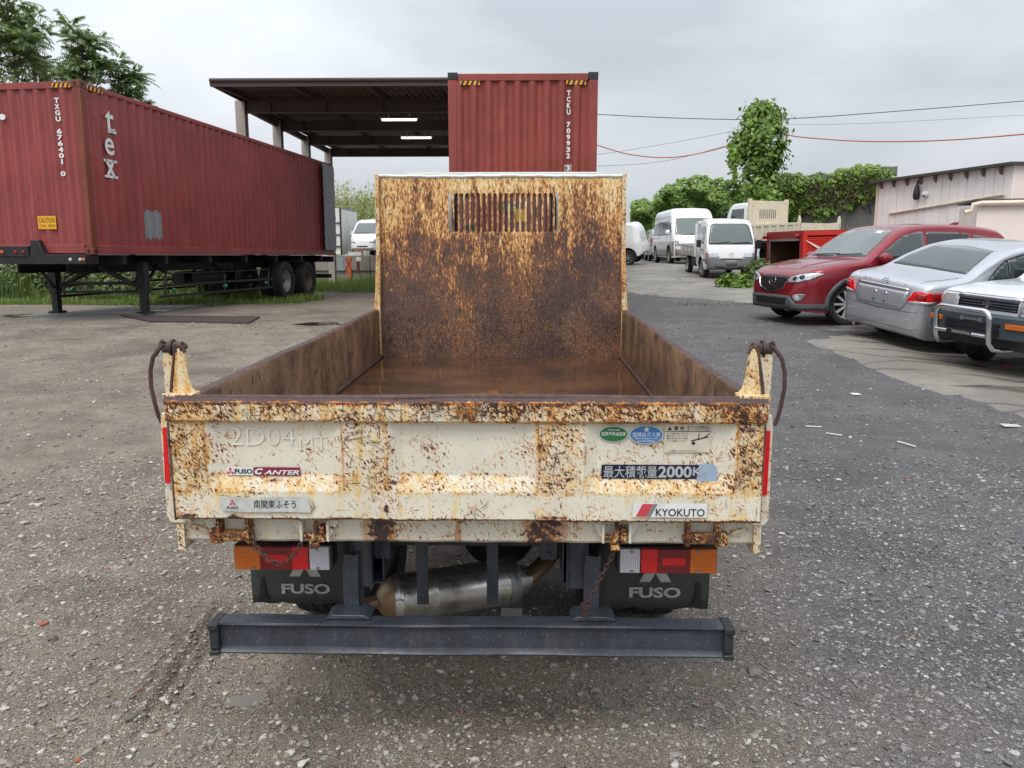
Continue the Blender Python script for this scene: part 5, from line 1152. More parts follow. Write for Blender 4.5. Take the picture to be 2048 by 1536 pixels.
# ------------------------------------------------------------------ open steel shed
def shed():
    D = [24.5, 28.0, 31.5, 35.0]; t = thing('steel_shed', 'open steel-framed shed roof on tall posts with two lit tube lamps', 'shed', (-4, 24.5, float(gz(-4, 24.5))))
    off = -Vector(t.location)
    zb = [atY(600, p, d).z for p, d in zip((227, 265, 290, 312), D)]; zt = [atY(600, p, d).z for p, d in zip((199, 245, 271, 299), D)]; zb = [sum(zb) / 4] * 4; zt = [sum(zt) / 4] * 4
    xl = atY(484, 240, D[0]).x; xr = 1.45
    for k, d in enumerate(D):
        mb = MB(); mb.box(xl, xr, d - .11, d + .11, zt[k] - .03, zt[k]); mb.box(xl, xr, d - .11, d + .11, zb[k], zb[k] + .03); mb.box(xl, xr, d - .012, d + .012, zb[k] + .03, zt[k] - .03)
        for x in np.arange(xl + .9, xr, 1.7): mb.box(x - .01, x + .01, d - .10, d + .10, zb[k] + .03, zt[k] - .03)
        mb.v = [tuple(Vector(v) + off) for v in mb.v]; mb.build('main_beam', M['shed_brown'], t, 30)
        for x in (xl, xr):
            mb = MB(); z0 = float(gz(x, d)); mb.box(x - .14, x + .14, d - .15, d - .13, z0, zt[k]); mb.box(x - .14, x + .14, d + .13, d + .15, z0, zt[k]); mb.box(x - .012, x + .012, d - .13, d + .13, z0, zt[k]); mb.box(x - .2, x + .2, d - .2, d + .2, z0, z0 + .03); mb.v = [tuple(Vector(v) + off) for v in mb.v]; mb.build('post', M['shed_post'], t, 30)
    y0 = 22.0; zr = atY(640, 165, y0).z; y1 = 37.0; xa = atY(421, 165, y0).x
    # roof falls a little to the back: sheet with shallow ribs
    slope = (zt[0] + .12 - zr) / (D[0] - y0); slope = max(min(slope, .02), -.05)
    zrf = lambda y: zt[0] + .16 + max(0, (D[0] - y)) * ((zr - zt[0] - .16) / (D[0] - y0))
    for yy0, yy1 in ((y0, D[0]), (D[0], y1)):
        mb = MB(); corr = []; n = int((xr + .4 - xa) / .2)
        for k in range(n): corr += [(xa + k * .2, 0), (xa + k * .2 + .08, 0), (xa + k * .2 + .1, .04), (xa + k * .2 + .18, .04)]
        mb.grid(len(corr), 2, lambda i, j: (corr[i][0], yy0 if j == 0 else yy1, zrf(yy0 if j == 0 else yy1) + corr[i][1]))
        mb.v = [tuple(Vector(v) + off) for v in mb.v]; o = mb.build('roof_sheet', M['shed_roof'], t, 30); md = o.modifiers.new('solid', 'SOLIDIFY'); md.thickness = .006
    for x in np.arange(xl + .3, xr + .4, 2.03):
        mb = MB(); mb.bar((x, y0 + .05, zrf(y0) - .07), (x, D[0], zrf(D[0]) - .09), .07, .12); mb.bar((x, D[0], zrf(D[0]) - .09), (x, y1, zrf(D[0]) - .09), .07, .12); mb.v = [tuple(Vector(v) + off) for v in mb.v]; mb.build('purlin', M['shed_brown'], t, 30)
    mb = MB(); mb.bar((xa, y0, zrf(y0) - .02), (xr + .38, y0, zrf(y0) - .02), .08, .16); mb.tube([(xa, y0 - .06, zrf(y0) + .06), (xr + .38, y0 - .06, zrf(y0) + .06)], .05, 8); mb.v = [tuple(Vector(v) + off) for v in mb.v]; mb.build('front_fascia', M['shed_brown'], t, 30)
    mb = MB(); mb.bar((xl, D[0], zt[0] - .1), (xl, D[3], zt[3] - .1), .14, .2); mb.bar((xa, y0, zrf(y0)), (xa, y1, zrf(y1)), .06, .14); mb.v = [tuple(Vector(v) + off) for v in mb.v]; mb.build('side_beam', M['shed_brown'], t, 30)
    for pa, pb, py, d in ((764, 833, 240, 26.6), (803, 862, 276, 30.4)):
        a, b = atY(pa, py, d), atY(pb, py, d); z = zrf(30) - .35 if False else a.z
        mb = MB(); mb.box(a.x - .05, b.x + .05, d - .07, d + .07, z + .03, z + .07); mb.box(a.x + .2, a.x + .23, d - .01, d + .01, z + .07, zrf(30) - .1); mb.box(b.x - .23, b.x - .2, d - .01, d + .01, z + .07, zrf(30) - .1); mb.v = [tuple(Vector(v) + off) for v in mb.v]; o = mb.build('lamp_fitting', M['white_print'], t, 30)
        mb = MB(); mb.cyl((a.x, d, z), (b.x, d, z), .028, n=10); mb.v = [tuple(Vector(v) + off) for v in mb.v]; mb.build('lamp_tube', M['lamp_lit'], o)
t_ = NT('lamp_lit'); M['lamp_lit'] = t_.done((.9, .9, .85), .4, emis=(1, .97, .88, 1), estr=3.2)
plain('shed_brown', (74, 66, 62), .7, 0, .4, 3); plain('shed_post', (176, 168, 160), .7, 0, .4, 3); plain('shed_roof', (100, 86, 78), .8, 0, .7, 2.5)
shed()
# ------------------------------------------------------------------ vehicles: lofted bodies, glass / lamps / trim laid on the body surface
# car space: +X forward, +Y its left, Z up, origin on the ground under its middle
def curve(pts):
    xs = np.array([p[0] for p in pts], float); zs = np.array([p[1] for p in pts], float); o = np.argsort(xs, kind='stable'); xs, zs = xs[o], zs[o]
    d = np.gradient(zs, xs)
    sl = np.diff(zs) / np.diff(xs); d[1:-1] = np.where(sl[:-1] * sl[1:] > 0, 2 * sl[:-1] * sl[1:] / (sl[:-1] + sl[1:] + 1e-12), 0); d[0], d[-1] = sl[0], sl[-1]
    def f(x):
        x = float(min(max(x, xs[0]), xs[-1])); i = int(min(max(np.searchsorted(xs, x) - 1, 0), len(xs) - 2)); h = xs[i + 1] - xs[i]; t = (x - xs[i]) / h
        return float((2 * t ** 3 - 3 * t ** 2 + 1) * zs[i] + (t ** 3 - 2 * t ** 2 + t) * h * d[i] + (-2 * t ** 3 + 3 * t ** 2) * zs[i + 1] + (t ** 3 - t ** 2) * h * d[i + 1])
    return f
class Body:
    def __init__(s, top, bot, plan, belt, tumble=.22, r=.09, rz=None, wheels=(), wr=.36, crown=.03, tuck=.06, mats=None, name='body', parent=None, nst=90, arch_depth=.28, shoulder=.015):
        T, Bo, Pl, Be = curve(top), curve(bot), curve(plan), curve(belt); x0, x1 = top[0][0], top[-1][0]
        if x0 > x1: x0, x1 = x1, x0
        u = np.linspace(0, 1, nst); e = .5 - .5 * np.cos(np.pi * u); xs = x0 + (x1 - x0) * (.45 * u + .55 * e)
        R = r; rz = rz or r; rows = []
        for x in xs:
            zt, zb, w, g = T(x), Bo(x), Pl(x), Be(x)
            zt = max(zt, zb + .04); h = zt - zb; rr = min(rz, h * .45); ry = min(R, w * .5)
            sz = zt - rr; lo_top = min(g, sz); row = [(0, zb), (w * .6, zb), (w * (.985 - tuck), zb + .004)]
            for k in range(1, 9):
                q = k / 8; z = zb + (lo_top - zb) * q; y = w * (1 - tuck * (1 - q) ** 2.2) - (shoulder * max(0, (q - .8) / .2) ** 2)
                row.append((y, z))
            wb = row[-1][0]; up = max(0, sz - g)
            for k in range(1, 7): q = k / 6; row.append((wb - tumble * up * q, lo_top + (sz - lo_top) * q))
            we = wb - tumble * up
            for k in range(1, 8): a = math.pi / 2 * k / 7; row.append((we - ry + ry * math.cos(a), sz + (rr - crown * .6) * math.sin(a)))
            ze = sz + rr - crown * .6
            for k in range(1, 6): q = k / 5; row.append(((we - ry) * (1 - q), ze + crown * .6 * (1 - (1 - q) ** 2)))
            rows.append([(x, y, z) for y, z in row])
        n = len(rows[0]); mb = MB(); full = []
        for rw in rows: full.append([(x, -y, z) for x, y, z in rw[::-1]][:-1] + rw[1:-1] if False else rw + [(x, -y, z) for x, y, z in rw[::-1][1:-1]])
        N = len(full[0]); vs = [p for rw in full for p in rw]; fs = []
        for j in range(len(full) - 1):
            for i in range(N): fs.append((j * N + i, j * N + (i + 1) % N, (j + 1) * N + (i + 1) % N, (j + 1) * N + i))
        fs += [tuple(range(N))[::-1], tuple((len(full) - 1) * N + i for i in range(N))]
        mb.add(vs, fs); me = mb.mesh(name, mats, 50, 1e-4)
        s.bvh = BVHTree.FromPolygons([v.co.copy() for v in me.vertices], [tuple(p.vertices) for p in me.polygons])
        o = mk(name, me, parent); s.o = o; s.parent = parent; s.plan = Pl
        if wheels:
            cut = MB()
            for wx in wheels:
                for sd in (-1, 1):
                    W = Pl(wx) + .1; cut.cyl((wx, sd * (W - .1 - arch_depth), wr * .93), (wx, sd * W, wr * .93), wr, n=32, m=0)
            cm = cut.mesh('cutter', [M['black_plastic']], 0); co = bpy.data.objects.new('cutter', cm); COL.objects.link(co)
            for md in list(o.modifiers): o.modifiers.remove(md)
            md = o.modifiers.new('cut', 'BOOLEAN'); md.operation = 'DIFFERENCE'; md.object = co; md.solver = 'EXACT'
            try: md.material_mode = 'TRANSFER'
            except Exception: pass
            dg = bpy.context.evaluated_depsgraph_get(); nm = bpy.data.meshes.new_from_object(o.evaluated_get(dg)); o.modifiers.clear(); o.data = nm; nm.name = name
            bpy.data.objects.remove(co)
            nm.polygons.foreach_set('use_smooth', [True] * len(nm.polygons)); nm.set_sharp_from_angle(angle=math.radians(38))
    def cast(s, view, a, b):
        D = {'F': (Vector((9, a, b)), Vector((-1, 0, 0))), 'R': (Vector((-9, a, b)), Vector((1, 0, 0))), 'L': (Vector((a, 9, b)), Vector((0, -1, 0))), 'S': (Vector((a, -9, b)), Vector((0, 1, 0))), 'T': (Vector((a, b, 9)), Vector((0, 0, -1)))}[view]
        h = s.bvh.ray_cast(*D)
        return (h[0], h[1]) if h[0] is not None else None
    def patch(s, name, view, P, mat, off=.005, res=.05, parent=None, label=None):
        """a surface piece whose outline P is given in a flat view, laid on the body"""
        bm = bmesh.new(); f = bm.faces.new([bm.verts.new((p[0], p[1], 0)) for p in P])
        xs = [p[0] for p in P]; ys = [p[1] for p in P]
        for ax, lo, hi in ((0, min(xs), max(xs)), (1, min(ys), max(ys))):
            for c in np.arange(lo + res, hi, res):
                bmesh.ops.bisect_plane(bm, geom=bm.verts[:] + bm.edges[:] + bm.faces[:], plane_co=(c, 0, 0) if ax == 0 else (0, c, 0), plane_no=(1, 0, 0) if ax == 0 else (0, 1, 0))
        bad = []
        for v in bm.verts:
            h = s.cast(view, v.co.x, v.co.y)
            if h is None: bad.append(v); continue
            nn = h[1]
            vd = {'F': Vector((1, 0, 0)), 'R': Vector((-1, 0, 0)), 'L': Vector((0, 1, 0)), 'S': Vector((0, -1, 0)), 'T': Vector((0, 0, 1))}[view]
            if nn.dot(vd) < 0: nn = -nn
            v.co = h[0] + nn * off
        bmesh.ops.delete(bm, geom=bad, context='VERTS'); bmesh.ops.recalc_face_normals(bm, faces=bm.faces)
        me = bpy.data.meshes.new(name); bm.to_mesh(me); bm.free(); me.materials.append(mat)
        me.polygons.foreach_set('use_smooth', [True] * len(me.polygons)); o = mk(name, me, parent or s.parent)
        md = o.modifiers.new('solid', 'SOLIDIFY'); md.thickness = off * .9; md.offset = -1 
        if label: o['label'] = label
        return o
    def line(s, name, view, pts, mat, r=.004, off=.001, parent=None, closed=False, res=.06):
        Q = []
        for a, b in zip(pts, pts[1:] + ([pts[0]] if closed else [])):
            n = max(1, int(math.hypot(b[0] - a[0], b[1] - a[1]) / res))
            for k in range(n): Q.append((a[0] + (b[0] - a[0]) * k / n, a[1] + (b[1] - a[1]) * k / n))
        if not closed: Q.append(pts[-1])
        W = []
        for q in Q:
            h = s.cast(view, *q)
            if h: W.append(h[0] + h[1] * off)
        if len(W) < 2: return None
        mb = MB(); mb.tube(W, r, 6, closed=closed); return mb.build(name, mat, parent or s.parent)
def wheel_pair(parent, x, ys, R, w, rim, spokes, steer=0.0, rimr=.66, hub=True):
    for sd in (-1, 1):
        y = sd * ys; hw = w / 2; mb = MB(); c = Vector((0, 0, 0)); ax = Vector((0, sd, 0))
        pr = [(R * rimr * .98, -hw * .85), (R * .82, -hw), (R * .94, -hw * .94), (R * .985, -hw * .75)]
        for k in range(4): a = -hw * .68 + k * hw * .35; pr += [(R, a), (R, a + hw * .26), (R * .982, a + hw * .27), (R * .982, a + hw * .33)]
        pr += [(R * .985, hw * .75), (R * .94, hw * .94), (R * .82, hw), (R * rimr, hw * .85)]
        mb.lathe(pr, c, ax, 36); o = mb.build('wheel', M['black_rubber'], parent, 30); o.location = (x, y, R); o.rotation_euler = (0, 0, steer)
        mb = MB(); rr = R * rimr
        mb.lathe([(rr * .99, -hw * .8), (rr * .93, -hw * .2), (rr * .93, hw * .55), (rr * 1.0, hw * .84), (rr * 1.04, hw * .88), (rr * 1.04, hw * .80)], c, ax, 32)
        if spokes:
            for k in range(spokes):
                q = 2 * math.pi * k / spokes
                for dq in ((-.10, .10) if spokes <= 6 else (0,)):
                    p0 = Vector((rr * .16 * math.cos(q), sd * hw * .62, rr * .16 * math.sin(q))); p1 = Vector((rr * .97 * math.cos(q + dq), sd * hw * .72, rr * .97 * math.sin(q + dq))); mb.bar(p0, p1, rr * (.17 if spokes <= 6 else .15), .025, up=(0, 1, 0))
            mb.lathe([(.001, hw * .72), (rr * .15, hw * .70), (rr * .20, hw * .55)], c, ax, 18)
        else: mb.lathe([(.001, hw * .45), (rr * .25, hw * .42), (rr * .3, hw * .25), (rr * .6, hw * .2), (rr * .85, hw * .45), (rr * .95, hw * .6)], c, ax, 28)
        mb.build('rim', rim, o, 35)
        mb = MB(); mb.lathe([(.001, -hw * .2), (rr * .92, -hw * .2)], c, ax, 24); mb.build('brake_disc', M['black_plastic'], o)
def place(t, contact_local, world_xy, heading):
    """put a vehicle so that a point of it stands on a ground point"""
    R = Matrix.Rotation(heading, 3, 'Z'); p = R @ Vector((contact_local[0], contact_local[1], 0)); t.location = (world_xy[0] - p.x, world_xy[1] - p.y, 0)
    # follow the slope of the ground
    c = Vector(t.location); f = R @ Vector((1, 0, 0)); l = R @ Vector((0, 1, 0)); hL, hW = 1.3, .75
    z = lambda v: float(gz(v.x, v.y))
    zf, zr_, zl, zr2 = z(c + f * hL), z(c - f * hL), z(c + l * hW), z(c - l * hW)
    t.location.z = (zf + zr_ + zl + zr2) / 4
    t.rotation_euler = (math.atan2(zl - zr2, 2 * hW), -math.atan2(zf - zr_, 2 * hL), heading)
def ring_emblem(b, view, cx, cz, a, h, parent, mat, kind):
    b.line('emblem', view, [(cx + a * math.cos(q), cz + h * math.sin(q)) for q in [2 * math.pi * k / 20 for k in range(20)]], mat, .006, .008, parent, True, .5)
    if kind == 'wing': b.line('emblem', view, [(cx - a * .8, cz + h * .45), (cx - a * .25, cz + h * .2), (cx, cz - h * .35), (cx + a * .25, cz + h * .2), (cx + a * .8, cz + h * .45)], mat, .006, .008, parent)
    else:
        b.line('emblem', view, [(cx + a * .85 * math.cos(q), cz + h * .5 + h * .38 * math.sin(q)) for q in [2 * math.pi * k / 14 for k in range(14)]], mat, .005, .008, parent, True, .5)
        b.line('emblem', view, [(cx + a * .32 * math.cos(q), cz + h * .92 * math.sin(q)) for q in [2 * math.pi * k / 14 for k in range(14)]], mat, .005, .008, parent, True, .5)
BL = 'black_plastic'
def mirror(P): return [(-a, b) for a, b in P][::-1]

# ---- red SUV
def red_suv():
    t = thing('red_suv', 'metallic red SUV with black mesh grille and grey lower trim, nose towards the gravel', 'car')
    top = [(-2.27, .62), (-2.235, .85), (-2.16, 1.08), (-2.02, 1.32), (-1.86, 1.54), (-1.70, 1.615), (-1.2, 1.672), (-.5, 1.70), (.0, 1.675), (.32, 1.58), (.75, 1.31), (1.06, 1.115), (1.45, 1.06), (1.85, .985), (2.08, .91), (2.19, .82), (2.245, .70), (2.27, .56)]
    bot = [(-2.27, .50), (-2.2, .30), (-1.9, .23), (0, .20), (1.8, .21), (2.15, .24), (2.25, .33), (2.27, .47)]
    plan = [(-2.27, .62), (-2.2, .78), (-2.0, .86), (-1.35, .915), (0, .90), (1.35, .92), (1.8, .885), (2.05, .80), (2.18, .68), (2.24, .56), (2.27, .46)]
    belt = [(-2.27, 1.12), (-1.5, 1.12), (0, 1.06), (1.1, 1.0), (2.27, .9)]
    b = Body(top, bot, plan, belt, .30, .13, .11, (1.35, -1.35), .40, .035, .05, [M['paint_red'], M[BL]], 'body', t)
    b.patch('windscreen', 'F', [(-.70, 1.14), (0, 1.13), (.70, 1.14), (.64, 1.36), (.56, 1.57), (0, 1.60), (-.56, 1.57), (-.64, 1.36)], M['pale_glass'], .006)
    mb = MB(); mb.box(0, .005, -.05, .05, 0, .04)
    for sd, v in ((1, 'L'), (-1, 'S')):
        b.patch('side_window', v, [(.62, 1.115), (.84, 1.125), (.55, 1.32), (.28, 1.48), (-.02, 1.545), (-.12, 1.545), (-.12, 1.10)], M['car_glass'], .006)
        b.patch('side_window', v, [(-.20, 1.10), (-.20, 1.548), (-.9, 1.535), (-1.08, 1.505), (-1.10, 1.14)], M['dark_glass'], .006)
        b.patch('side_window', v, [(-1.17, 1.15), (-1.16, 1.50), (-1.55, 1.44), (-1.72, 1.26), (-1.62, 1.19)], M['dark_glass'], .006)
        b.line('window_trim', v, [(.92, 1.105), (-.2, 1.085), (-1.2, 1.125), (-1.68, 1.19)], M[BL], .008)
        b.line('door_seam', v, [(.98, 1.05), (.96, .6), (.88, .36), (-.20, .34), (-.17, .8), (-.16, 1.08)], M[BL], .004); b.line('door_seam', v, [(-.20, .34), (-.95, .36), (-1.1, .6), (-1.14, 1.1)], M[BL], .004)
        b.line('body_crease', v, [(1.0, .93), (-.3, .88), (-1.9, .95)], M['paint_red'], .008)
        # grey arch and sill cladding
        for wx in (1.35, -1.35):
            P = [(wx + .475 * math.cos(a), .33 + .475 * math.sin(a)) for a in np.linspace(-.28, math.pi + .28, 26)] + [(wx + .398 * math.cos(a), .33 + .398 * math.sin(a)) for a in np.linspace(math.pi + .28, -.28, 26)]
            b.patch('arch_trim', v, P, M['trim_grey'], .012, .08)
        b.patch('sill_trim', v, [(.90, .22), (.93, .36), (-.90, .36), (-.88, .22)], M['trim_grey'], .012)
        b.patch('headlight', 'F', [(sd * a, c) for a, c in ((.40, .735), (.47, .70), (.66, .72), (.80, .775), (.865, .86), (.80, .875), (.60, .845), (.44, .80))][::sd], M['headlamp'], .010, .03)
        b.line('headlight_rim', 'F', [(sd * a, c) for a, c in ((.40, .735), (.47, .70), (.66, .72), (.80, .775), (.865, .86), (.80, .875), (.60, .845), (.44, .80))], M[BL], .006, .008, None, True)
        for lx, lz in ((.56, .775), (.68, .80)): b.patch('projector', 'F', [(sd * (lx + .04 * math.cos(q)), lz + .035 * math.sin(q)) for q in [2 * math.pi * k / 12 for k in range(12)]], M['trim_grey_dark'], .014, .03)
        b.patch('fog_lamp', 'F', [(sd * a, c) for a, c in ((.545, .49), (.60, .40), (.70, .42), (.755, .52), (.66, .525))][::sd], M['chrome'], .010, .03)
        b.patch('fog_lens', 'F', [(sd * (.64 + .04 * math.cos(q)), .45 + .04 * math.sin(q)) for q in [2 * math.pi * k / 12 for k in range(12)]], M['lamp_clear'], .015, .03)
        b.patch('tail_lamp', 'R', [(sd * a, c) for a, c in ((.5, .98), (.82, 1.0), (.84, 1.1), (.5, 1.08))][::sd], M['lamp_red'], .01, .04)
        mb = MB(); mb.lathe([(.001, .09), (.07, .075), (.10, .02), (.095, -.05), (.05, -.08), (.001, -.085)], (.78, sd * .98, 1.10), (0, sd, .1), 14); mb.bar((.80, sd * .84, 1.06), (.79, sd * .95, 1.07), .05, .03); mb.build('wing_mirror', M['paint_red'], t)
        b.patch('door_handle', v, [(-.05, .955), (.14, .955), (.14, .985), (-.05, .985)], M['paint_red'], .02); b.patch('door_handle', v, [(-.95, .98), (-.76, .98), (-.76, 1.01), (-.95, 1.01)], M['paint_red'], .02)
    G = [(-.36, .81), (0, .82), (.36, .81), (.40, .755), (.31, .62), (.10, .555), (0, .54), (-.10, .555), (-.31, .62), (-.40, .755)]
    gr = b.patch('grille', 'F', G, M[BL], .006, .04)
    mb = MB()
    for k in range(-9, 10):
        for z in (.60, .64, .68, .72, .76):
            if abs(k) * .04 < .40 - max(0, .70 - z) * 1.6:
                h = b.cast('F', k * .04, z)
                if h: p = h[0] + h[1] * .008; mb.box(p.x, p.x + .006, p.y - .012, p.y + .012, p.z - .012, p.z + .012)
    mb.build('grille_mesh', M['trim_grey_dark'], gr, 0)
    b.line('grille_surround', 'F', [(-.41, .76), (-.32, .615), (-.10, .55), (0, .535), (.10, .55), (.32, .615), (.41, .76)], M['chrome'], .011, .008, gr)
    ring_emblem(b, 'F', 0, .715, .085, .07, gr, M['chrome'], 'wing')
    b.patch('lower_intake', 'F', [(-.40, .34), (.40, .34), (.44, .45), (-.44, .45)], M[BL], .016, .05)
    b.patch('lower_trim', 'F', [(-.46, .255), (.46, .255), (.86, .28), (.86, .36), (.62, .36), (.50, .49), (-.50, .49), (-.62, .36), (-.86, .36), (-.86, .28)], M['trim_grey'], .010, .05)
    b.line('bonnet_seam', 'T', [(2.06, .0), (2.02, .40), (1.80, .72), (1.1, .80)], M[BL], .003, .0); b.line('bonnet_seam', 'T', [(2.06, .0), (2.02, -.40), (1.80, -.72), (1.1, -.80)], M[BL], .003, .0)
    b.line('bonnet_crease', 'T', [(1.95, .36), (1.1, .52)], M['paint_red'], .010, 0); b.line('bonnet_crease', 'T', [(1.95, -.36), (1.1, -.52)], M['paint_red'], .010, 0)
    b.line('wiper', 'F', [(-.55, 1.15), (.05, 1.165)], M[BL], .010, .012); b.line('wiper', 'F', [(.02, 1.15), (.58, 1.17)], M[BL], .010, .012)
    b.patch('windscreen_sticker', 'F', [(.24, 1.52), (.40, 1.51), (.40, 1.555), (.24, 1.565)], M['white_print'], .012)
    mb = MB(); mb.prism([(-1.55, 1.64), (-1.30, 1.66), (-1.50, 1.735), (-1.62, 1.735)], 'xz', -.025, .025); mb.build('roof_fin', M['paint_red'], t, 30, .006)
    b.patch('rear_window', 'R', [(-.58, 1.2), (.58, 1.2), (.5, 1.5), (-.5, 1.5)], M['dark_glass'], .006)
    wheel_pair(t, 1.35, .79, .355, .225, M['alloy'], 10, math.radians(-14), .68); wheel_pair(t, -1.35, .79, .355, .225, M['alloy'], 10, 0, .68)
    p = gnd(1694, 651); place(t, (1.35, .86), (p.x, p.y), math.radians(197))
    return t
plain('trim_grey', (86, 90, 96), .6, 0, .3, 10); plain('trim_grey_dark', (58, 60, 64), .4, .3, .2, 10); plain('headlamp', (206, 210, 212), .12, .55, .5, 22, coat=.8)
plain('bumper_grey', (112, 114, 116), .6, 0, .3, 9); plain('bumper_teal', (56, 68, 74), .55, 0, .3, 9); plain('plate_grey', (120, 118, 118), .5)

# ---- silver sedan, tail towards the viewer
def silver_sedan():
    t = thing('silver_sedan', 'silver saloon car parked tail first with red wrap-around lamps and empty plate recess', 'car')
    top = [(-2.30, .60), (-2.285, .75), (-2.25, .90), (-2.205, 1.00), (-2.10, 1.045), (-1.85, 1.065), (-1.58, 1.10), (-1.2, 1.27), (-.75, 1.42), (-.3, 1.468), (.1, 1.472), (.45, 1.42), (.85, 1.2), (1.2, 1.02), (1.6, .95), (2.05, .85), (2.25, .70), (2.30, .5)]
    bot = [(-2.30, .44), (-2.26, .30), (-2.1, .235), (-1.5, .20), (1.5, .19), (2.1, .2), (2.28, .28), (2.30, .42)]
    plan = [(-2.30, .60), (-2.25, .72), (-2.15, .785), (-1.9, .825), (-1.2, .845), (0, .845), (1.3, .84), (1.9, .77), (2.2, .6), (2.30, .42)]
    belt = [(-2.30, .98), (-1.6, 1.0), (-.5, .96), (.8, .92), (2.3, .85)]
    b = Body(top, bot, plan, belt, .34, .11, .09, (1.35, -1.35), .36, .03, .05, [M['paint_silver'], M[BL]], 'body', t)
    b.patch('rear_window', 'R', [(-.66, 1.115), (0, 1.125), (.66, 1.115), (.60, 1.25), (.49, 1.39), (0, 1.415), (-.49, 1.39), (-.60, 1.25)], M['car_glass'], .006)
    b.patch('windscreen', 'F', [(-.62, 1.04), (.62, 1.04), (.5, 1.38), (-.5, 1.38)], M['car_glass'], .006)
    for sd, v in ((1, 'L'), (-1, 'S')):
        b.patch('side_window', v, [(-1.22, 1.035), (-.90, 1.03), (-.86, 1.03), (-.86, 1.265), (-.98, 1.21), (-1.12, 1.11)], M['car_glass'], .007); b.patch('side_window', v, [(-.83, 1.03), (-.83, 1.28), (-.5, 1.34), (-.06, 1.355), (-.06, 1.005)], M['car_glass'], .007); b.patch('side_window', v, [(.0, 1.0), (.0, 1.355), (.3, 1.31), (.62, 1.14), (.82, 1.0)], M['car_glass'], .007)
        b.patch('window_frame', v, [(-1.28, 1.015), (.88, .985), (.62, 1.165), (.3, 1.335), (-.1, 1.375), (-.55, 1.365), (-.88, 1.295), (-1.05, 1.20)], M[BL], .003)
        b.line('door_seam', v, [(-1.28, 1.02), (-1.18, .9), (-1.02, .62), (-.92, .34), (-.05, .32), (-.03, .98)], M[BL], .004); b.line('door_seam', v, [(-.05, .32), (.95, .34), (1.02, .95)], M[BL], .004)
        b.patch('tail_lamp', 'R', [(sd * a, c) for a, c in ((.50, .765), (.60, .74), (.785, .755), (.835, .83), (.815, .905), (.66, .915), (.58, .90))][::sd], M['lamp_red_bright'], .012, .03)
        b.patch('tail_lamp', v, [(-2.13, .76), (-2.00, .80), (-1.90, .885), (-1.93, .905), (-2.16, .905)], M['lamp_red'], .012, .03)
        b.patch('reverse_lamp', 'R', [(sd * a, c) for a, c in ((.52, .757), (.60, .738), (.785, .752), (.80, .782), (.62, .775))][::sd], M['lamp_clear'], .018, .03)
        b.patch('lamp_inner', 'R', [(sd * a, c) for a, c in ((.63, .80), (.75, .80), (.755, .875), (.64, .88))][::sd], M['lamp_red'], .018, .03)
        mb = MB(); mb.lathe([(.001, .08), (.06, .07), (.09, .02), (.085, -.05), (.04, -.08), (.001, -.085)], (.72, sd * .92, 1.02), (0, sd, .1), 14); mb.bar((.74, sd * .80, .99), (.73, sd * .9, 1.0), .05, .03); mb.build('wing_mirror', M['paint_silver'], t)
        b.patch('door_handle', v, [(-.80, .90), (-.62, .90), (-.62, .925), (-.80, .925)], M['paint_silver'], .02); b.patch('headlight', 'F', [(sd * a, c) for a, c in ((.35, .62), (.7, .66), (.72, .75), (.4, .72))][::sd], M['headlamp'], .01, .04)
    # boot lid: chrome strip, plate recess, emblem, seams
    b.patch('chrome_strip', 'R', [(-.47, .895), (.47, .895), (.46, .922), (-.46, .922)], M['chrome'], .016, .05)
    b.patch('plate_recess', 'R', [(-.40, .635), (.40, .635), (.46, .74), (.47, .885), (-.47, .885), (-.46, .74)], M['paint_greysilver'], .006, .05)
    b.line('boot_seam', 'R', [(-.49, .93), (-.50, .75), (-.42, .615), (0, .605), (.42, .615), (.50, .75), (.49, .93)], M[BL], .004, .002)
    b.line('boot_seam', 'T', [(-2.16, .58), (-1.62, .69)], M[BL], .004, 0); b.line('boot_seam', 'T', [(-2.16, -.58), (-1.62, -.69)], M[BL], .004, 0)
    b.line('bumper_seam', 'R', [(-.80, .64), (-.52, .615), (0, .595), (.52, .615), (.80, .64)], M['trim_grey'], .004, .002)
    b.line('bumper_crease', 'R', [(-.78, .42), (-.62, .37), (.62, .37), (.78, .42)], M['trim_grey'], .005, .002)
    ring_emblem(b, 'R', 0, .975, .062, .042, b.o, M['chrome'], 'ovals')
    for cx, w_, z, tx in ((-.36, .17, .975, 'PREMIO'), (.37, .05, .975, 'G')):
        vs, fs, _, _ = txt(tx, -cx - w_ / 2 if False else cx - w_ / 2, cx + w_ / 2, z - .014, z + .014, 0, 0, .03); mb = MB(); W = []
        for a, c in vs:
            h = b.cast('R', -a, c); W.append(tuple(h[0] + h[1] * .004) if h else (-2.2, -a, c))
        mb.add(W, fs); mb.build('badge', M['chrome'], t, 0)
    for y in (-.10, .10):
        for z, r_, mt in ((.81, .018, 'chrome'), (.70, .012, BL)): b.patch('plate_bolt', 'R', [(y + r_ * math.cos(q), z + r_ * math.sin(q)) for q in [2 * math.pi * k / 10 for k in range(10)]], M[mt], .014, .05)
    for y in (-.55, .55): b.patch('sensor', 'R', [(y + .011 * math.cos(q), .50 + .011 * math.sin(q)) for q in [2 * math.pi * k / 10 for k in range(10)]], M['paint_greysilver'], .010, .05)
    mb = MB(); mb.box(-.6, -.35, -.55, .55, .9, 1.18); mb.build('seat', M[BL], t, 30, .03)
    mb = MB(); mb.cyl((-2.25, .5, .26), (-1.9, .5, .27), .03, n=10); mb.build('tail_pipe', M['chrome'], t)
    wheel_pair(t, 1.35, .745, .31, .19, M['alloy'], 9, 0, .64); wheel_pair(t, -1.35, .745, .31, .19, M['alloy'], 9, 0, .64)
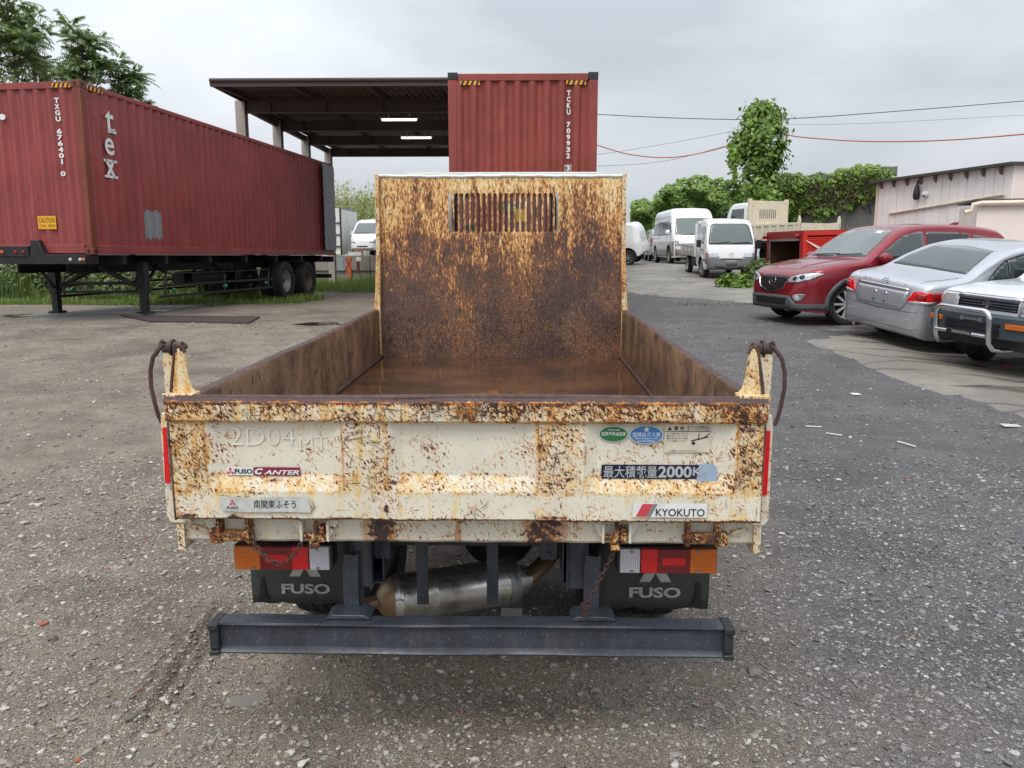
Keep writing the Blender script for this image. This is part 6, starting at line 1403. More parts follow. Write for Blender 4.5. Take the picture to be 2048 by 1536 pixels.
    p = gnd(1776, 662); place(t, (-1.35, .72), (p.x, p.y), math.radians(19))
    return t
# ---- silver four-wheel drive with bull bar
def four_by_four():
    t = thing('four_wheel_drive', 'silver four-wheel drive with chrome bull bar and dark bumper', 'car')
    top = [(-2.25, .7), (-2.23, 1.0), (-2.15, 1.45), (-2.05, 1.68), (-1.6, 1.75), (-.2, 1.76), (.15, 1.70), (.55, 1.38), (.85, 1.17), (1.3, 1.145), (1.85, 1.095), (2.08, 1.05), (2.13, .98), (2.15, .80), (2.16, .7)]
    bot = [(-2.25, .52), (-2.1, .42), (0, .40), (1.8, .42), (2.12, .47), (2.16, .55)]
    plan = [(-2.25, .70), (-2.1, .80), (0, .83), (1.3, .835), (1.9, .82), (2.08, .79), (2.16, .74)]
    belt = [(-2.25, 1.12), (.9, 1.07), (2.16, 1.0)]
    b = Body(top, bot, plan, belt, .16, .07, .06, (1.38, -1.28), .46, .025, .03, [M['paint_pale'], M[BL]], 'body', t)
    b.patch('windscreen', 'F', [(-.68, 1.20), (.68, 1.20), (.6, 1.62), (-.6, 1.62)], M['car_glass'], .006)
    for sd, v in ((1, 'L'), (-1, 'S')):
        b.patch('side_window', v, [(.50, 1.13), (.72, 1.15), (.2, 1.56), (-.25, 1.60), (-.25, 1.13)], M['car_glass'], .006); b.patch('side_window', v, [(-.33, 1.13), (-.33, 1.60), (-1.05, 1.60), (-1.1, 1.13)], M['dark_glass'], .006); b.patch('side_window', v, [(-1.2, 1.15), (-1.15, 1.6), (-1.9, 1.58), (-2.0, 1.15)], M['dark_glass'], .006)
        b.line('door_seam', v, [(.82, 1.08), (.80, .5), (-.28, .48), (-.28, 1.1)], M[BL], .004)
        o = b.patch('headlight', 'F', [(sd * a, c) for a, c in ((.50, .815), (.76, .815), (.77, .975), (.50, .975))][::sd], M['headlamp'], .012, .05)
        b.line('headlight_bezel', 'F', [(sd * a, c) for a, c in ((.49, .805), (.775, .805), (.785, .985), (.49, .985))], M['chrome'], .010, .012, o, True)
        b.patch('corner_lamp', v, [(1.93, .82), (2.10, .82), (2.09, .96), (1.93, .96)], M['lamp_amber'], .008)
        for wx in (1.38, -1.28):
            P = [(wx + .55 * math.cos(a), .42 + .55 * math.sin(a)) for a in np.linspace(-.15, math.pi + .15, 22)] + [(wx + .455 * math.cos(a), .42 + .455 * math.sin(a)) for a in np.linspace(math.pi + .15, -.15, 22)]
            b.patch('arch_flare', v, P, M['bumper_teal'], .03, .08)
        mb = MB(); mb.box(.50, .62, sd * .92 - .09, sd * .92 + .09, 1.10, 1.27); mb.bar((.56, sd * .80, 1.12), (.56, sd * .88, 1.14), .04, .03); mb.build('wing_mirror', M[BL], t, 30, .02)
    gr = b.patch('grille', 'F', [(-.46, .83), (.46, .83), (.46, .965), (-.46, .965)], M[BL], .006, .08)
    for k in range(4): b.patch('grille_slat', 'F', [(-.45, .842 + k * .034), (.45, .842 + k * .034), (.45, .856 + k * .034), (-.45, .856 + k * .034)], M['trim_grey_dark'], .020, .1, gr)
    b.patch('grille_chrome', 'F', [(-.48, .968), (.48, .968), (.48, 1.012), (-.48, 1.012)], M['chrome'], .012, .08, gr)
    ring_emblem(b, 'F', 0, .905, .055, .042, gr, M['chrome'], 'ovals')
    b.line('bonnet_seam', 'F', [(-.78, 1.015), (.78, 1.015)], M[BL], .006, .0)
    mb = MB()
    P = [(2.12, -.84), (2.30, -.74), (2.36, -.4), (2.37, 0), (2.36, .4), (2.30, .74), (2.12, .84), (1.80, .87), (1.80, .80), (2.05, .78), (2.05, -.78), (1.80, -.80), (1.80, -.87)]
    mb.prism(P, 'xy', .50, .79); bp = mb.build('bumper', M['bumper_teal'], t, 30, .02)
    for k in range(3): mb = MB(); mb.box(2.30, 2.385, -.42, .42, .535 + k * .06, .570 + k * .06); mb.build('intake_slot', M['black_paint'], bp, 30)
    for sd in (-1, 1):
        mb = MB(); mb.prism([(2.33, sd * .50), (2.37, sd * .50), (2.335, sd * .74), (2.29, sd * .74)], 'xy', .645, .71); mb.build('indicator', M['lamp_amber'], bp, 30, .004)
    # bull bar
    hoop = [(2.36, -.42, .46), (2.46, -.42, .44), (2.50, -.42, .50), (2.52, -.42, .60), (2.54, -.42, .76)] + [(2.54, -.42 + .10 * (1 - math.cos(a)), .76 + .10 * math.sin(a)) for a in np.linspace(.2, math.pi / 2, 6)]
    hoop = hoop + [(x, -y, z) for x, y, z in hoop[::-1]]
    pts = [(2.10, -.46, .36), (2.30, -.45, .36), (2.44, -.43, .38), (2.50, -.42, .46)] + hoop[3:-3] + [(2.50, .42, .46), (2.44, .43, .38), (2.30, .45, .36), (2.10, .46, .36)]
    mb = MB(); mb.tube(pts, .034, 12); bb = mb.build('bull_bar', M['chrome'], t)
    mb = MB(); mb.box(2.49, 2.53, -.42, .42, .515, .575); mb.build('name_bar', M['black_paint'], bb, 30, .005)
    for y0, y1 in ((-.40, -.20), (.20, .40)): mb = MB(); mb.cyl((2.545, y0, .545), (2.545, y1, .545), .024, n=10); mb.build('bar_tube', M['chrome'], bb)
    vs, fs, _, _ = txt('TOYOTA', -.15, .15, .528, .562, 0, 0, .02); mb = MB(); mb.add([(2.532, a, c) for a, c in vs], fs); mb.build('name_lettering', M['grey_print'], bb, 0)
    mb = MB(); mb.box(2.375, 2.385, -.16, .16, .705, .73); mb.box(2.375, 2.39, -.17, -.12, .69, .745); mb.box(2.375, 2.39, .12, .17, .69, .745); mb.build('plate_bracket', M['galvanised'], bp, 30)
    mb = MB(); mb.box(1.6, 2.2, -.7, .7, .36, .50); mb.cyl((1.38, -.7, .36), (1.38, .7, .36), .05, n=10); mb.build('underbody', M['black_paint'], t, 30)
    b.line('wiper', 'F', [(-.5, 1.20), (.1, 1.23)], M[BL], .01, .012); b.line('wiper', 'F', [(.1, 1.20), (.6, 1.23)], M[BL], .01, .012)
    wheel_pair(t, 1.38, .70, .38, .25, M['alloy'], 6, math.radians(20), .56); wheel_pair(t, -1.28, .70, .38, .25, M['alloy'], 6, 0, .56)
    t.scale = (.93, .93, .93); place(t, (0, 0), (7.53, 10.27), math.radians(197)); t.location.z += .03
    return t
# ---- cab-over flatbed
def flatbed():
    t = thing('flatbed_truck', 'small white cab-over flatbed truck with grey bumper, facing the yard', 'truck')
    top = [(.30, .70), (.33, 1.2), (.36, 1.70), (.46, 1.815), (.75, 1.855), (1.2, 1.83), (1.42, 1.74), (1.58, 1.50), (1.74, 1.15), (1.84, .92), (1.90, .70), (1.93, .50)]
    bot = [(.30, .42), (.6, .36), (1.6, .30), (1.85, .30), (1.93, .40)]
    plan = [(.30, .74), (.4, .78), (1.2, .805), (1.6, .79), (1.82, .74), (1.93, .66)]
    belt = [(.3, 1.08), (1.6, 1.02), (1.93, .98)]
    b = Body(top, bot, plan, belt, .17, .10, .09, (1.25,), .36, .03, .03, [M['paint_white'], M[BL]], 'cab', t, 70)
    ws = b.patch('windscreen', 'F', [(-.66, 1.09), (0, 1.08), (.66, 1.09), (.66, 1.2), (.57, 1.62), (.50, 1.68), (0, 1.70), (-.50, 1.68), (-.57, 1.62), (-.66, 1.2)], M['pale_glass'], .006)
    b.line('windscreen_seal', 'F', [(-.67, 1.08), (.67, 1.08), (.67, 1.2), (.58, 1.63), (.50, 1.69), (-.50, 1.69), (-.58, 1.63), (-.67, 1.2)], M[BL], .010, .004, ws, True)
    b.line('wiper', 'F', [(-.50, 1.10), (-.02, 1.15)], M[BL], .012, .016); b.line('wiper', 'F', [(.02, 1.10), (.58, 1.14)], M[BL], .012, .016)
    for sd, v in ((1, 'L'), (-1, 'S')):
        b.patch('side_window', v, [(.62, 1.10), (1.50, 1.08), (1.36, 1.55), (1.22, 1.62), (.66, 1.62)], M['car_glass'], .006)
        b.line('door_seam', v, [(.52, 1.68), (.52, .50), (.88, .48)], M[BL], .005); b.line('door_seam', v, [(1.60, 1.05), (1.62, .75)], M[BL], .005)
        b.patch('headlight', 'F', [(sd * a, c) for a, c in ((.37, .66), (.72, .655), (.75, .83), (.40, .82))][::sd], M['headlamp'], .012, .05)
        b.patch('headlight', v, [(1.78, .68), (1.86, .67), (1.83, .83), (1.76, .83)], M['lamp_amber'], .010, .05)
        mb = MB(); mb.box(1.46, 1.52, sd * .93 - .07, sd * .93 + .07, .98, 1.20); mb.tube([(1.50, sd * .93, 1.0), (1.52, sd * .88, .92), (1.52, sd * .77, .88)], .014, 6); mb.build('wing_mirror', M[BL], t, 30, .02)
        b.patch('arch_lip', v, [(1.25 + .42 * math.cos(a), .335 + .42 * math.sin(a)) for a in np.linspace(0, math.pi, 18)] + [(1.25 + .36 * math.cos(a), .335 + .36 * math.sin(a)) for a in np.linspace(math.pi, 0, 18)], M['paint_white'], .012, .1)
    bp = b.patch('bumper', 'F', [(-.79, .32), (.79, .32), (.79, .60), (.76, .645), (-.76, .645), (-.79, .60)], M['bumper_grey'], .03, .08)
    b.patch('number_plate', 'F', [(-.17, .43), (.17, .43), (.17, .60), (-.17, .60)], M['plate_grey'], .04, .1, bp)
    for sd in (-1, 1): b.patch('bumper_slot', 'F', [(sd * .35 - .13, .385), (sd * .35 + .13, .385), (sd * .35 + .12, .42), (sd * .35 - .12, .42)], M['black_paint'], .034, .1, bp)
    b.patch('bumper_slot', 'F', [(-.28, .34), (.28, .34), (.25, .37), (-.25, .37)], M['black_paint'], .034, .1, bp); b.patch('bumper_slot', 'F', [(-.34, .605), (.34, .605), (.32, .63), (-.32, .63)], M['black_paint'], .034, .1, bp)
    b.line('front_seam', 'F', [(-.70, .87), (-.3, .66), (.3, .66), (.70, .87)], M['trim_grey'], .004, .002)
    ring_emblem(b, 'F', 0, .76, .065, .05, t, M['chrome'], 'wing')
    # bed
    mb = MB(); mb.box(-2.05, .22, -.80, .80, .62, .68); bed = mb.build('bed_floor', M['paint_white'], t, 30)
    for sd in (-1, 1):
        mb = MB(); mb.box(-2.05, .22, min(sd * .78, sd * .81), max(sd * .78, sd * .81), .66, .95); mb.box(-2.05, .22, min(sd * .81, sd * .822), max(sd * .81, sd * .822), .90, .95); mb.box(-2.05, .22, min(sd * .81, sd * .822), max(sd * .81, sd * .822), .66, .70)
        for x in (-1.4, -.8, -.2): mb.box(x - .03, x + .03, min(sd * .81, sd * .822), max(sd * .81, sd * .822), .70, .90)
        mb.build('side_board', M['paint_champagne'], t, 30, .004)
        mb = MB(); mb.box(-1.9, .1, min(sd * .822, sd * .824), max(sd * .822, sd * .824), .915, .94); mb.build('rubber_strip', M['black_rubber'], t, 0)
        mb = MB(); mb.box(-2.0, .28, sd * .35 - .04, sd * .35 + .04, .42, .60); mb.build('frame_rail', M['black_paint'], t, 30)
    mb = MB(); mb.box(-2.08, -2.05, -.80, .80, .66, .95); mb.build('tail_board', M['paint_champagne'], t, 30)
    mb = MB(); mb.box(.22, .26, -.80, .80, .62, 1.15)
    for y in (-.75, .75): mb.box(.21, .27, y - .04, y + .04, .62, 1.76)
    mb.box(.21, .27, -.79, .79, 1.68, 1.76); mb.build('guard_frame', M['paint_white'], t, 30, .006)
    mb = MB(); mb.cyl((-1.0, -.6, .30), (-1.0, .6, .30), .05, n=10); mb.box(-.6, 0, -.7, -.4, .3, .58); mb.box(-.6, .0, .42, .7, .32, .58); mb.build('underframe', M['black_paint'], t, 30)
    wheel_pair(t, 1.25, .67, .30, .165, M['steel_wheel'], 8, math.radians(8), .62); wheel_pair(t, -1.0, .68, .30, .165, M['steel_wheel'], 0, 0, .62)
    p = gnd(1404, 556); place(t, (1.25, -.72), (p.x, p.y), math.radians(270))
    return t
# ---- high-roof van
def high_roof_van():
    t = thing('high_roof_van', 'white over beige high-roof van parked behind the small flatbed', 'van')
    top = [(-2.60, .6), (-2.59, 1.2), (-2.55, 1.9), (-2.45, 2.16), (-2.1, 2.26), (1.0, 2.27), (1.32, 2.20), (1.55, 1.98), (1.85, 1.55), (2.08, 1.22), (2.28, 1.06), (2.40, .92), (2.48, .65), (2.50, .5)]
    bot = [(-2.6, .42), (-2.4, .30), (0, .26), (2.2, .26), (2.42, .30), (2.5, .42)]
    plan = [(-2.6, .82), (-2.3, .90), (0, .94), (1.6, .935), (2.1, .88), (2.35, .76), (2.5, .6)]
    belt = [(-2.6, 1.12), (1.8, 1.08), (2.5, .98)]
    b = Body(top, bot, plan, belt, .10, .20, .22, (1.55, -1.5), .40, .03, .03, [M['paint_white'], M[BL]], 'body', t, 80)
    b.patch('windscreen', 'F', [(-.78, 1.18), (0, 1.16), (.78, 1.18), (.76, 1.5), (.68, 1.83), (0, 1.86), (-.68, 1.83), (-.76, 1.5)], M['pale_glass'], .006)
    for sd, v in ((1, 'L'), (-1, 'S')):
        b.patch('side_window', v, [(1.08, 1.17), (1.92, 1.17), (1.62, 1.66), (1.14, 1.72)], M['car_glass'], .006); b.patch('side_window', v, [(-.45, 1.18), (1.0, 1.18), (1.0, 1.74), (-.45, 1.74)], M['dark_glass'], .006); b.patch('side_window', v, [(-2.4, 1.2), (-.55, 1.18), (-.55, 1.74), (-2.4, 1.72)], M['dark_glass'], .006)
        b.patch('lower_side', v, [(-2.45, .32), (-1.93, .32), (-1.9, .55), (-1.75, .72), (-1.5, .79), (-1.25, .72), (-1.1, .55), (-1.07, .30), (1.12, .30), (1.15, .55), (1.3, .72), (1.55, .79), (1.8, .72), (1.95, .55), (1.98, .34), (2.2, .34), (2.2, .92), (-2.45, .98)], M['paint_champagne'], .006, .1)
        b.line('door_seam', v, [(1.04, 1.95), (1.04, .34)], M[BL], .005); b.line('door_seam', v, [(-.5, 1.8), (-.5, .34)], M[BL], .005); b.line('slide_rail', v, [(-2.3, 1.05), (-.5, 1.05)], M[BL], .007); b.line('roof_seam', v, [(-2.45, 1.92), (1.3, 1.92)], M['trim_grey'], .008)
        b.patch('headlight', 'F', [(sd * a, c) for a, c in ((.45, .72), (.80, .74), (.80, .95), (.5, .90))][::sd], M['headlamp'], .012, .05)
        mb = MB(); mb.lathe([(.001, .09), (.07, .075), (.11, .02), (.105, -.05), (.05, -.08), (.001, -.085)], (1.90, sd * 1.05, 1.27), (0, sd, .1), 14); mb.bar((1.9, sd * .90, 1.2), (1.9, sd * 1.0, 1.22), .06, .04); mb.build('wing_mirror', M['paint_white'], t)
    b.patch('lower_front', 'F', [(-.78, .34), (.78, .34), (.80, .62), (-.80, .62)], M['paint_champagne'], .010, .1); b.patch('grille', 'F', [(-.4, .70), (.4, .70), (.42, .82), (-.42, .82)], M['trim_grey_dark'], .012, .1)
    b.line('wiper', 'F', [(-.5, 1.17), (.1, 1.21)], M[BL], .012, .016); b.patch('rear_window', 'R', [(-.7, 1.25), (.7, 1.25), (.62, 1.8), (-.62, 1.8)], M['dark_glass'], .006)
    wheel_pair(t, 1.55, .82, .335, .2, M['steel_wheel'], 8, 0, .62); wheel_pair(t, -1.5, .82, .335, .2, M['steel_wheel'], 8, 0, .62)
    p = gnd(1337, 528); place(t, (1.55, -.90), (p.x, p.y), math.radians(271))
    return t
# ---- a plainer car body for the vehicles mostly hidden behind other things
def small_van(name, label, cat, paint, loc_px, contact, heading, H=1.9, Lh=1.85, at=None, tall=True, dz=None):
    t = thing(name, label, cat)
    top = [(-Lh, .6), (-Lh + .02, 1.1), (-Lh + .15, H - .15), (-Lh + .35, H - .03), (.5, H), (.95, H - .12), (1.25, H * .76), (1.5, H * .58), (1.72, H * .5), (Lh - .03, .75), (Lh, .5)]
    bot = [(-Lh, .42), (-Lh + .2, .3), (Lh - .25, .28), (Lh, .4)]; plan = [(-Lh, .70), (-Lh + .3, .80), (.8, .82), (1.4, .79), (Lh - .15, .7), (Lh, .55)]; belt = [(-Lh, H * .56), (1.2, H * .54), (Lh, H * .5)]
    b = Body(top, bot, plan, belt, .15, .12, .1, (1.15, -1.15), .36, .03, .03, [M[paint], M[BL]], 'body', t, 60)
    b.patch('windscreen', 'F', [(-.66, H * .6), (.66, H * .6), (.56, H * .89), (-.56, H * .89)], M['pale_glass'], .006); b.patch('rear_window', 'R', [(-.62, H * .6), (.62, H * .6), (.54, H * .88), (-.54, H * .88)], M['dark_glass'], .006)
    for sd, v in ((1, 'L'), (-1, 'S')):
        b.patch('side_window', v, [(.40, H * .6), (1.12, H * .6), (.80, H * .86), (.40, H * .89)], M['car_glass'], .006); b.patch('side_window', v, [(-Lh + .3, H * .6), (.32, H * .6), (.32, H * .89), (-Lh + .35, H * .89)], M['dark_glass'], .006); b.line('door_seam', v, [(.36, H * .9), (.36, .36)], M[BL], .005)
        b.patch('headlight', 'F', [(sd * a, c) for a, c in ((.38, .66), (.72, .68), (.72, .86), (.42, .82))][::sd], M['headlamp'], .012, .06); b.patch('tail_lamp', 'R', [(sd * a, c) for a, c in ((.62, .75), (.76, .75), (.76, 1.15), (.66, 1.15))][::sd], M['lamp_red'], .012, .06)
        mb = MB(); mb.box(1.02, 1.10, sd * .92 - .08, sd * .92 + .08, H * .56, H * .67); mb.bar((1.06, sd * .78, H * .57), (1.06, sd * .88, H * .58), .04, .03); mb.build('wing_mirror', M[paint], t, 30, .02)
    b.patch('bumper_slot', 'F', [(-.3, .46), (.3, .46), (.28, .52), (-.28, .52)], M['black_paint'], .01, .1); b.patch('chrome_strip', 'R', [(-.5, H * .5), (.5, H * .5), (.5, H * .53), (-.5, H * .53)], M['chrome'], .01, .1)
    b.line('wiper', 'F', [(-.5, H * .605), (.1, H * .625)], M[BL], .012, .016)
    wheel_pair(t, 1.15, .70, .30, .17, M['steel_wheel'], 8, 0, .62); wheel_pair(t, -1.15, .70, .30, .17, M['steel_wheel'], 8, 0, .62)
    p = at if at is not None else gnd(*loc_px); place(t, contact, (p[0], p[1]), heading)
    if dz is not None: t.location.z = dz; t.rotation_euler = (0, 0, heading)
    return t
# ---- beige dump truck in the far corner, tail towards the building
def far_dump():
    t = thing('far_dump_truck', 'old cream dump truck with rust-streaked headboard parked before the vine-covered wall', 'truck'); cm = M['old_cream']
    top = [(1.0, 1.0), (1.02, 2.0), (1.1, 2.55), (1.3, 2.68), (2.1, 2.66), (2.4, 2.45), (2.6, 1.9), (2.7, 1.4), (2.75, .9)]
    b = Body(top, [(1.0, .7), (2.75, .6)], [(1.0, 1.0), (2.2, 1.02), (2.6, .98), (2.75, .85)], [(1, 1.6), (2.75, 1.5)], .08, .12, .12, (), .4, .03, .02, [M['paint_white'], M[BL]], 'cab', t, 50)
    b.patch('windscreen', 'F', [(-.85, 1.6), (.85, 1.6), (.78, 2.45), (-.78, 2.45)], M['car_glass'], .006)
    for v in ('L', 'S'): b.patch('side_window', v, [(1.25, 1.6), (2.3, 1.6), (2.15, 2.4), (1.3, 2.4)], M['car_glass'], .006)
    mb = MB(); mb.box(.84, .90, -1.05, 1.05, 1.0, 2.72)
    for y in (-1.0, 1.0): mb.box(.74, .92, y - .06, y + .06, 1.0, 2.80)
    mb.build('headboard', M['old_rust'], t, 30, .01)
    mb = MB()
    for k in range(9): mb.box(.825, .838, -.42 + k * .105 - .02, -.42 + k * .105 + .02, 1.95, 2.35)
    mb.build('window_slot', M['plate_grey'], t, 0)
    mb = MB(); mb.box(-2.4, .84, -1.05, 1.05, .95, 1.05); mb.build('bed_floor', cm, t, 30)
    for sd in (-1, 1):
        mb = MB(); mb.box(-2.4, .80, sd * 1.03 - .02, sd * 1.03 + .02, 1.05, 1.62); mb.box(-2.42, .80, sd * 1.03 - .05, sd * 1.03 + .05, 1.55, 1.65)
        for x in np.arange(-2.2, .8, .5): mb.box(x - .07, x + .07, min(sd * 1.05, sd * 1.09), max(sd * 1.05, sd * 1.09), 1.02, 1.55)
        mb.build('side_gate', M['old_rust'], t, 30, .008)
        mb = MB(); mb.prism([(-2.48, 1.0), (-2.34, 1.0), (-2.36, 1.75), (-2.42, 1.92), (-2.48, 1.75)], 'xz', sd * 1.03 - .04, sd * 1.03 + .04); mb.build('rear_post', cm, t, 30)
        mb = MB(); mb.box(-2.3, 2.4, sd * .4 - .05, sd * .4 + .05, .65, .88); mb.build('frame_rail', M['black_paint'], t, 30)
    mb = MB(); mb.box(-2.48, -2.42, -1.05, 1.05, .95, 1.62); mb.build('tailgate', cm, t, 30)
    wheel_pair(t, 1.9, .9, .42, .24, M['steel_wheel'], 0, 0, .6); wheel_pair(t, -1.3, .85, .42, .42, M['steel_wheel'], 0, 0, .6)
    for sd in (-1, 1): mb = MB(); mb.box(2.35, 2.45, sd * 1.25 - .09, sd * 1.25 + .09, 1.7, 2.15); mb.tube([(2.4, sd * 1.25, 2.1), (2.45, sd * 1.15, 2.3), (2.4, sd * .95, 2.35)], .02, 6); mb.build('wing_mirror', M[BL], t, 30, .03)
    return t
car_paint('paint_pale', (214, 216, 218), .25, .3)
rust_paint('old_rust', .24, .22, False, (222, 214, 194))
red_suv(); silver_sedan(); four_by_four(); flatbed(); high_roof_van()
far = far_dump(); _d = 36.0; _p = atY(1533, 455, _d); far.location = (_p.x + .33, _d - .8, float(gz(_p.x, _d))); far.rotation_euler = (0, 0, math.radians(112))
small_van('white_van', 'white van mostly hidden behind the headboard flange, beside the silver wagon', 'van', 'paint_white', None, (-1.75, .5), math.radians(160), 1.66, 1.75, at=(4.72, 31.2))
small_van('silver_wagon', 'silver wagon tucked between the white van and the high-roof van', 'car', 'paint_greysilver', None, (0, 0), math.radians(86), 1.62, 2.1, at=(7.0, 41.0))
# ------------------------------------------------------------------ slabs, pink building, red box, walls, wires, litter
def slab(name, label, pix, mat, dz=.006, sub=6, jag=.05, seed=1):
    """thin paving sheet whose edge is given by ground pixels; follows the ground"""
    P = [gnd(*p) for p in pix]; rs = random.Random(seed); Q = []
    for a, b in zip(P, P[1:] + P[:1]):
        n = max(2, int((b - a).length / .25))
        for k in range(n):
            q = a.lerp(b, k / n); Q.append((q.x + rs.uniform(-jag, jag), q.y + rs.uniform(-jag, jag)))
    bm = bmesh.new(); bm.faces.new([bm.verts.new((x, y, 0)) for x, y in Q])
    xs = [q[0] for q in Q]; ys = [q[1] for q in Q]
    for ax, lo, hi in ((0, min(xs), max(xs)), (1, min(ys), max(ys))):
        for c in np.arange(lo + .3, hi, .35): bmesh.ops.bisect_plane(bm, geom=bm.verts[:] + bm.edges[:] + bm.faces[:], plane_co=(c, 0, 0) if ax == 0 else (0, c, 0), plane_no=(1, 0, 0) if ax == 0 else (0, 1, 0))
    zz = gzr([v.co.x for v in bm.verts], [v.co.y for v in bm.verts])
    for v, z_ in zip(bm.verts, zz): v.co.z = float(z_) + (-.01 if v.is_boundary else dz + .010)
    bmesh.ops.triangulate(bm, faces=bm.faces); bmesh.ops.recalc_face_normals(bm, faces=bm.faces)
    me = bpy.data.meshes.new(name); bm.to_mesh(me); bm.free(); me.materials.append(mat); me.polygons.foreach_set('use_smooth', [True] * len(me.polygons))
    return tag(mk(name, me), label, None, None, 'structure')
slab('concrete_pad', 'worn concrete pad under the parked cars', [(1592, 681), (1700, 668), (1840, 672), (1990, 690), (2250, 720), (2300, 900), (2048, 838), (1930, 806), (1800, 760), (1700, 722)], M['concrete_slab'], .006, seed=2)
slab('concrete_pad', 'concrete strip behind the parked cars', [(1640, 662), (1700, 640), (1720, 610), (1560, 588), (2200, 560), (2300, 690), (2000, 684), (1850, 668)], M['concrete_slab'], .004, seed=3)
slab('ramp_pavement', 'wet concrete ramp climbing to the parked vans', [(1268, 588), (1330, 594), (1420, 600), (1530, 610), (1545, 596), (1530, 572), (1480, 560), (1520, 540), (1460, 528), (1240, 526), (1180, 540), (1190, 580)], M['wet_concrete'], .010, jag=.06, seed=4)
slab('concrete_pad', 'pale concrete strip at the foot of the trailer legs', [(0, 634), (140, 622), (330, 608), (520, 592), (640, 596), (420, 612), (250, 636), (60, 642)], M['wet_concrete'], .004, seed=5)
p = [gnd(*q) for q in ((240, 633), (520, 636), (497, 648), (300, 645))]
mb = MB()
c = (p[0] + p[1] + p[2] + p[3]) / 4
mb.add([(q.x, q.y, float(gzr(q.x, q.y)[0]) + .03) for q in p] + [(q.x, q.y, float(gzr(q.x, q.y)[0]) - .05) for q in p], [(0, 1, 2, 3), (0, 4, 5, 1), (1, 5, 6, 2), (2, 6, 7, 3), (3, 7, 4, 0)])
tag(mb.build('steel_plate', M['plate_dark'], None, 0), 'dark rusty steel plate lying on the gravel before the trailer legs', 'plate')
def wet_patch(pix, k):
    c = gnd(*pix); mb = MB(); n = 30; a, b = pix_r[k]; P = []
    for q in range(n):
        t = 2 * math.pi * q / n; rr = 1 + .25 * math.sin(3 * t + k) + .15 * math.sin(7 * t + k); P.append((c.x + a * rr * math.cos(t), c.y + b * rr * math.sin(t)))
    mb.add([(x, y, float(gzr(x, y)[0]) + .012) for x, y in P], [tuple(range(n))]); tag(mb.build('puddle', M['puddle_dark'], None, 0), None, None, None, 'structure')
t_ = NT('puddle_dark'); M['puddle_dark'] = t_.done(lin((58, 52, 46)), .12, 0, spec=.6)
pix_r = [(.7, .25), (.9, .35), (.6, .25), (.5, .16), (.35, .1)]
for k, q in enumerate([(440, 606), (90, 632), (660, 648), (1850, 732), (1760, 690)]): wet_patch(q, k)

# pink building: boarded wall, flat roof with dark fascia, brackets, lamp, camera, conduit, annex with gutter
plain('pink_board', (240, 234, 229), .6, 0, .25, 2.5); plain('pink_wall', (238, 224, 216), .65, 0, .2, 2); plain('fascia_dark', (66, 66, 62), .6, 0, .3, 4); plain('pipe_cream', (220, 204, 184), .5, 0, .35, 8); plain('bracket_brown', (112, 96, 88), .6)
pink = thing('pink_building', 'low pale pink boarded building with dark roof edge and a wall lamp', 'building')
PA, PB = atY(1757, 362, 24.0), atY(2030, 330, 19.4)
pink.location = (PA.x, PA.y, float(gz(PA.x, PA.y))); off = Vector(pink.location); dW = Vector((PB.x - PA.x, PB.y - PA.y, 0)); LW = dW.length; dW.normalize(); nW = Vector((dW.y, -dW.x, 0))
if nW.dot(Vector((-1, 0, 0))) < 0: nW = -nW
zT, zG = (PA.z + PB.z) / 2 - off.z, -.3
def wp(u, d, z): q = Vector((0, 0, 0)) + dW * u + nW * d; return (q.x, q.y, z)
mb = MB(); back = 6.0; rt_ = -nW
mb.add([wp(0, -.03, zG), wp(LW, -.03, zG), wp(LW, -back, zG), wp(0, -back, zG), wp(0, -.03, zT), wp(LW, -.03, zT), wp(LW, -back, zT), wp(0, -back, zT)], [(0, 1, 5, 4), (1, 2, 6, 5), (2, 3, 7, 6), (3, 0, 4, 7), (4, 5, 6, 7)]); WALL = mb.build('wall', M['pink_wall'], pink, 0)
nb = 17
for k in range(nb):
    u0, u1 = LW * k / nb + .006, LW * (k + 1) / nb - .006; mb = MB(); dd = .003 * ((k * 7) % 3)
    mb.add([wp(u0, -.03, zG), wp(u1, -.03, zG), wp(u1, -.03, zT), wp(u0, -.03, zT), wp(u0 + .003, dd, zG), wp(u1 - .003, dd, zG), wp(u1 - .003, dd, zT), wp(u0 + .003, dd, zT)], [(4, 5, 6, 7), (0, 1, 5, 4), (1, 2, 6, 5), (2, 3, 7, 6), (3, 0, 4, 7)]); mb.build('siding_board', M['pink_board'], WALL, 0)
mb = MB(); mb.add([wp(-.12, .22, zT - .03), wp(LW + .12, .22, zT - .03), wp(LW + .12, -back - .1, zT - .03), wp(-.12, -back - .1, zT - .03), wp(-.12, .22, zT + .035), wp(LW + .12, .22, zT + .035), wp(LW + .12, -back - .1, zT + .16), wp(-.12, -back - .1, zT + .16)], [(0, 1, 5, 4), (1, 2, 6, 5), (2, 3, 7, 6), (3, 0, 4, 7), (4, 5, 6, 7), (3, 2, 1, 0)]); mb.build('roof', M['fascia_dark'], pink, 0)
for k in range(9):
    u = LW * (k + .35) / 9; mb = MB(); mb.add([wp(u - .03, .01, zT - .22), wp(u + .03, .01, zT - .22), wp(u + .03, .07, zT - .16), wp(u - .03, .07, zT - .16), wp(u - .03, .01, zT - .03), wp(u + .03, .01, zT - .03), wp(u + .03, .12, zT - .03), wp(u - .03, .12, zT - .03)], [(0, 1, 5, 4), (1, 2, 6, 5), (2, 3, 7, 6), (3, 0, 4, 7), (4, 5, 6, 7), (0, 3, 2, 1)]); mb.build('roof_bracket', M['bracket_brown'], pink, 0)
mb = MB()
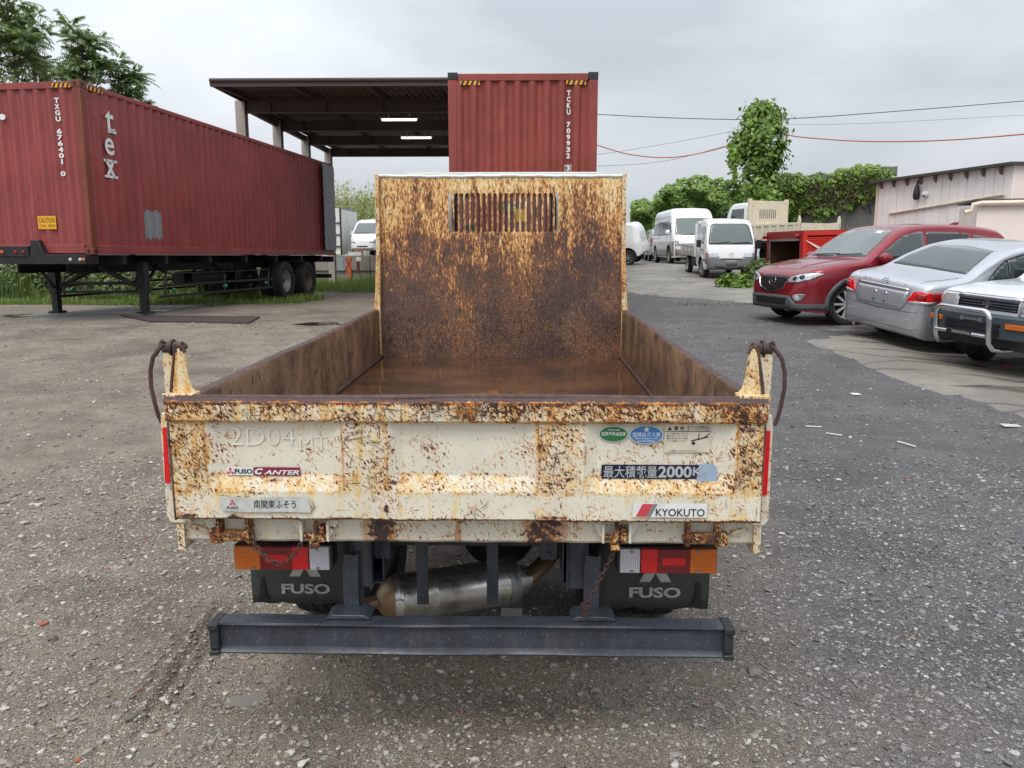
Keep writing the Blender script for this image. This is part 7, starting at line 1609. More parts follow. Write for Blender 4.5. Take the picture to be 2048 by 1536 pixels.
mb.tube([wp(LW * .13, .04, zT - .95), wp(LW * .88, .04, zT - .72), wp(LW * .96, .04, zT - .70)], .035, 6); mb.build('conduit', M['pipe_cream'], pink)
mb = MB(); mb.tube([wp(.02, .03, zG), wp(.02, .03, zT - .05)], .03, 6); mb.build('downpipe', M['pipe_cream'], pink)
ul = LW * .36
mb = MB(); mb.lathe([(.02, .36), (.05, .30), (.085, .12), (.09, .02), (.07, -.06), (.02, -.08)], wp(ul, .10, zT - .56), (0, 0, 1), 14); mb.tube([wp(ul, .10, zT - .22), wp(ul + .02, .08, zT - .12), wp(ul + .05, .03, zT - .06)], .03, 6); mb.build('wall_lamp', M['black_paint'], pink)
mb = MB(); mb.lathe([(.001, .12), (.06, .10), (.085, .04), (.085, 0), (.05, -.03)], wp(ul + .28, .02, zT - .50), tuple(nW), 14); o = mb.build('dome_camera', M['white_print'], pink)
mb = MB(); mb.lathe([(.001, .03), (.035, .02), (.045, -.01)], wp(ul + .29, .10, zT - .54), (nW.x, nW.y, -.5), 12); mb.build('camera_lens', M['black_paint'], o)
# lower annex
AX = atY(1950, 470, 17.2); ann_z = atY(1950, 412, 17.2).z
mb = MB(); q0 = Vector((AX.x, AX.y, 0)) - Vector((off.x, off.y, 0)); rd = Vector((.96, -.28, 0)); bd = Vector((.28, .96, 0))
def ap(u, v, z): q = q0 + rd * u + bd * v; return (q.x, q.y, z - off.z)
g0 = float(gz(AX.x, AX.y)) - .2
mb.add([ap(0, 0, g0), ap(8, 0, g0), ap(8, 1.6, g0), ap(0, 1.6, g0), ap(0, 0, ann_z), ap(8, 0, ann_z), ap(8, 1.6, ann_z + .02), ap(0, 1.6, ann_z + .02)], [(0, 1, 5, 4), (1, 2, 6, 5), (2, 3, 7, 6), (3, 0, 4, 7), (4, 5, 6, 7)]); mb.build('annex_wall', M['pink_wall'], pink, 0)
mb = MB(); mb.tube([ap(-.25, -.06, ann_z - .14), ap(-.12, -.06, ann_z - .10), ap(-.1, -.06, ann_z + .02), ap(.05, -.07, ann_z + .05), ap(8, -.07, ann_z + .08)], .055, 8); mb.build('gutter', M['pipe_cream'], pink)
mb = MB(); mb.add([ap(-.05, -.04, ann_z + .10), ap(8, -.04, ann_z + .10), ap(8, 1.6, ann_z + .10), ap(-.05, 1.6, ann_z + .10), ap(-.05, -.04, ann_z + .14), ap(8, -.04, ann_z + .14), ap(8, 1.6, ann_z + .15), ap(-.05, 1.6, ann_z + .15)], [(0, 1, 5, 4), (1, 2, 6, 5), (2, 3, 7, 6), (3, 0, 4, 7), (4, 5, 6, 7), (3, 2, 1, 0)]); mb.build('annex_roof', M['fascia_dark'], pink, 0)

# red box body with roller-shutter side, set down at a tilt
plain('box_red', (206, 40, 26), .5, 0, .3, 4); plain('box_red_dark', (140, 30, 30), .55, 0, .4, 6); plain('ply_brown', (92, 66, 48), .7, 0, .5, 5); plain('tape_white', (220, 218, 210), .5, 0, .3, 8)
RA = atY(1609, 463, 23.2); RBm = thing('red_box_body', 'bright red truck box with ribbed shutter side and open end, set on the ground', 'truck box')
RBm.location = (RA.x, RA.y, float(gz(RA.x, RA.y)) - .05); hB = RA.z - RBm.location.z
LB, WB = 3.6, 1.9
RBm.rotation_euler = (0, math.radians(-1.5), math.radians(14))
# local: +x along the shutter side away from its near edge, +y backwards; open end faces -x
mb = MB(); n = int((hB - .24) / .052)
for k in range(n): z = .12 + k * .052; mb.prism([(0, z), (-.018, z + .012), (-.018, z + .036), (0, z + .046), (0, z + .052)], 'yz', .13, LB - .1)
o = mb.build('shutter', M['box_red'], RBm, 30); o['kind'] = 'stuff'
mb = MB(); mb.box(0, .13, -.03, .05, 0, hB); mb.box(.13, LB, -.03, .05, 0, .12); mb.box(.13, LB, -.03, .05, hB - .12, hB); mb.box(LB - .1, LB, -.028, .05, .12, hB - .12); mb.build('side_frame', M['box_red'], RBm, 30, .006)
mb = MB(); mb.box(0, LB, WB - .04, WB, 0, hB); mb.box(LB - .04, LB, .0, WB, 0, hB); mb.box(0, LB, .05, WB - .04, 0, .05); mb.build('shell', M['ply_brown'], RBm, 30)
mb = MB(); mb.box(-.02, LB, -.02, WB + .02, hB, hB + .03); mb.build('roof', M['box_red_dark'], RBm, 30)
mb = MB(); mb.box(-.03, .02, .05, WB, hB - .22, hB); mb.box(-.03, .02, WB - .14, WB, 0, hB - .22); mb.box(-.03, .02, .05, .12, 0, hB - .22); mb.build('end_frame', M['box_red_dark'], RBm, 30, .006)
mb = MB(); mb.box(-.035, -.005, WB - .20, WB - .15, 0, hB - .22); mb.box(-.04, -.01, .15, WB - .2, hB - .26, hB - .20); mb.build('end_track', M['galvanised'], RBm, 30)
for y in (.15, WB - .02):
    mb = MB(); mb.lathe([(.001, .09), (.05, .085), (.06, .06), (.06, -.06), (.05, -.07)], (-.08, y, hB - .12), (-1, 0, 0), 14); mb.tube([(-.08, y - .07, hB - .12), (-.08, y - .06, hB + .0), (-.08, y + .06, hB), (-.08, y + .07, hB - .12)], .010, 6); mb.build('warning_lamp', M['lamp_red'], RBm)
mb = MB(); a = Vector((.05, -.06, hB - .24)); b = Vector((.9, -.06, hB - .62)); mb.add([a, a + Vector((.02, 0, -.03)), b + Vector((-.05, -.01, -.12)), b + Vector((.3, 0, -.05)), b], [(0, 1, 2, 3, 4)]); o = mb.build('white_tape', M['tape_white'], RBm, 0)
mb = MB(); mb.box(.3, .6, .5, .9, .05, .30); o = mb.build('blue_crate', M['sticker_blue'], None, 30, .01); o.matrix_world = Matrix.Translation(RBm.location) @ Matrix.Rotation(math.radians(14), 4, 'Z'); tag(o, 'small blue crate inside the open end of the red box', 'crate')

# grey corrugated sheet wall behind, mostly under vines
VY = 41.0; vx0, vx1 = atY(1290, 420, VY).x, atY(1800, 420, 33.0).x
plain('sheet_grey', (124, 122, 116), .75, 0, .6, 1.5)
t_ = thing('panel_wall', 'tall weathered grey panel wall behind the cream dump truck', 'wall', (atY(1560, 420, 40).x, 40, 1.2))
P0, P1 = atY(1540, 380, 40.0), atY(1790, 380, 33.5); off2 = Vector(t_.location); nbp = 12; dv = Vector((P1.x - P0.x, P1.y - P0.y, 0)) / nbp; zt_ = atY(1650, 352, 37).z
for k in range(nbp):
    a = Vector((P0.x, P0.y, 0)) + dv * k; b = a + dv * .97; m_ = Vector((-dv.y, dv.x, 0)).normalized() * .08; zz = zt_ - off2.z + .05 * ((k * 5) % 3); mb = MB()
    a2, b2 = a - Vector((off2.x, off2.y, 0)), b - Vector((off2.x, off2.y, 0))
    vs = [(q.x, q.y, z) for z in (-.6, zz) for q in (a2, b2, b2 + m_, a2 + m_)]; mb.add(vs, [(0, 1, 5, 4), (1, 2, 6, 5), (2, 3, 7, 6), (3, 0, 4, 7), (4, 5, 6, 7)]); mb.build('panel', M['sheet_grey'], t_, 0)

# wires: utility lines across the sky
plain('wire_black', (70, 74, 80), .6); plain('wire_orange', (176, 92, 64), .6)
def wire(label, pts, d, r, mat):
    W = [atY(px, py, dd) for (px, py), dd in zip(pts, d)]
    # smooth through the points
    Q = []
    n = len(W)
    for i in range(n - 1):
        p0, p1, p2, p3 = W[max(i - 1, 0)], W[i], W[i + 1], W[min(i + 2, n - 1)]
        for k in range(8): t = k / 8; Q.append(.5 * ((2 * p1) + (p2 - p0) * t + (2 * p0 - 5 * p1 + 4 * p2 - p3) * t * t + (3 * p1 - p0 - 3 * p2 + p3) * t ** 3))
    Q.append(W[-1]); mb = MB(); mb.tube(Q, r, 5); return tag(mb.build('overhead_wire', M[mat], None), label, 'wire')
wire('twisted dark utility cable running behind the top of the vine-covered pole', [(1100, 222), (1200, 229), (1380, 237), (1560, 238), (1800, 222), (2120, 196)], [44] * 6, .022, 'wire_black')
wire('orange-sheathed cable sagging from the red container to the vine-covered pole', [(1120, 270), (1196, 291), (1260, 309), (1340, 315), (1420, 302), (1490, 280)], [39, 39, 38.5, 38, 38, 38], .026, 'wire_orange')
wire('orange-sheathed cable leaving the vine-covered pole towards the pink building', [(1560, 268), (1620, 276), (1740, 283), (1900, 280), (2120, 262)], [38, 37, 35, 32, 29], .026, 'wire_orange')
wire('thin grey wire meeting the left flank of the vine crown'.replace('left ', ''), [(1100, 318), (1196, 309), (1330, 288), (1470, 262)], [46] * 4, .010, 'wire_black')
wire('thinnest lower wire hanging under the orange cable', [(1100, 330), (1200, 332), (1330, 322), (1450, 292)], [50] * 4, .012, 'wire_black')
wire('thin pair line above the roof of the pink building', [(1540, 250), (1750, 246), (2120, 226)], [48] * 3, .009, 'wire_black')

# left background: retaining wall with painted blocks, raised bank, white box, white van, cartons
BY = 38.5; bz = atY(710, 511, BY).z
mb = MB(); mb.box(-24, -1.0, BY + .3, BY + 40, .2, bz - .03); tag(mb.build('raised_bank', M['mud'], None, 0), 'raised earth bank behind the painted concrete wall', None, None, 'structure')
plain('wall_concrete', (150, 144, 136), .85, 0, .7, 2.5, .2); plain('spray_orange', (196, 104, 62), .8, 0, .5, 5); plain('spray_maroon', (112, 44, 52), .8, 0, .5, 5); plain('spray_blue', (150, 166, 176), .8, 0, .5, 5)
rw = thing('retaining_wall', 'low concrete block wall with sprayed orange and maroon marks', 'wall', (-5.5, BY, .42))
zb1 = bz - .42; x = -11.6; k = 0
while x < -1.6:
    mb = MB(); w_ = 2.0; mb.box(x, x + w_ - .02, -.15, .3, .42, zb1); mb.box(x + .01, x + w_ - .03, -.05, .3, -.2, .41); mb.v = [(a + 5.5, b, c) for a, b, c in mb.v]; mb.build('wall_block', M['wall_concrete'], rw, 30, .02); x += w_; k += 1
def spray(px0, px1, py0, py1, mat, slant=0):
    a, b = atY(px0, py0, BY - .16), atY(px1, py1, BY - .16); mb = MB(); mb.add([(a.x + 5.5, -.156, b.z - .42), (b.x + 5.5, -.156, b.z - .42), (b.x + 5.5 + slant, -.156, a.z - .42), (a.x + 5.5 + slant, -.156, a.z - .42)], [(0, 1, 2, 3)]); mb.build('spray_mark', M[mat], rw, 0)
spray(692, 704, 514, 540, 'spray_orange'); spray(693, 703, 540, 556, 'spray_orange'); spray(713, 720, 523, 545, 'spray_maroon'); spray(676, 686, 514, 541, 'spray_blue'); spray(712, 722, 514, 522, 'white_print')
mb = MB()
for (a, b) in (((690, 516), (704, 541)), ((704, 516), (690, 541))): p_, q_ = atY(*a, BY - .16), atY(*b, BY - .16); mb.bar((p_.x + 5.5, -.160, p_.z - .42), (q_.x + 5.5, -.160, q_.z - .42), .004, .035)
mb.build('spray_mark', M['spray_maroon'], rw, 0)
wb = thing('white_box_body', 'dirty white panelled truck box on the bank behind the container door', 'truck box'); q = atY(684, 500, 41); q2 = atY(716, 500, 44); wb.location = (q.x, 41, bz - .03)
mb = MB(); ht = atY(686, 415, 41).z - bz
mb.add([(0, 0, .1), (q2.x - q.x, 3.0, .1), (q2.x - q.x - 2.2, 3.6, .1), (-2.2, .5, .1), (0, 0, ht), (q2.x - q.x, 3.0, ht), (q2.x - q.x - 2.2, 3.6, ht), (-2.2, .5, ht)], [(0, 1, 5, 4), (1, 2, 6, 5), (2, 3, 7, 6), (3, 0, 4, 7), (4, 5, 6, 7)]); mb.build('panel', M['box_white'] if 'box_white' in M else plain('box_white', (228, 230, 222), .6, 0, .5, 1.5), wb, 0)
mb = MB(); mb.box(-.06, .02, -.06, .02, 0, ht + .03); mb.box(-.5, -.42, .05, .13, 0, ht)
for z in (.5, 1.1, 1.7): mb.bar((-.02, -.05, z), (-.5, .08, z), .05, .05)
mb.build('door_frame', M['chassis_dark'], wb, 0)
mb = MB(); mb.bar((0, -.03, ht), (q2.x - q.x, 2.97, ht), .05, .06); mb.build('roof_rail', M['galvanised'], wb, 0)
small_van('white_minivan', 'white cab-forward van on the bank above the painted wall', 'van', 'paint_white', None, (1.85, .6), math.radians(258), 1.9, 1.9, at=(atY(750, 505, 40.5).x, 40.2), dz=bz - .03)
for nm, lab, px0, px1, py0, py1, mt, d in (('foam_box', 'white foam box on top of the painted wall', 696, 721, 501, 511, 'white_print', BY + .1), ('carton', 'brown carton behind the white foam box', 708, 724, 496, 510, 'carton_brown', BY + .7)):
    if mt not in M: plain(mt, (164, 124, 84), .8, 0, .3, 6)
    a, b = atY(px0, py0, d), atY(px1, py1, d); mb = MB(); h_ = .17 if nm == 'foam_box' else .27; mb.box(a.x, b.x, d, d + .32, bz - (0 if d < BY + .3 else .03), bz + h_); mb.box(a.x - .01, b.x + .01, d - .01, d + .33, bz + h_ - .04, bz + h_); tag(mb.build(nm, M[mt], None, 30, .008), lab, 'box')
fb = thing('far_building', 'long pale roofed building beyond the bamboo', 'building', (-14, 95, .4)); a, b = atY(676, 398, 95), atY(770, 406, 95); plain('far_wall', (196, 202, 206), .7); plain('far_roof', (150, 160, 168), .6)
mb = MB(); mb.box(-30, 18, 0, 10, 0, a.z - 1.0); mb.build('wall', M['far_wall'], fb, 0); mb = MB(); mb.box(-30.5, 18.5, -.5, 10.5, a.z - 1.0, a.z - .3); mb.build('roof', M['far_roof'], fb, 0)
# small things lying about
def rod(label, p0, p1, r, mat, name='plastic_strip'):
    a, b = gnd(*p0), gnd(*p1); mb = MB(); a.z = float(gzr(a.x, a.y)[0]) + .012; b.z = float(gzr(b.x, b.y)[0]) + .012; mb.bar(a, b, r * 2, r); tag(mb.build(name, M[mat], None), label, 'litter', 'thin white strips on the gravel')
SL = 'thin white plastic strip lying on the grey gravel beside the truck'
rod(SL, (1611, 852), (1643, 854), .006, 'white_print'); rod(SL, (1652, 867), (1684, 871), .006, 'white_print'); rod(SL, (1795, 886), (1831, 895), .006, 'white_print')
def flat_bit(name, label, cat, px, py, w, l, mat, ang=0.3, th=.006, group=None):
    c = gnd(px, py); mb = MB(); mb.prism([(-w, -l), (w * .8, -l * .9), (w, l * .7), (-w * .7, l)], 'xy', 0, th); o = mb.build(name, mat if not isinstance(mat, str) else M[mat], None, 0); o.location = (c.x, c.y, float(gzr(c.x, c.y)[0]) + .008); o.rotation_euler = (.03, .05, ang); tag(o, label, cat, group)
flat_bit('paper_scrap', 'crumpled white paper scrap on the grey gravel near the concrete pad', 'litter', 1711, 789, .05, .045, 'white_print')
flat_bit('plastic_scrap', 'clear grey plastic wrapper at the edge of the concrete pad', 'litter', 2020, 853, .09, .05, 'sticker_worn', .1)
flat_bit('pink_scrap', 'small pink scrap on the concrete pad before the silver four-wheel drive', 'litter', 2012, 738, .06, .03, 'sticker_red', .2, .03)
flat_bit('yellow_board', 'broken yellow board end in the grass by the trailer', 'litter', 8, 588, .3, .12, 'yellow_sticker', .2, .08)
plain('brick_red', (150, 84, 68), .85, 0, .4, 30)
rsb = random.Random(4)
for px, py, s_ in ((87, 1250, .022), (290, 1083, .014), (362, 1102, .012), (278, 1382, .009), (155, 1520, .012), (215, 1138, .010), (183, 1160, .010), (1813, 957, .016)):
    c = gnd(px, py); bm = bmesh.new(); bmesh.ops.create_icosphere(bm, subdivisions=1, radius=s_)
    for v in bm.verts: v.co = Vector((v.co.x * rsb.uniform(.8, 1.3), v.co.y * rsb.uniform(.7, 1.2), v.co.z * .45 * rsb.uniform(.8, 1.2)))
    me = bpy.data.meshes.new('brick_fragment'); bm.to_mesh(me); bm.free(); me.materials.append(M['brick_red']); o = mk('brick_fragment', me); o.location = (c.x, c.y, float(gzr(c.x, c.y)[0]) + s_ * .15); tag(o, 'small red brick fragment lying in the gravel', 'brick fragment', 'red brick fragments in the gravel')
# ------------------------------------------------------------------ plants
def leaf_cloud(name, C, N, size, mat, parent=None, seed=0, lobes=True, droop=.3):
    """flat bent leaves at centres C facing roughly along N"""
    rs = np.random.RandomState(seed); n = len(C); C = np.asarray(C, float); N = np.asarray(N, float)
    N = N + rs.normal(0, .45, (n, 3)) + np.array([0, 0, droop]); N /= np.linalg.norm(N, axis=1, keepdims=True)
    A = np.cross(N, rs.normal(0, 1, (n, 3))); A /= np.linalg.norm(A, axis=1, keepdims=True); B = np.cross(N, A); s = (size * rs.uniform(.55, 1.3, n))[:, None]
    V = np.stack([C - A * s * .55, C + B * s * .42 - N * s * .12 - A * s * .1, C + A * s * .6 - N * s * .15, C - B * s * .42 - N * s * .12 - A * s * .1], 1)
    F = (np.array([[0, 1, 2], [0, 2, 3]])[None] + (np.arange(n) * 4)[:, None, None]).reshape(-1, 3)
    o = mk(name, fast_mesh(name, V.reshape(-1, 3), F, mat), parent); return o
def surf_pts(n, fn, rs): 
    U = rs.rand(n, 2); return fn(U[:, 0], U[:, 1])
def fronds(name, tufts, mat, parent, seed, L=.62, nfr=9, nl=9, lw=.055, ll=.19):
    """pinnate compound leaves sprouting from each tuft point"""
    rs = np.random.RandomState(seed); V = []; F = []; k = 0
    for (c, d, sc) in tufts:
        c = np.array(c, float); d = np.array(d, float)
        for f in range(nfr):
            a = rs.rand() * 6.28; el = rs.uniform(-.5, 1.2); dr = np.array([math.cos(a) * math.cos(el), math.sin(a) * math.cos(el), math.sin(el)]) + d * .7; dr /= np.linalg.norm(dr); l = L * sc * rs.uniform(.7, 1.2)
            side = np.cross(dr, [0, 0, 1.0]); side /= (np.linalg.norm(side) + 1e-6)
            for j in range(nl):
                t = .2 + .8 * (j + 1) / nl; p = c + dr * l * t - np.array([0, 0, .36 * l * t * t])
                tan = dr - np.array([0, 0, 1.1 * t]); tan /= np.linalg.norm(tan)
                for sg in (-1, 1):
                    out = side * sg * .85 + tan * .45 - np.array([0, 0, .35 + .2 * rs.rand()]); out /= np.linalg.norm(out); q = ll * sc * rs.uniform(.75, 1.2) * (1.15 - .4 * t); w = np.cross(out, [0, 0, 1]) ; w = tan * lw * sc
                    V += [p, p + out * q * .4 + w * .5, p + out * q, p + out * q * .4 - w * .5]; F += [[k, k + 1, k + 2], [k, k + 2, k + 3]]; k += 4
    return mk(name, fast_mesh(name, np.array(V), np.array(F), mat), parent)
def tall_tree(label, base, H, tilt, seed, crown_r, z0, tuftn):
    rs = random.Random(seed); t = thing('tree_of_heaven', label, 'tree', base); mb = MB()
    pts = [Vector((tilt * H * k / 8 + .12 * math.sin(k + seed), .1 * math.cos(k * 1.3 + seed), H * k / 8 * .92)) for k in range(9)]; mb.tube(pts, [.13 - .012 * k for k in range(9)], 8)
    tufts = []
    for k in range(tuftn):
        h = z0 + (1 - z0) * (k + .5) / tuftn; i = min(7, int(h * 8)); p = pts[i].lerp(pts[i + 1], h * 8 - i); a = rs.uniform(0, 6.28); r = crown_r * rs.uniform(.35, 1.0) * (1.0 - .55 * max(0, h - .6) / .4); e = p + Vector((r * math.cos(a), r * math.sin(a), .5 * r + rs.uniform(-.5, .7)))
        mb.tube([p, p.lerp(e, .5) + Vector((0, 0, -.05)), e], [.035, .025, .012], 5); tufts.append((tuple(e), (math.cos(a) * .5, math.sin(a) * .5, .3), rs.uniform(.9, 1.35)))
        if rs.random() < .7: q = p.lerp(e, .6); tufts.append((tuple(q + Vector((rs.uniform(-.2, .2), rs.uniform(-.2, .2), .15))), (0, 0, .3), rs.uniform(.7, 1.05)))
    tufts.append((tuple(pts[-1]), (0, 0, .6), 1.2)); mb.build('trunk', M['bark'], t); fronds('crown', tufts, M['leaf_tree'], t, seed); return t
D = 31.0
def tree_at(label, pxb, pytop, d, crown_r, seed, z0=.55, tilt=0.0, tuftn=26):
    b = atY(pxb, 500, d); top = atY(pxb, pytop, d); tall_tree(label, (b.x, d, .42), top.z - .42, tilt, seed, crown_r, z0, tuftn)
tree_at('tall slender tree with feathery leaves, its bare stem rising behind the container corner', 66, -20, 29.5, 1.5, 3, .72, 0, 30)
tree_at('leaning feathery-leaved tree overhanging the top of the long container', 185, 45, 30.5, 1.55, 5, .62, .03, 40)
tree_at('feathery tree beside the slender stem, its crown hanging low', 10, 60, 31.5, 1.3, 8, .62, 0, 24)
tree_at('shorter feathery tree spreading away over the container roof', 262, 125, 31.5, 1.2, 11, .72, .04, 24)
tree_at('feathery tree with twin stems at the container end wall', 108, 0, 32.5, 1.3, 14, .74, -.02, 22)

# grass and weeds (stuff nobody could count)
def blades(name, label, n, region, h0, h1, mat, seed, fn=None, w=.008):
    rs = np.random.RandomState(seed); x = rs.uniform(region[0], region[1], n); y = rs.uniform(region[2], region[3], n)
    if fn is not None: k = fn(x, y, rs); x, y = x[k], y[k]
    n = len(x); cl = np.clip(vnoise(np.stack([x, y, 0 * x], 1), .9, seed + 1) * .6 + .8, .3, 1.5); h = (h0 + (h1 - h0) * rs.rand(n) ** 1.6) * cl; a = rs.rand(n) * 6.28; b = rs.uniform(.1, .6, n) * h; z = gzr(x, y)
    P = np.stack([x, y, z], 1); D1 = np.stack([np.cos(a), np.sin(a), 0 * a], 1); S = np.stack([-np.sin(a), np.cos(a), 0 * a], 1) * (w * (1 + h))[:, None]; up = np.array([0, 0, 1.0])
    V = np.stack([P - S, P + S, P + D1 * (b * .35)[:, None] + up * (h * .6)[:, None] + S * .7, P + D1 * (b * .35)[:, None] + up * (h * .6)[:, None] - S * .7, P + D1 * b[:, None] + up * h[:, None]], 1)
    F = (np.array([[0, 1, 2], [0, 2, 3], [3, 2, 4]])[None] + (np.arange(n) * 5)[:, None, None]).reshape(-1, 3)
    return tag(mk(name, fast_mesh(name, V.reshape(-1, 3), F, mat)), label, 'grass', None, 'stuff')
blades('grass', 'short green grass strip behind the semi-trailer', 26000, (-17, -5.8, 17.4, 22.5), .05, .24, M['leaf_grass'], 41, lambda x, y, rs: (y > 18.6 + .25 * (x + 10) * (x > -10) - .12 * (x + 10) * (x < -10) + .35 * vnoise(np.stack([x, y, 0 * x], 1), 1.2, 4)))
blades('grass', 'long grass at the foot of the painted wall', 16000, (-11.5, -1.4, 26.5, 38.3), .12, .5, M['leaf_grass'], 42, lambda x, y, rs: (y > 27.5 + .8 * vnoise(np.stack([x, y, 0 * x], 1), 1.0, 6)) )
blades('grass', 'tall weeds and grass along the bank behind the trailer', 12000, (-20, -8.5, 21.5, 25.5), .3, 1.0, M['leaf_weed'], 43)
blades('grass', 'thin weeds in the crack of the ramp edge', 160, (3.2, 5.2, 16.8, 17.3), .02, .09, M['leaf_weed'], 44)
rs = np.random.RandomState(5)
# weed thicket behind the trailer
def mound(n, cx, cy, rx, ry, h, rs):
    a = rs.rand(n) * 6.28; e = np.arcsin(rs.rand(n) ** .7); r = 1 - .25 * rs.rand(n) ** 2; x = np.cos(a) * np.cos(e) * r; y = np.sin(a) * np.cos(e) * r; z = np.sin(e) * r
    C = np.stack([cx + rx * x, cy + ry * y, h * z], 1); C[:, 2] += gz(C[:, 0], C[:, 1]); return C, np.stack([x, y, z + .2], 1)
def bush(name, label, cat, cx, cy, rx, ry, h, n, size, mat, seed, group=None):
    rs = np.random.RandomState(seed); C = []; N = []
    for k in range(5):
        q = rs.uniform(-.55, .55, 2); c, m_ = mound(n // 5, cx + q[0] * rx, cy + q[1] * ry, rx * rs.uniform(.45, .75), ry * rs.uniform(.45, .75), h * rs.uniform(.6, 1.05), rs); C.append(c); N.append(m_)
    t = thing(name, label, cat, (cx, cy, float(gz(cx, cy))), (0, 0, 0), group); C = np.concatenate(C) - np.array([cx, cy, float(gz(cx, cy))]); leaf_cloud('crown', C, np.concatenate(N), size, mat, t, seed)
    mb = MB(); r2 = random.Random(seed)
    for k in range(6): a = r2.uniform(0, 6.28); mb.tube([(0, 0, -.02), (.3 * rx * math.cos(a), .3 * ry * math.sin(a), h * .4), (.55 * rx * math.cos(a), .55 * ry * math.sin(a), h * .75)], [.02, .012, .005], 5)
    mb.build('stem', M['bark'], t); return t
for k, (x, y, rx, h) in enumerate(((-17.5, 23.5, 2.2, 1.7), (-14.6, 23.2, 1.8, 1.5), (-12.2, 23.4, 1.6, 1.35), (-10.3, 23.8, 1.4, 1.2), (-20.5, 24, 2.4, 2.0))): bush('weed_thicket', 'leafy weed thicket on the bank behind the semi-trailer', 'bush', x, y, rx, 1.2, h, 2600, .12, M['leaf_weed'], 50 + k, 'weed thickets behind the trailer')
p = gnd(1500, 575); bush('squash_plant', 'broad-leaved green plant sprawling beside the ramp in front of the small flatbed', 'plant', p.x, p.y, .9, .5, .42, 420, .17, M['leaf_vine'], 60)
p = atY(1600, 545, 20.0); bush('vine_bush', 'leafy vine climbing the ribbed side of the red box', 'plant', atY(1640, 500, 21.9).x, 21.9, .6, .3, 1.0, 600, .11, M['leaf_vine'], 61)
bush('weed_clump', 'dark weeds between the small flatbed and the red box', 'plant', atY(1516, 540, 24).x, 23.9, .42, .8, .75, 600, .09, M['leaf_weed'], 62)
bush('roof_vine', 'low green vine tuft above the red box beside the pink wall', 'plant', atY(1715, 470, 27).x, 27.0, 1.1, .8, 1.75, 900, .13, M['leaf_vine'], 63)
for k, (px, d, h, rx) in enumerate(((716, 47, 4.1, 1.6), (742, 46, 3.5, 1.3), (700, 49, 4.2, 1.5))):
    x = atY(px, 450, d).x; t = thing('bamboo_clump', 'yellow-green bamboo clump on the bank behind the white box', 'plant', (x, d, bz - .03), (0, 0, 0), 'bamboo behind the white box'); rs = np.random.RandomState(70 + k); mb = MB(); C = []
    for j in range(26):
        a = rs.rand() * 6.28; r = rx * rs.rand() ** .5; hh = h * rs.uniform(.65, 1.1); q = Vector((r * math.cos(a), r * math.sin(a) * .6, 0)); e = q + Vector((rs.uniform(-.3, .3), rs.uniform(-.2, .2), hh)); mb.tube([q, q.lerp(e, .6), e], [.018, .013, .004], 5)
        for m_ in range(60): f = rs.uniform(.2, 1); c = q.lerp(e, f); C.append((c.x + rs.normal(0, .16), c.y + rs.normal(0, .16), c.z + rs.normal(0, .1)))
    mb.build('stem', M['leaf_bamboo'], t); leaf_cloud('crown', C, np.tile([0, -.6, .3], (len(C), 1)), .13, M['leaf_bamboo'], t, 80 + k)

# vine-covered pole and hedge
def vine_pole():
    d = 38.0; rs = np.random.RandomState(9); c = atY(1512, 400, d); t = thing('vine_covered_pole', 'utility pole smothered in green vine with a bushy overhanging head', 'pole', (c.x, d, float(gz(c.x, d)))); zg = t.location.z
    zt = atY(1512, 222, d).z - zg; mb = MB(); mb.tube([(0, 0, -.2), (.02, 0, zt * .5), (0, 0, zt + .1)], [.17, .15, .13], 12); mb.build('pole', M['concrete'], t); mb = MB(); mb.bar((-.9, -.1, zt - .6), (1.25, -.1, zt - 1.05), .1, .1); mb.build('cross_arm', M['galvanised'], t)
    pxm = 1560 / d
    # outline of the mass in pixels: (row, half extent towards each side)
    rows = [(214, 1508, 1535), (225, 1490, 1556), (245, 1482, 1564), (258, 1464, 1568), (275, 1460, 1570), (295, 1466, 1568), (312, 1482, 1560), (335, 1490, 1556), (360, 1492, 1554), (390, 1490, 1562), (420, 1470, 1580), (445, 1460, 1585)]
    C = []; N = []
    py = np.array([r[0] for r in rows]); L_ = np.array([r[1] for r in rows]); R_ = np.array([r[2] for r in rows])
    ncl = 125; nper = 46
    for j in range(ncl):
        yy = 214 + 228 * rs.rand() ** 1.15; l, r = np.interp(yy, py, L_), np.interp(yy, py, R_); aa = rs.uniform(0, 6.28); hx = (r - l) / 2 / pxm; rad = rs.uniform(.55, .98); q = atY((l + r) / 2, yy, d); cc = np.array([q.x - c.x + math.cos(aa) * rad * hx, math.sin(aa) * rad * hx * .85, q.z - zg]); sp = rs.uniform(.14, .30)
        for m_ in range(nper):
            o_ = rs.normal(0, 1, 3) * sp * np.array([1, 1, .8]); C.append(tuple(cc + o_)); N.append((math.cos(aa) + o_[0], math.sin(aa) + o_[1], .35))
    # trailing shoots
    for j in range(9):
        sx = rs.uniform(1458, 1480); z0 = rs.uniform(280, 310); ln = rs.uniform(30, 75)
        for m_ in range(22): q = atY(sx + rs.normal(0, 3) , z0 + ln * m_ / 22, d - .5); C.append((q.x - c.x, -.5 + rs.normal(0, .15), q.z - zg)); N.append((-.3, -1, 0))
    leaf_cloud('crown', C, N, .20, M['leaf_vine'], t, 91)
vine_pole()
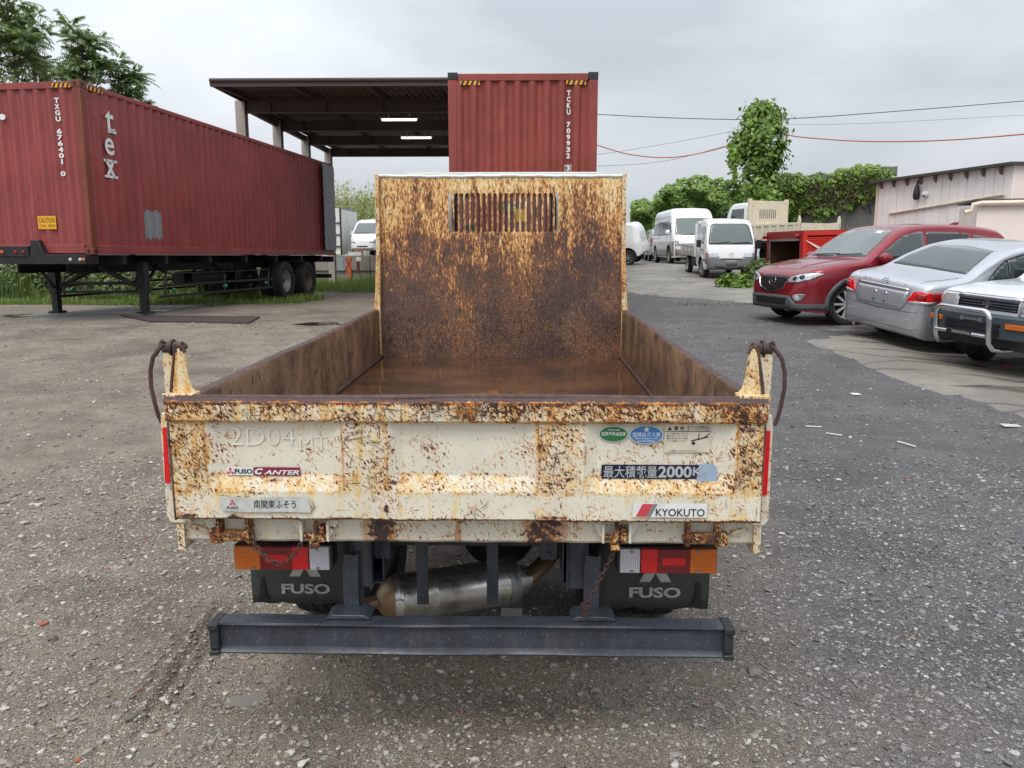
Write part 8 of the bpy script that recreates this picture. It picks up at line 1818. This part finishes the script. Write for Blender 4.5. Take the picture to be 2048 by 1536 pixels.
def vine_hedge():
    rs = np.random.RandomState(19)
    # each mass: centre pixel row/column outline at its own distance
    spec = [('kudzu-covered hedge mass behind the high-roof van', [(1262, 402, 480), (1290, 398, 480), (1310, 405, 480), (1330, 420, 480)], 47.0, 1800, 1.2), ('tall kudzu hedge running along the yard behind the vans', [(1308, 395, 480), (1320, 378, 480), (1345, 368, 480), (1375, 362, 480), (1400, 350, 470), (1440, 358, 470), (1480, 365, 470), (1510, 362, 470)], 44.0, 5600, 1.6),
            ('kudzu draped over the grey panel wall', [(1555, 352, 440), (1590, 345, 440), (1610, 350, 430), (1650, 352, 445), (1690, 338, 425), (1720, 334, 415), (1760, 332, 400), (1790, 336, 400)], 38.5, 4200, .8)]
    for k, (lab, O, d, n, th) in enumerate(spec):
        ox = np.array([o[0] for o in O]); ot = np.array([o[1] for o in O]); ob = np.array([o[2] for o in O]); c = atY((ox[0] + ox[-1]) / 2, 470, d); g = float(gz(c.x, d)); t = thing('vine_hedge', lab, 'hedge', (c.x, d, g)); C = []; N = []
        px = rs.uniform(ox[0], ox[-1], n); top = np.interp(px, ox, ot) + 5 * vnoise(np.stack([px * .05, 0 * px, 0 * px], 1), 1, 5 + k) + 4 * vnoise(np.stack([px * .16, 0 * px, 0 * px], 1), 1, 8 + k); bot = np.interp(px, ox, ob) + (18 * vnoise(np.stack([px * .06, 0 * px, 0 * px], 1), 1, 21) if k == 2 else 0); f = rs.rand(n) ** (1.5 if k == 2 else 1.0); py = top + (bot - top) * f
        lump = vnoise(np.stack([px * .045, py * .045, 0 * px], 1), 1, 33 + k)
        for j in range(n):
            dd = (d if k < 2 else 1 / (1 / 40.0 + (px[j] - 1540) / 250 * (1 / 33.5 - 1 / 40.0))) - th * (.35 + .5 * lump[j]) * (1 if k < 2 else .45) - (.3 if k == 2 else 0) + rs.uniform(0, .5) + (max(0, .15 - f[j]) * 4)
            q = atY(px[j], py[j], dd); C.append((q.x - c.x, q.y - d, q.z - g)); N.append((rs.normal(0, .3), -1, .5 + .8 * (f[j] < .12)))
        leaf_cloud('crown', C, N, .22, M['leaf_vine'], t, 95 + k)
        if k < 2:
            mb = MB(); q0, q1 = atY(ox[0] + 4, 470, d + .4), atY(ox[-1], 470, d + .4); nn = 30; V = []
            mb.grid(nn, 7, lambda i, j: ((q0.x + (q1.x - q0.x) * i / (nn - 1)) - c.x, .5 + .25 * math.sin(i * 1.3 + j), (j / 6) * (atY(ox[0] + (ox[-1] - ox[0]) * i / (nn - 1), np.interp(ox[0] + (ox[-1] - ox[0]) * i / (nn - 1), ox, ot) + 9, d + .4).z - g) - .3)); mb.build('dark_core', M['leaf_dead'], t, 60)  # dark inner sheet added behind the leaves to block light in the gaps
        else:
            mb = MB()
            for j in range(70):
                xx = rs.uniform(1570, 1780); yy = np.interp(xx, ox, ot) + 8; dd = 1 / (1 / 40.0 + (xx - 1540) / 250 * (1 / 33.5 - 1 / 40.0)) - .1; P = [atY(xx + rs.normal(0, 3) * m_, yy + rs.uniform(12, 22) * m_, dd - .3) for m_ in range(5)]; mb.tube([Vector((q.x - c.x, q.y - d, q.z - g)) for q in P], .02, 4)
            mb.build('dead_stems', M['leaf_dead'], t)
vine_hedge()
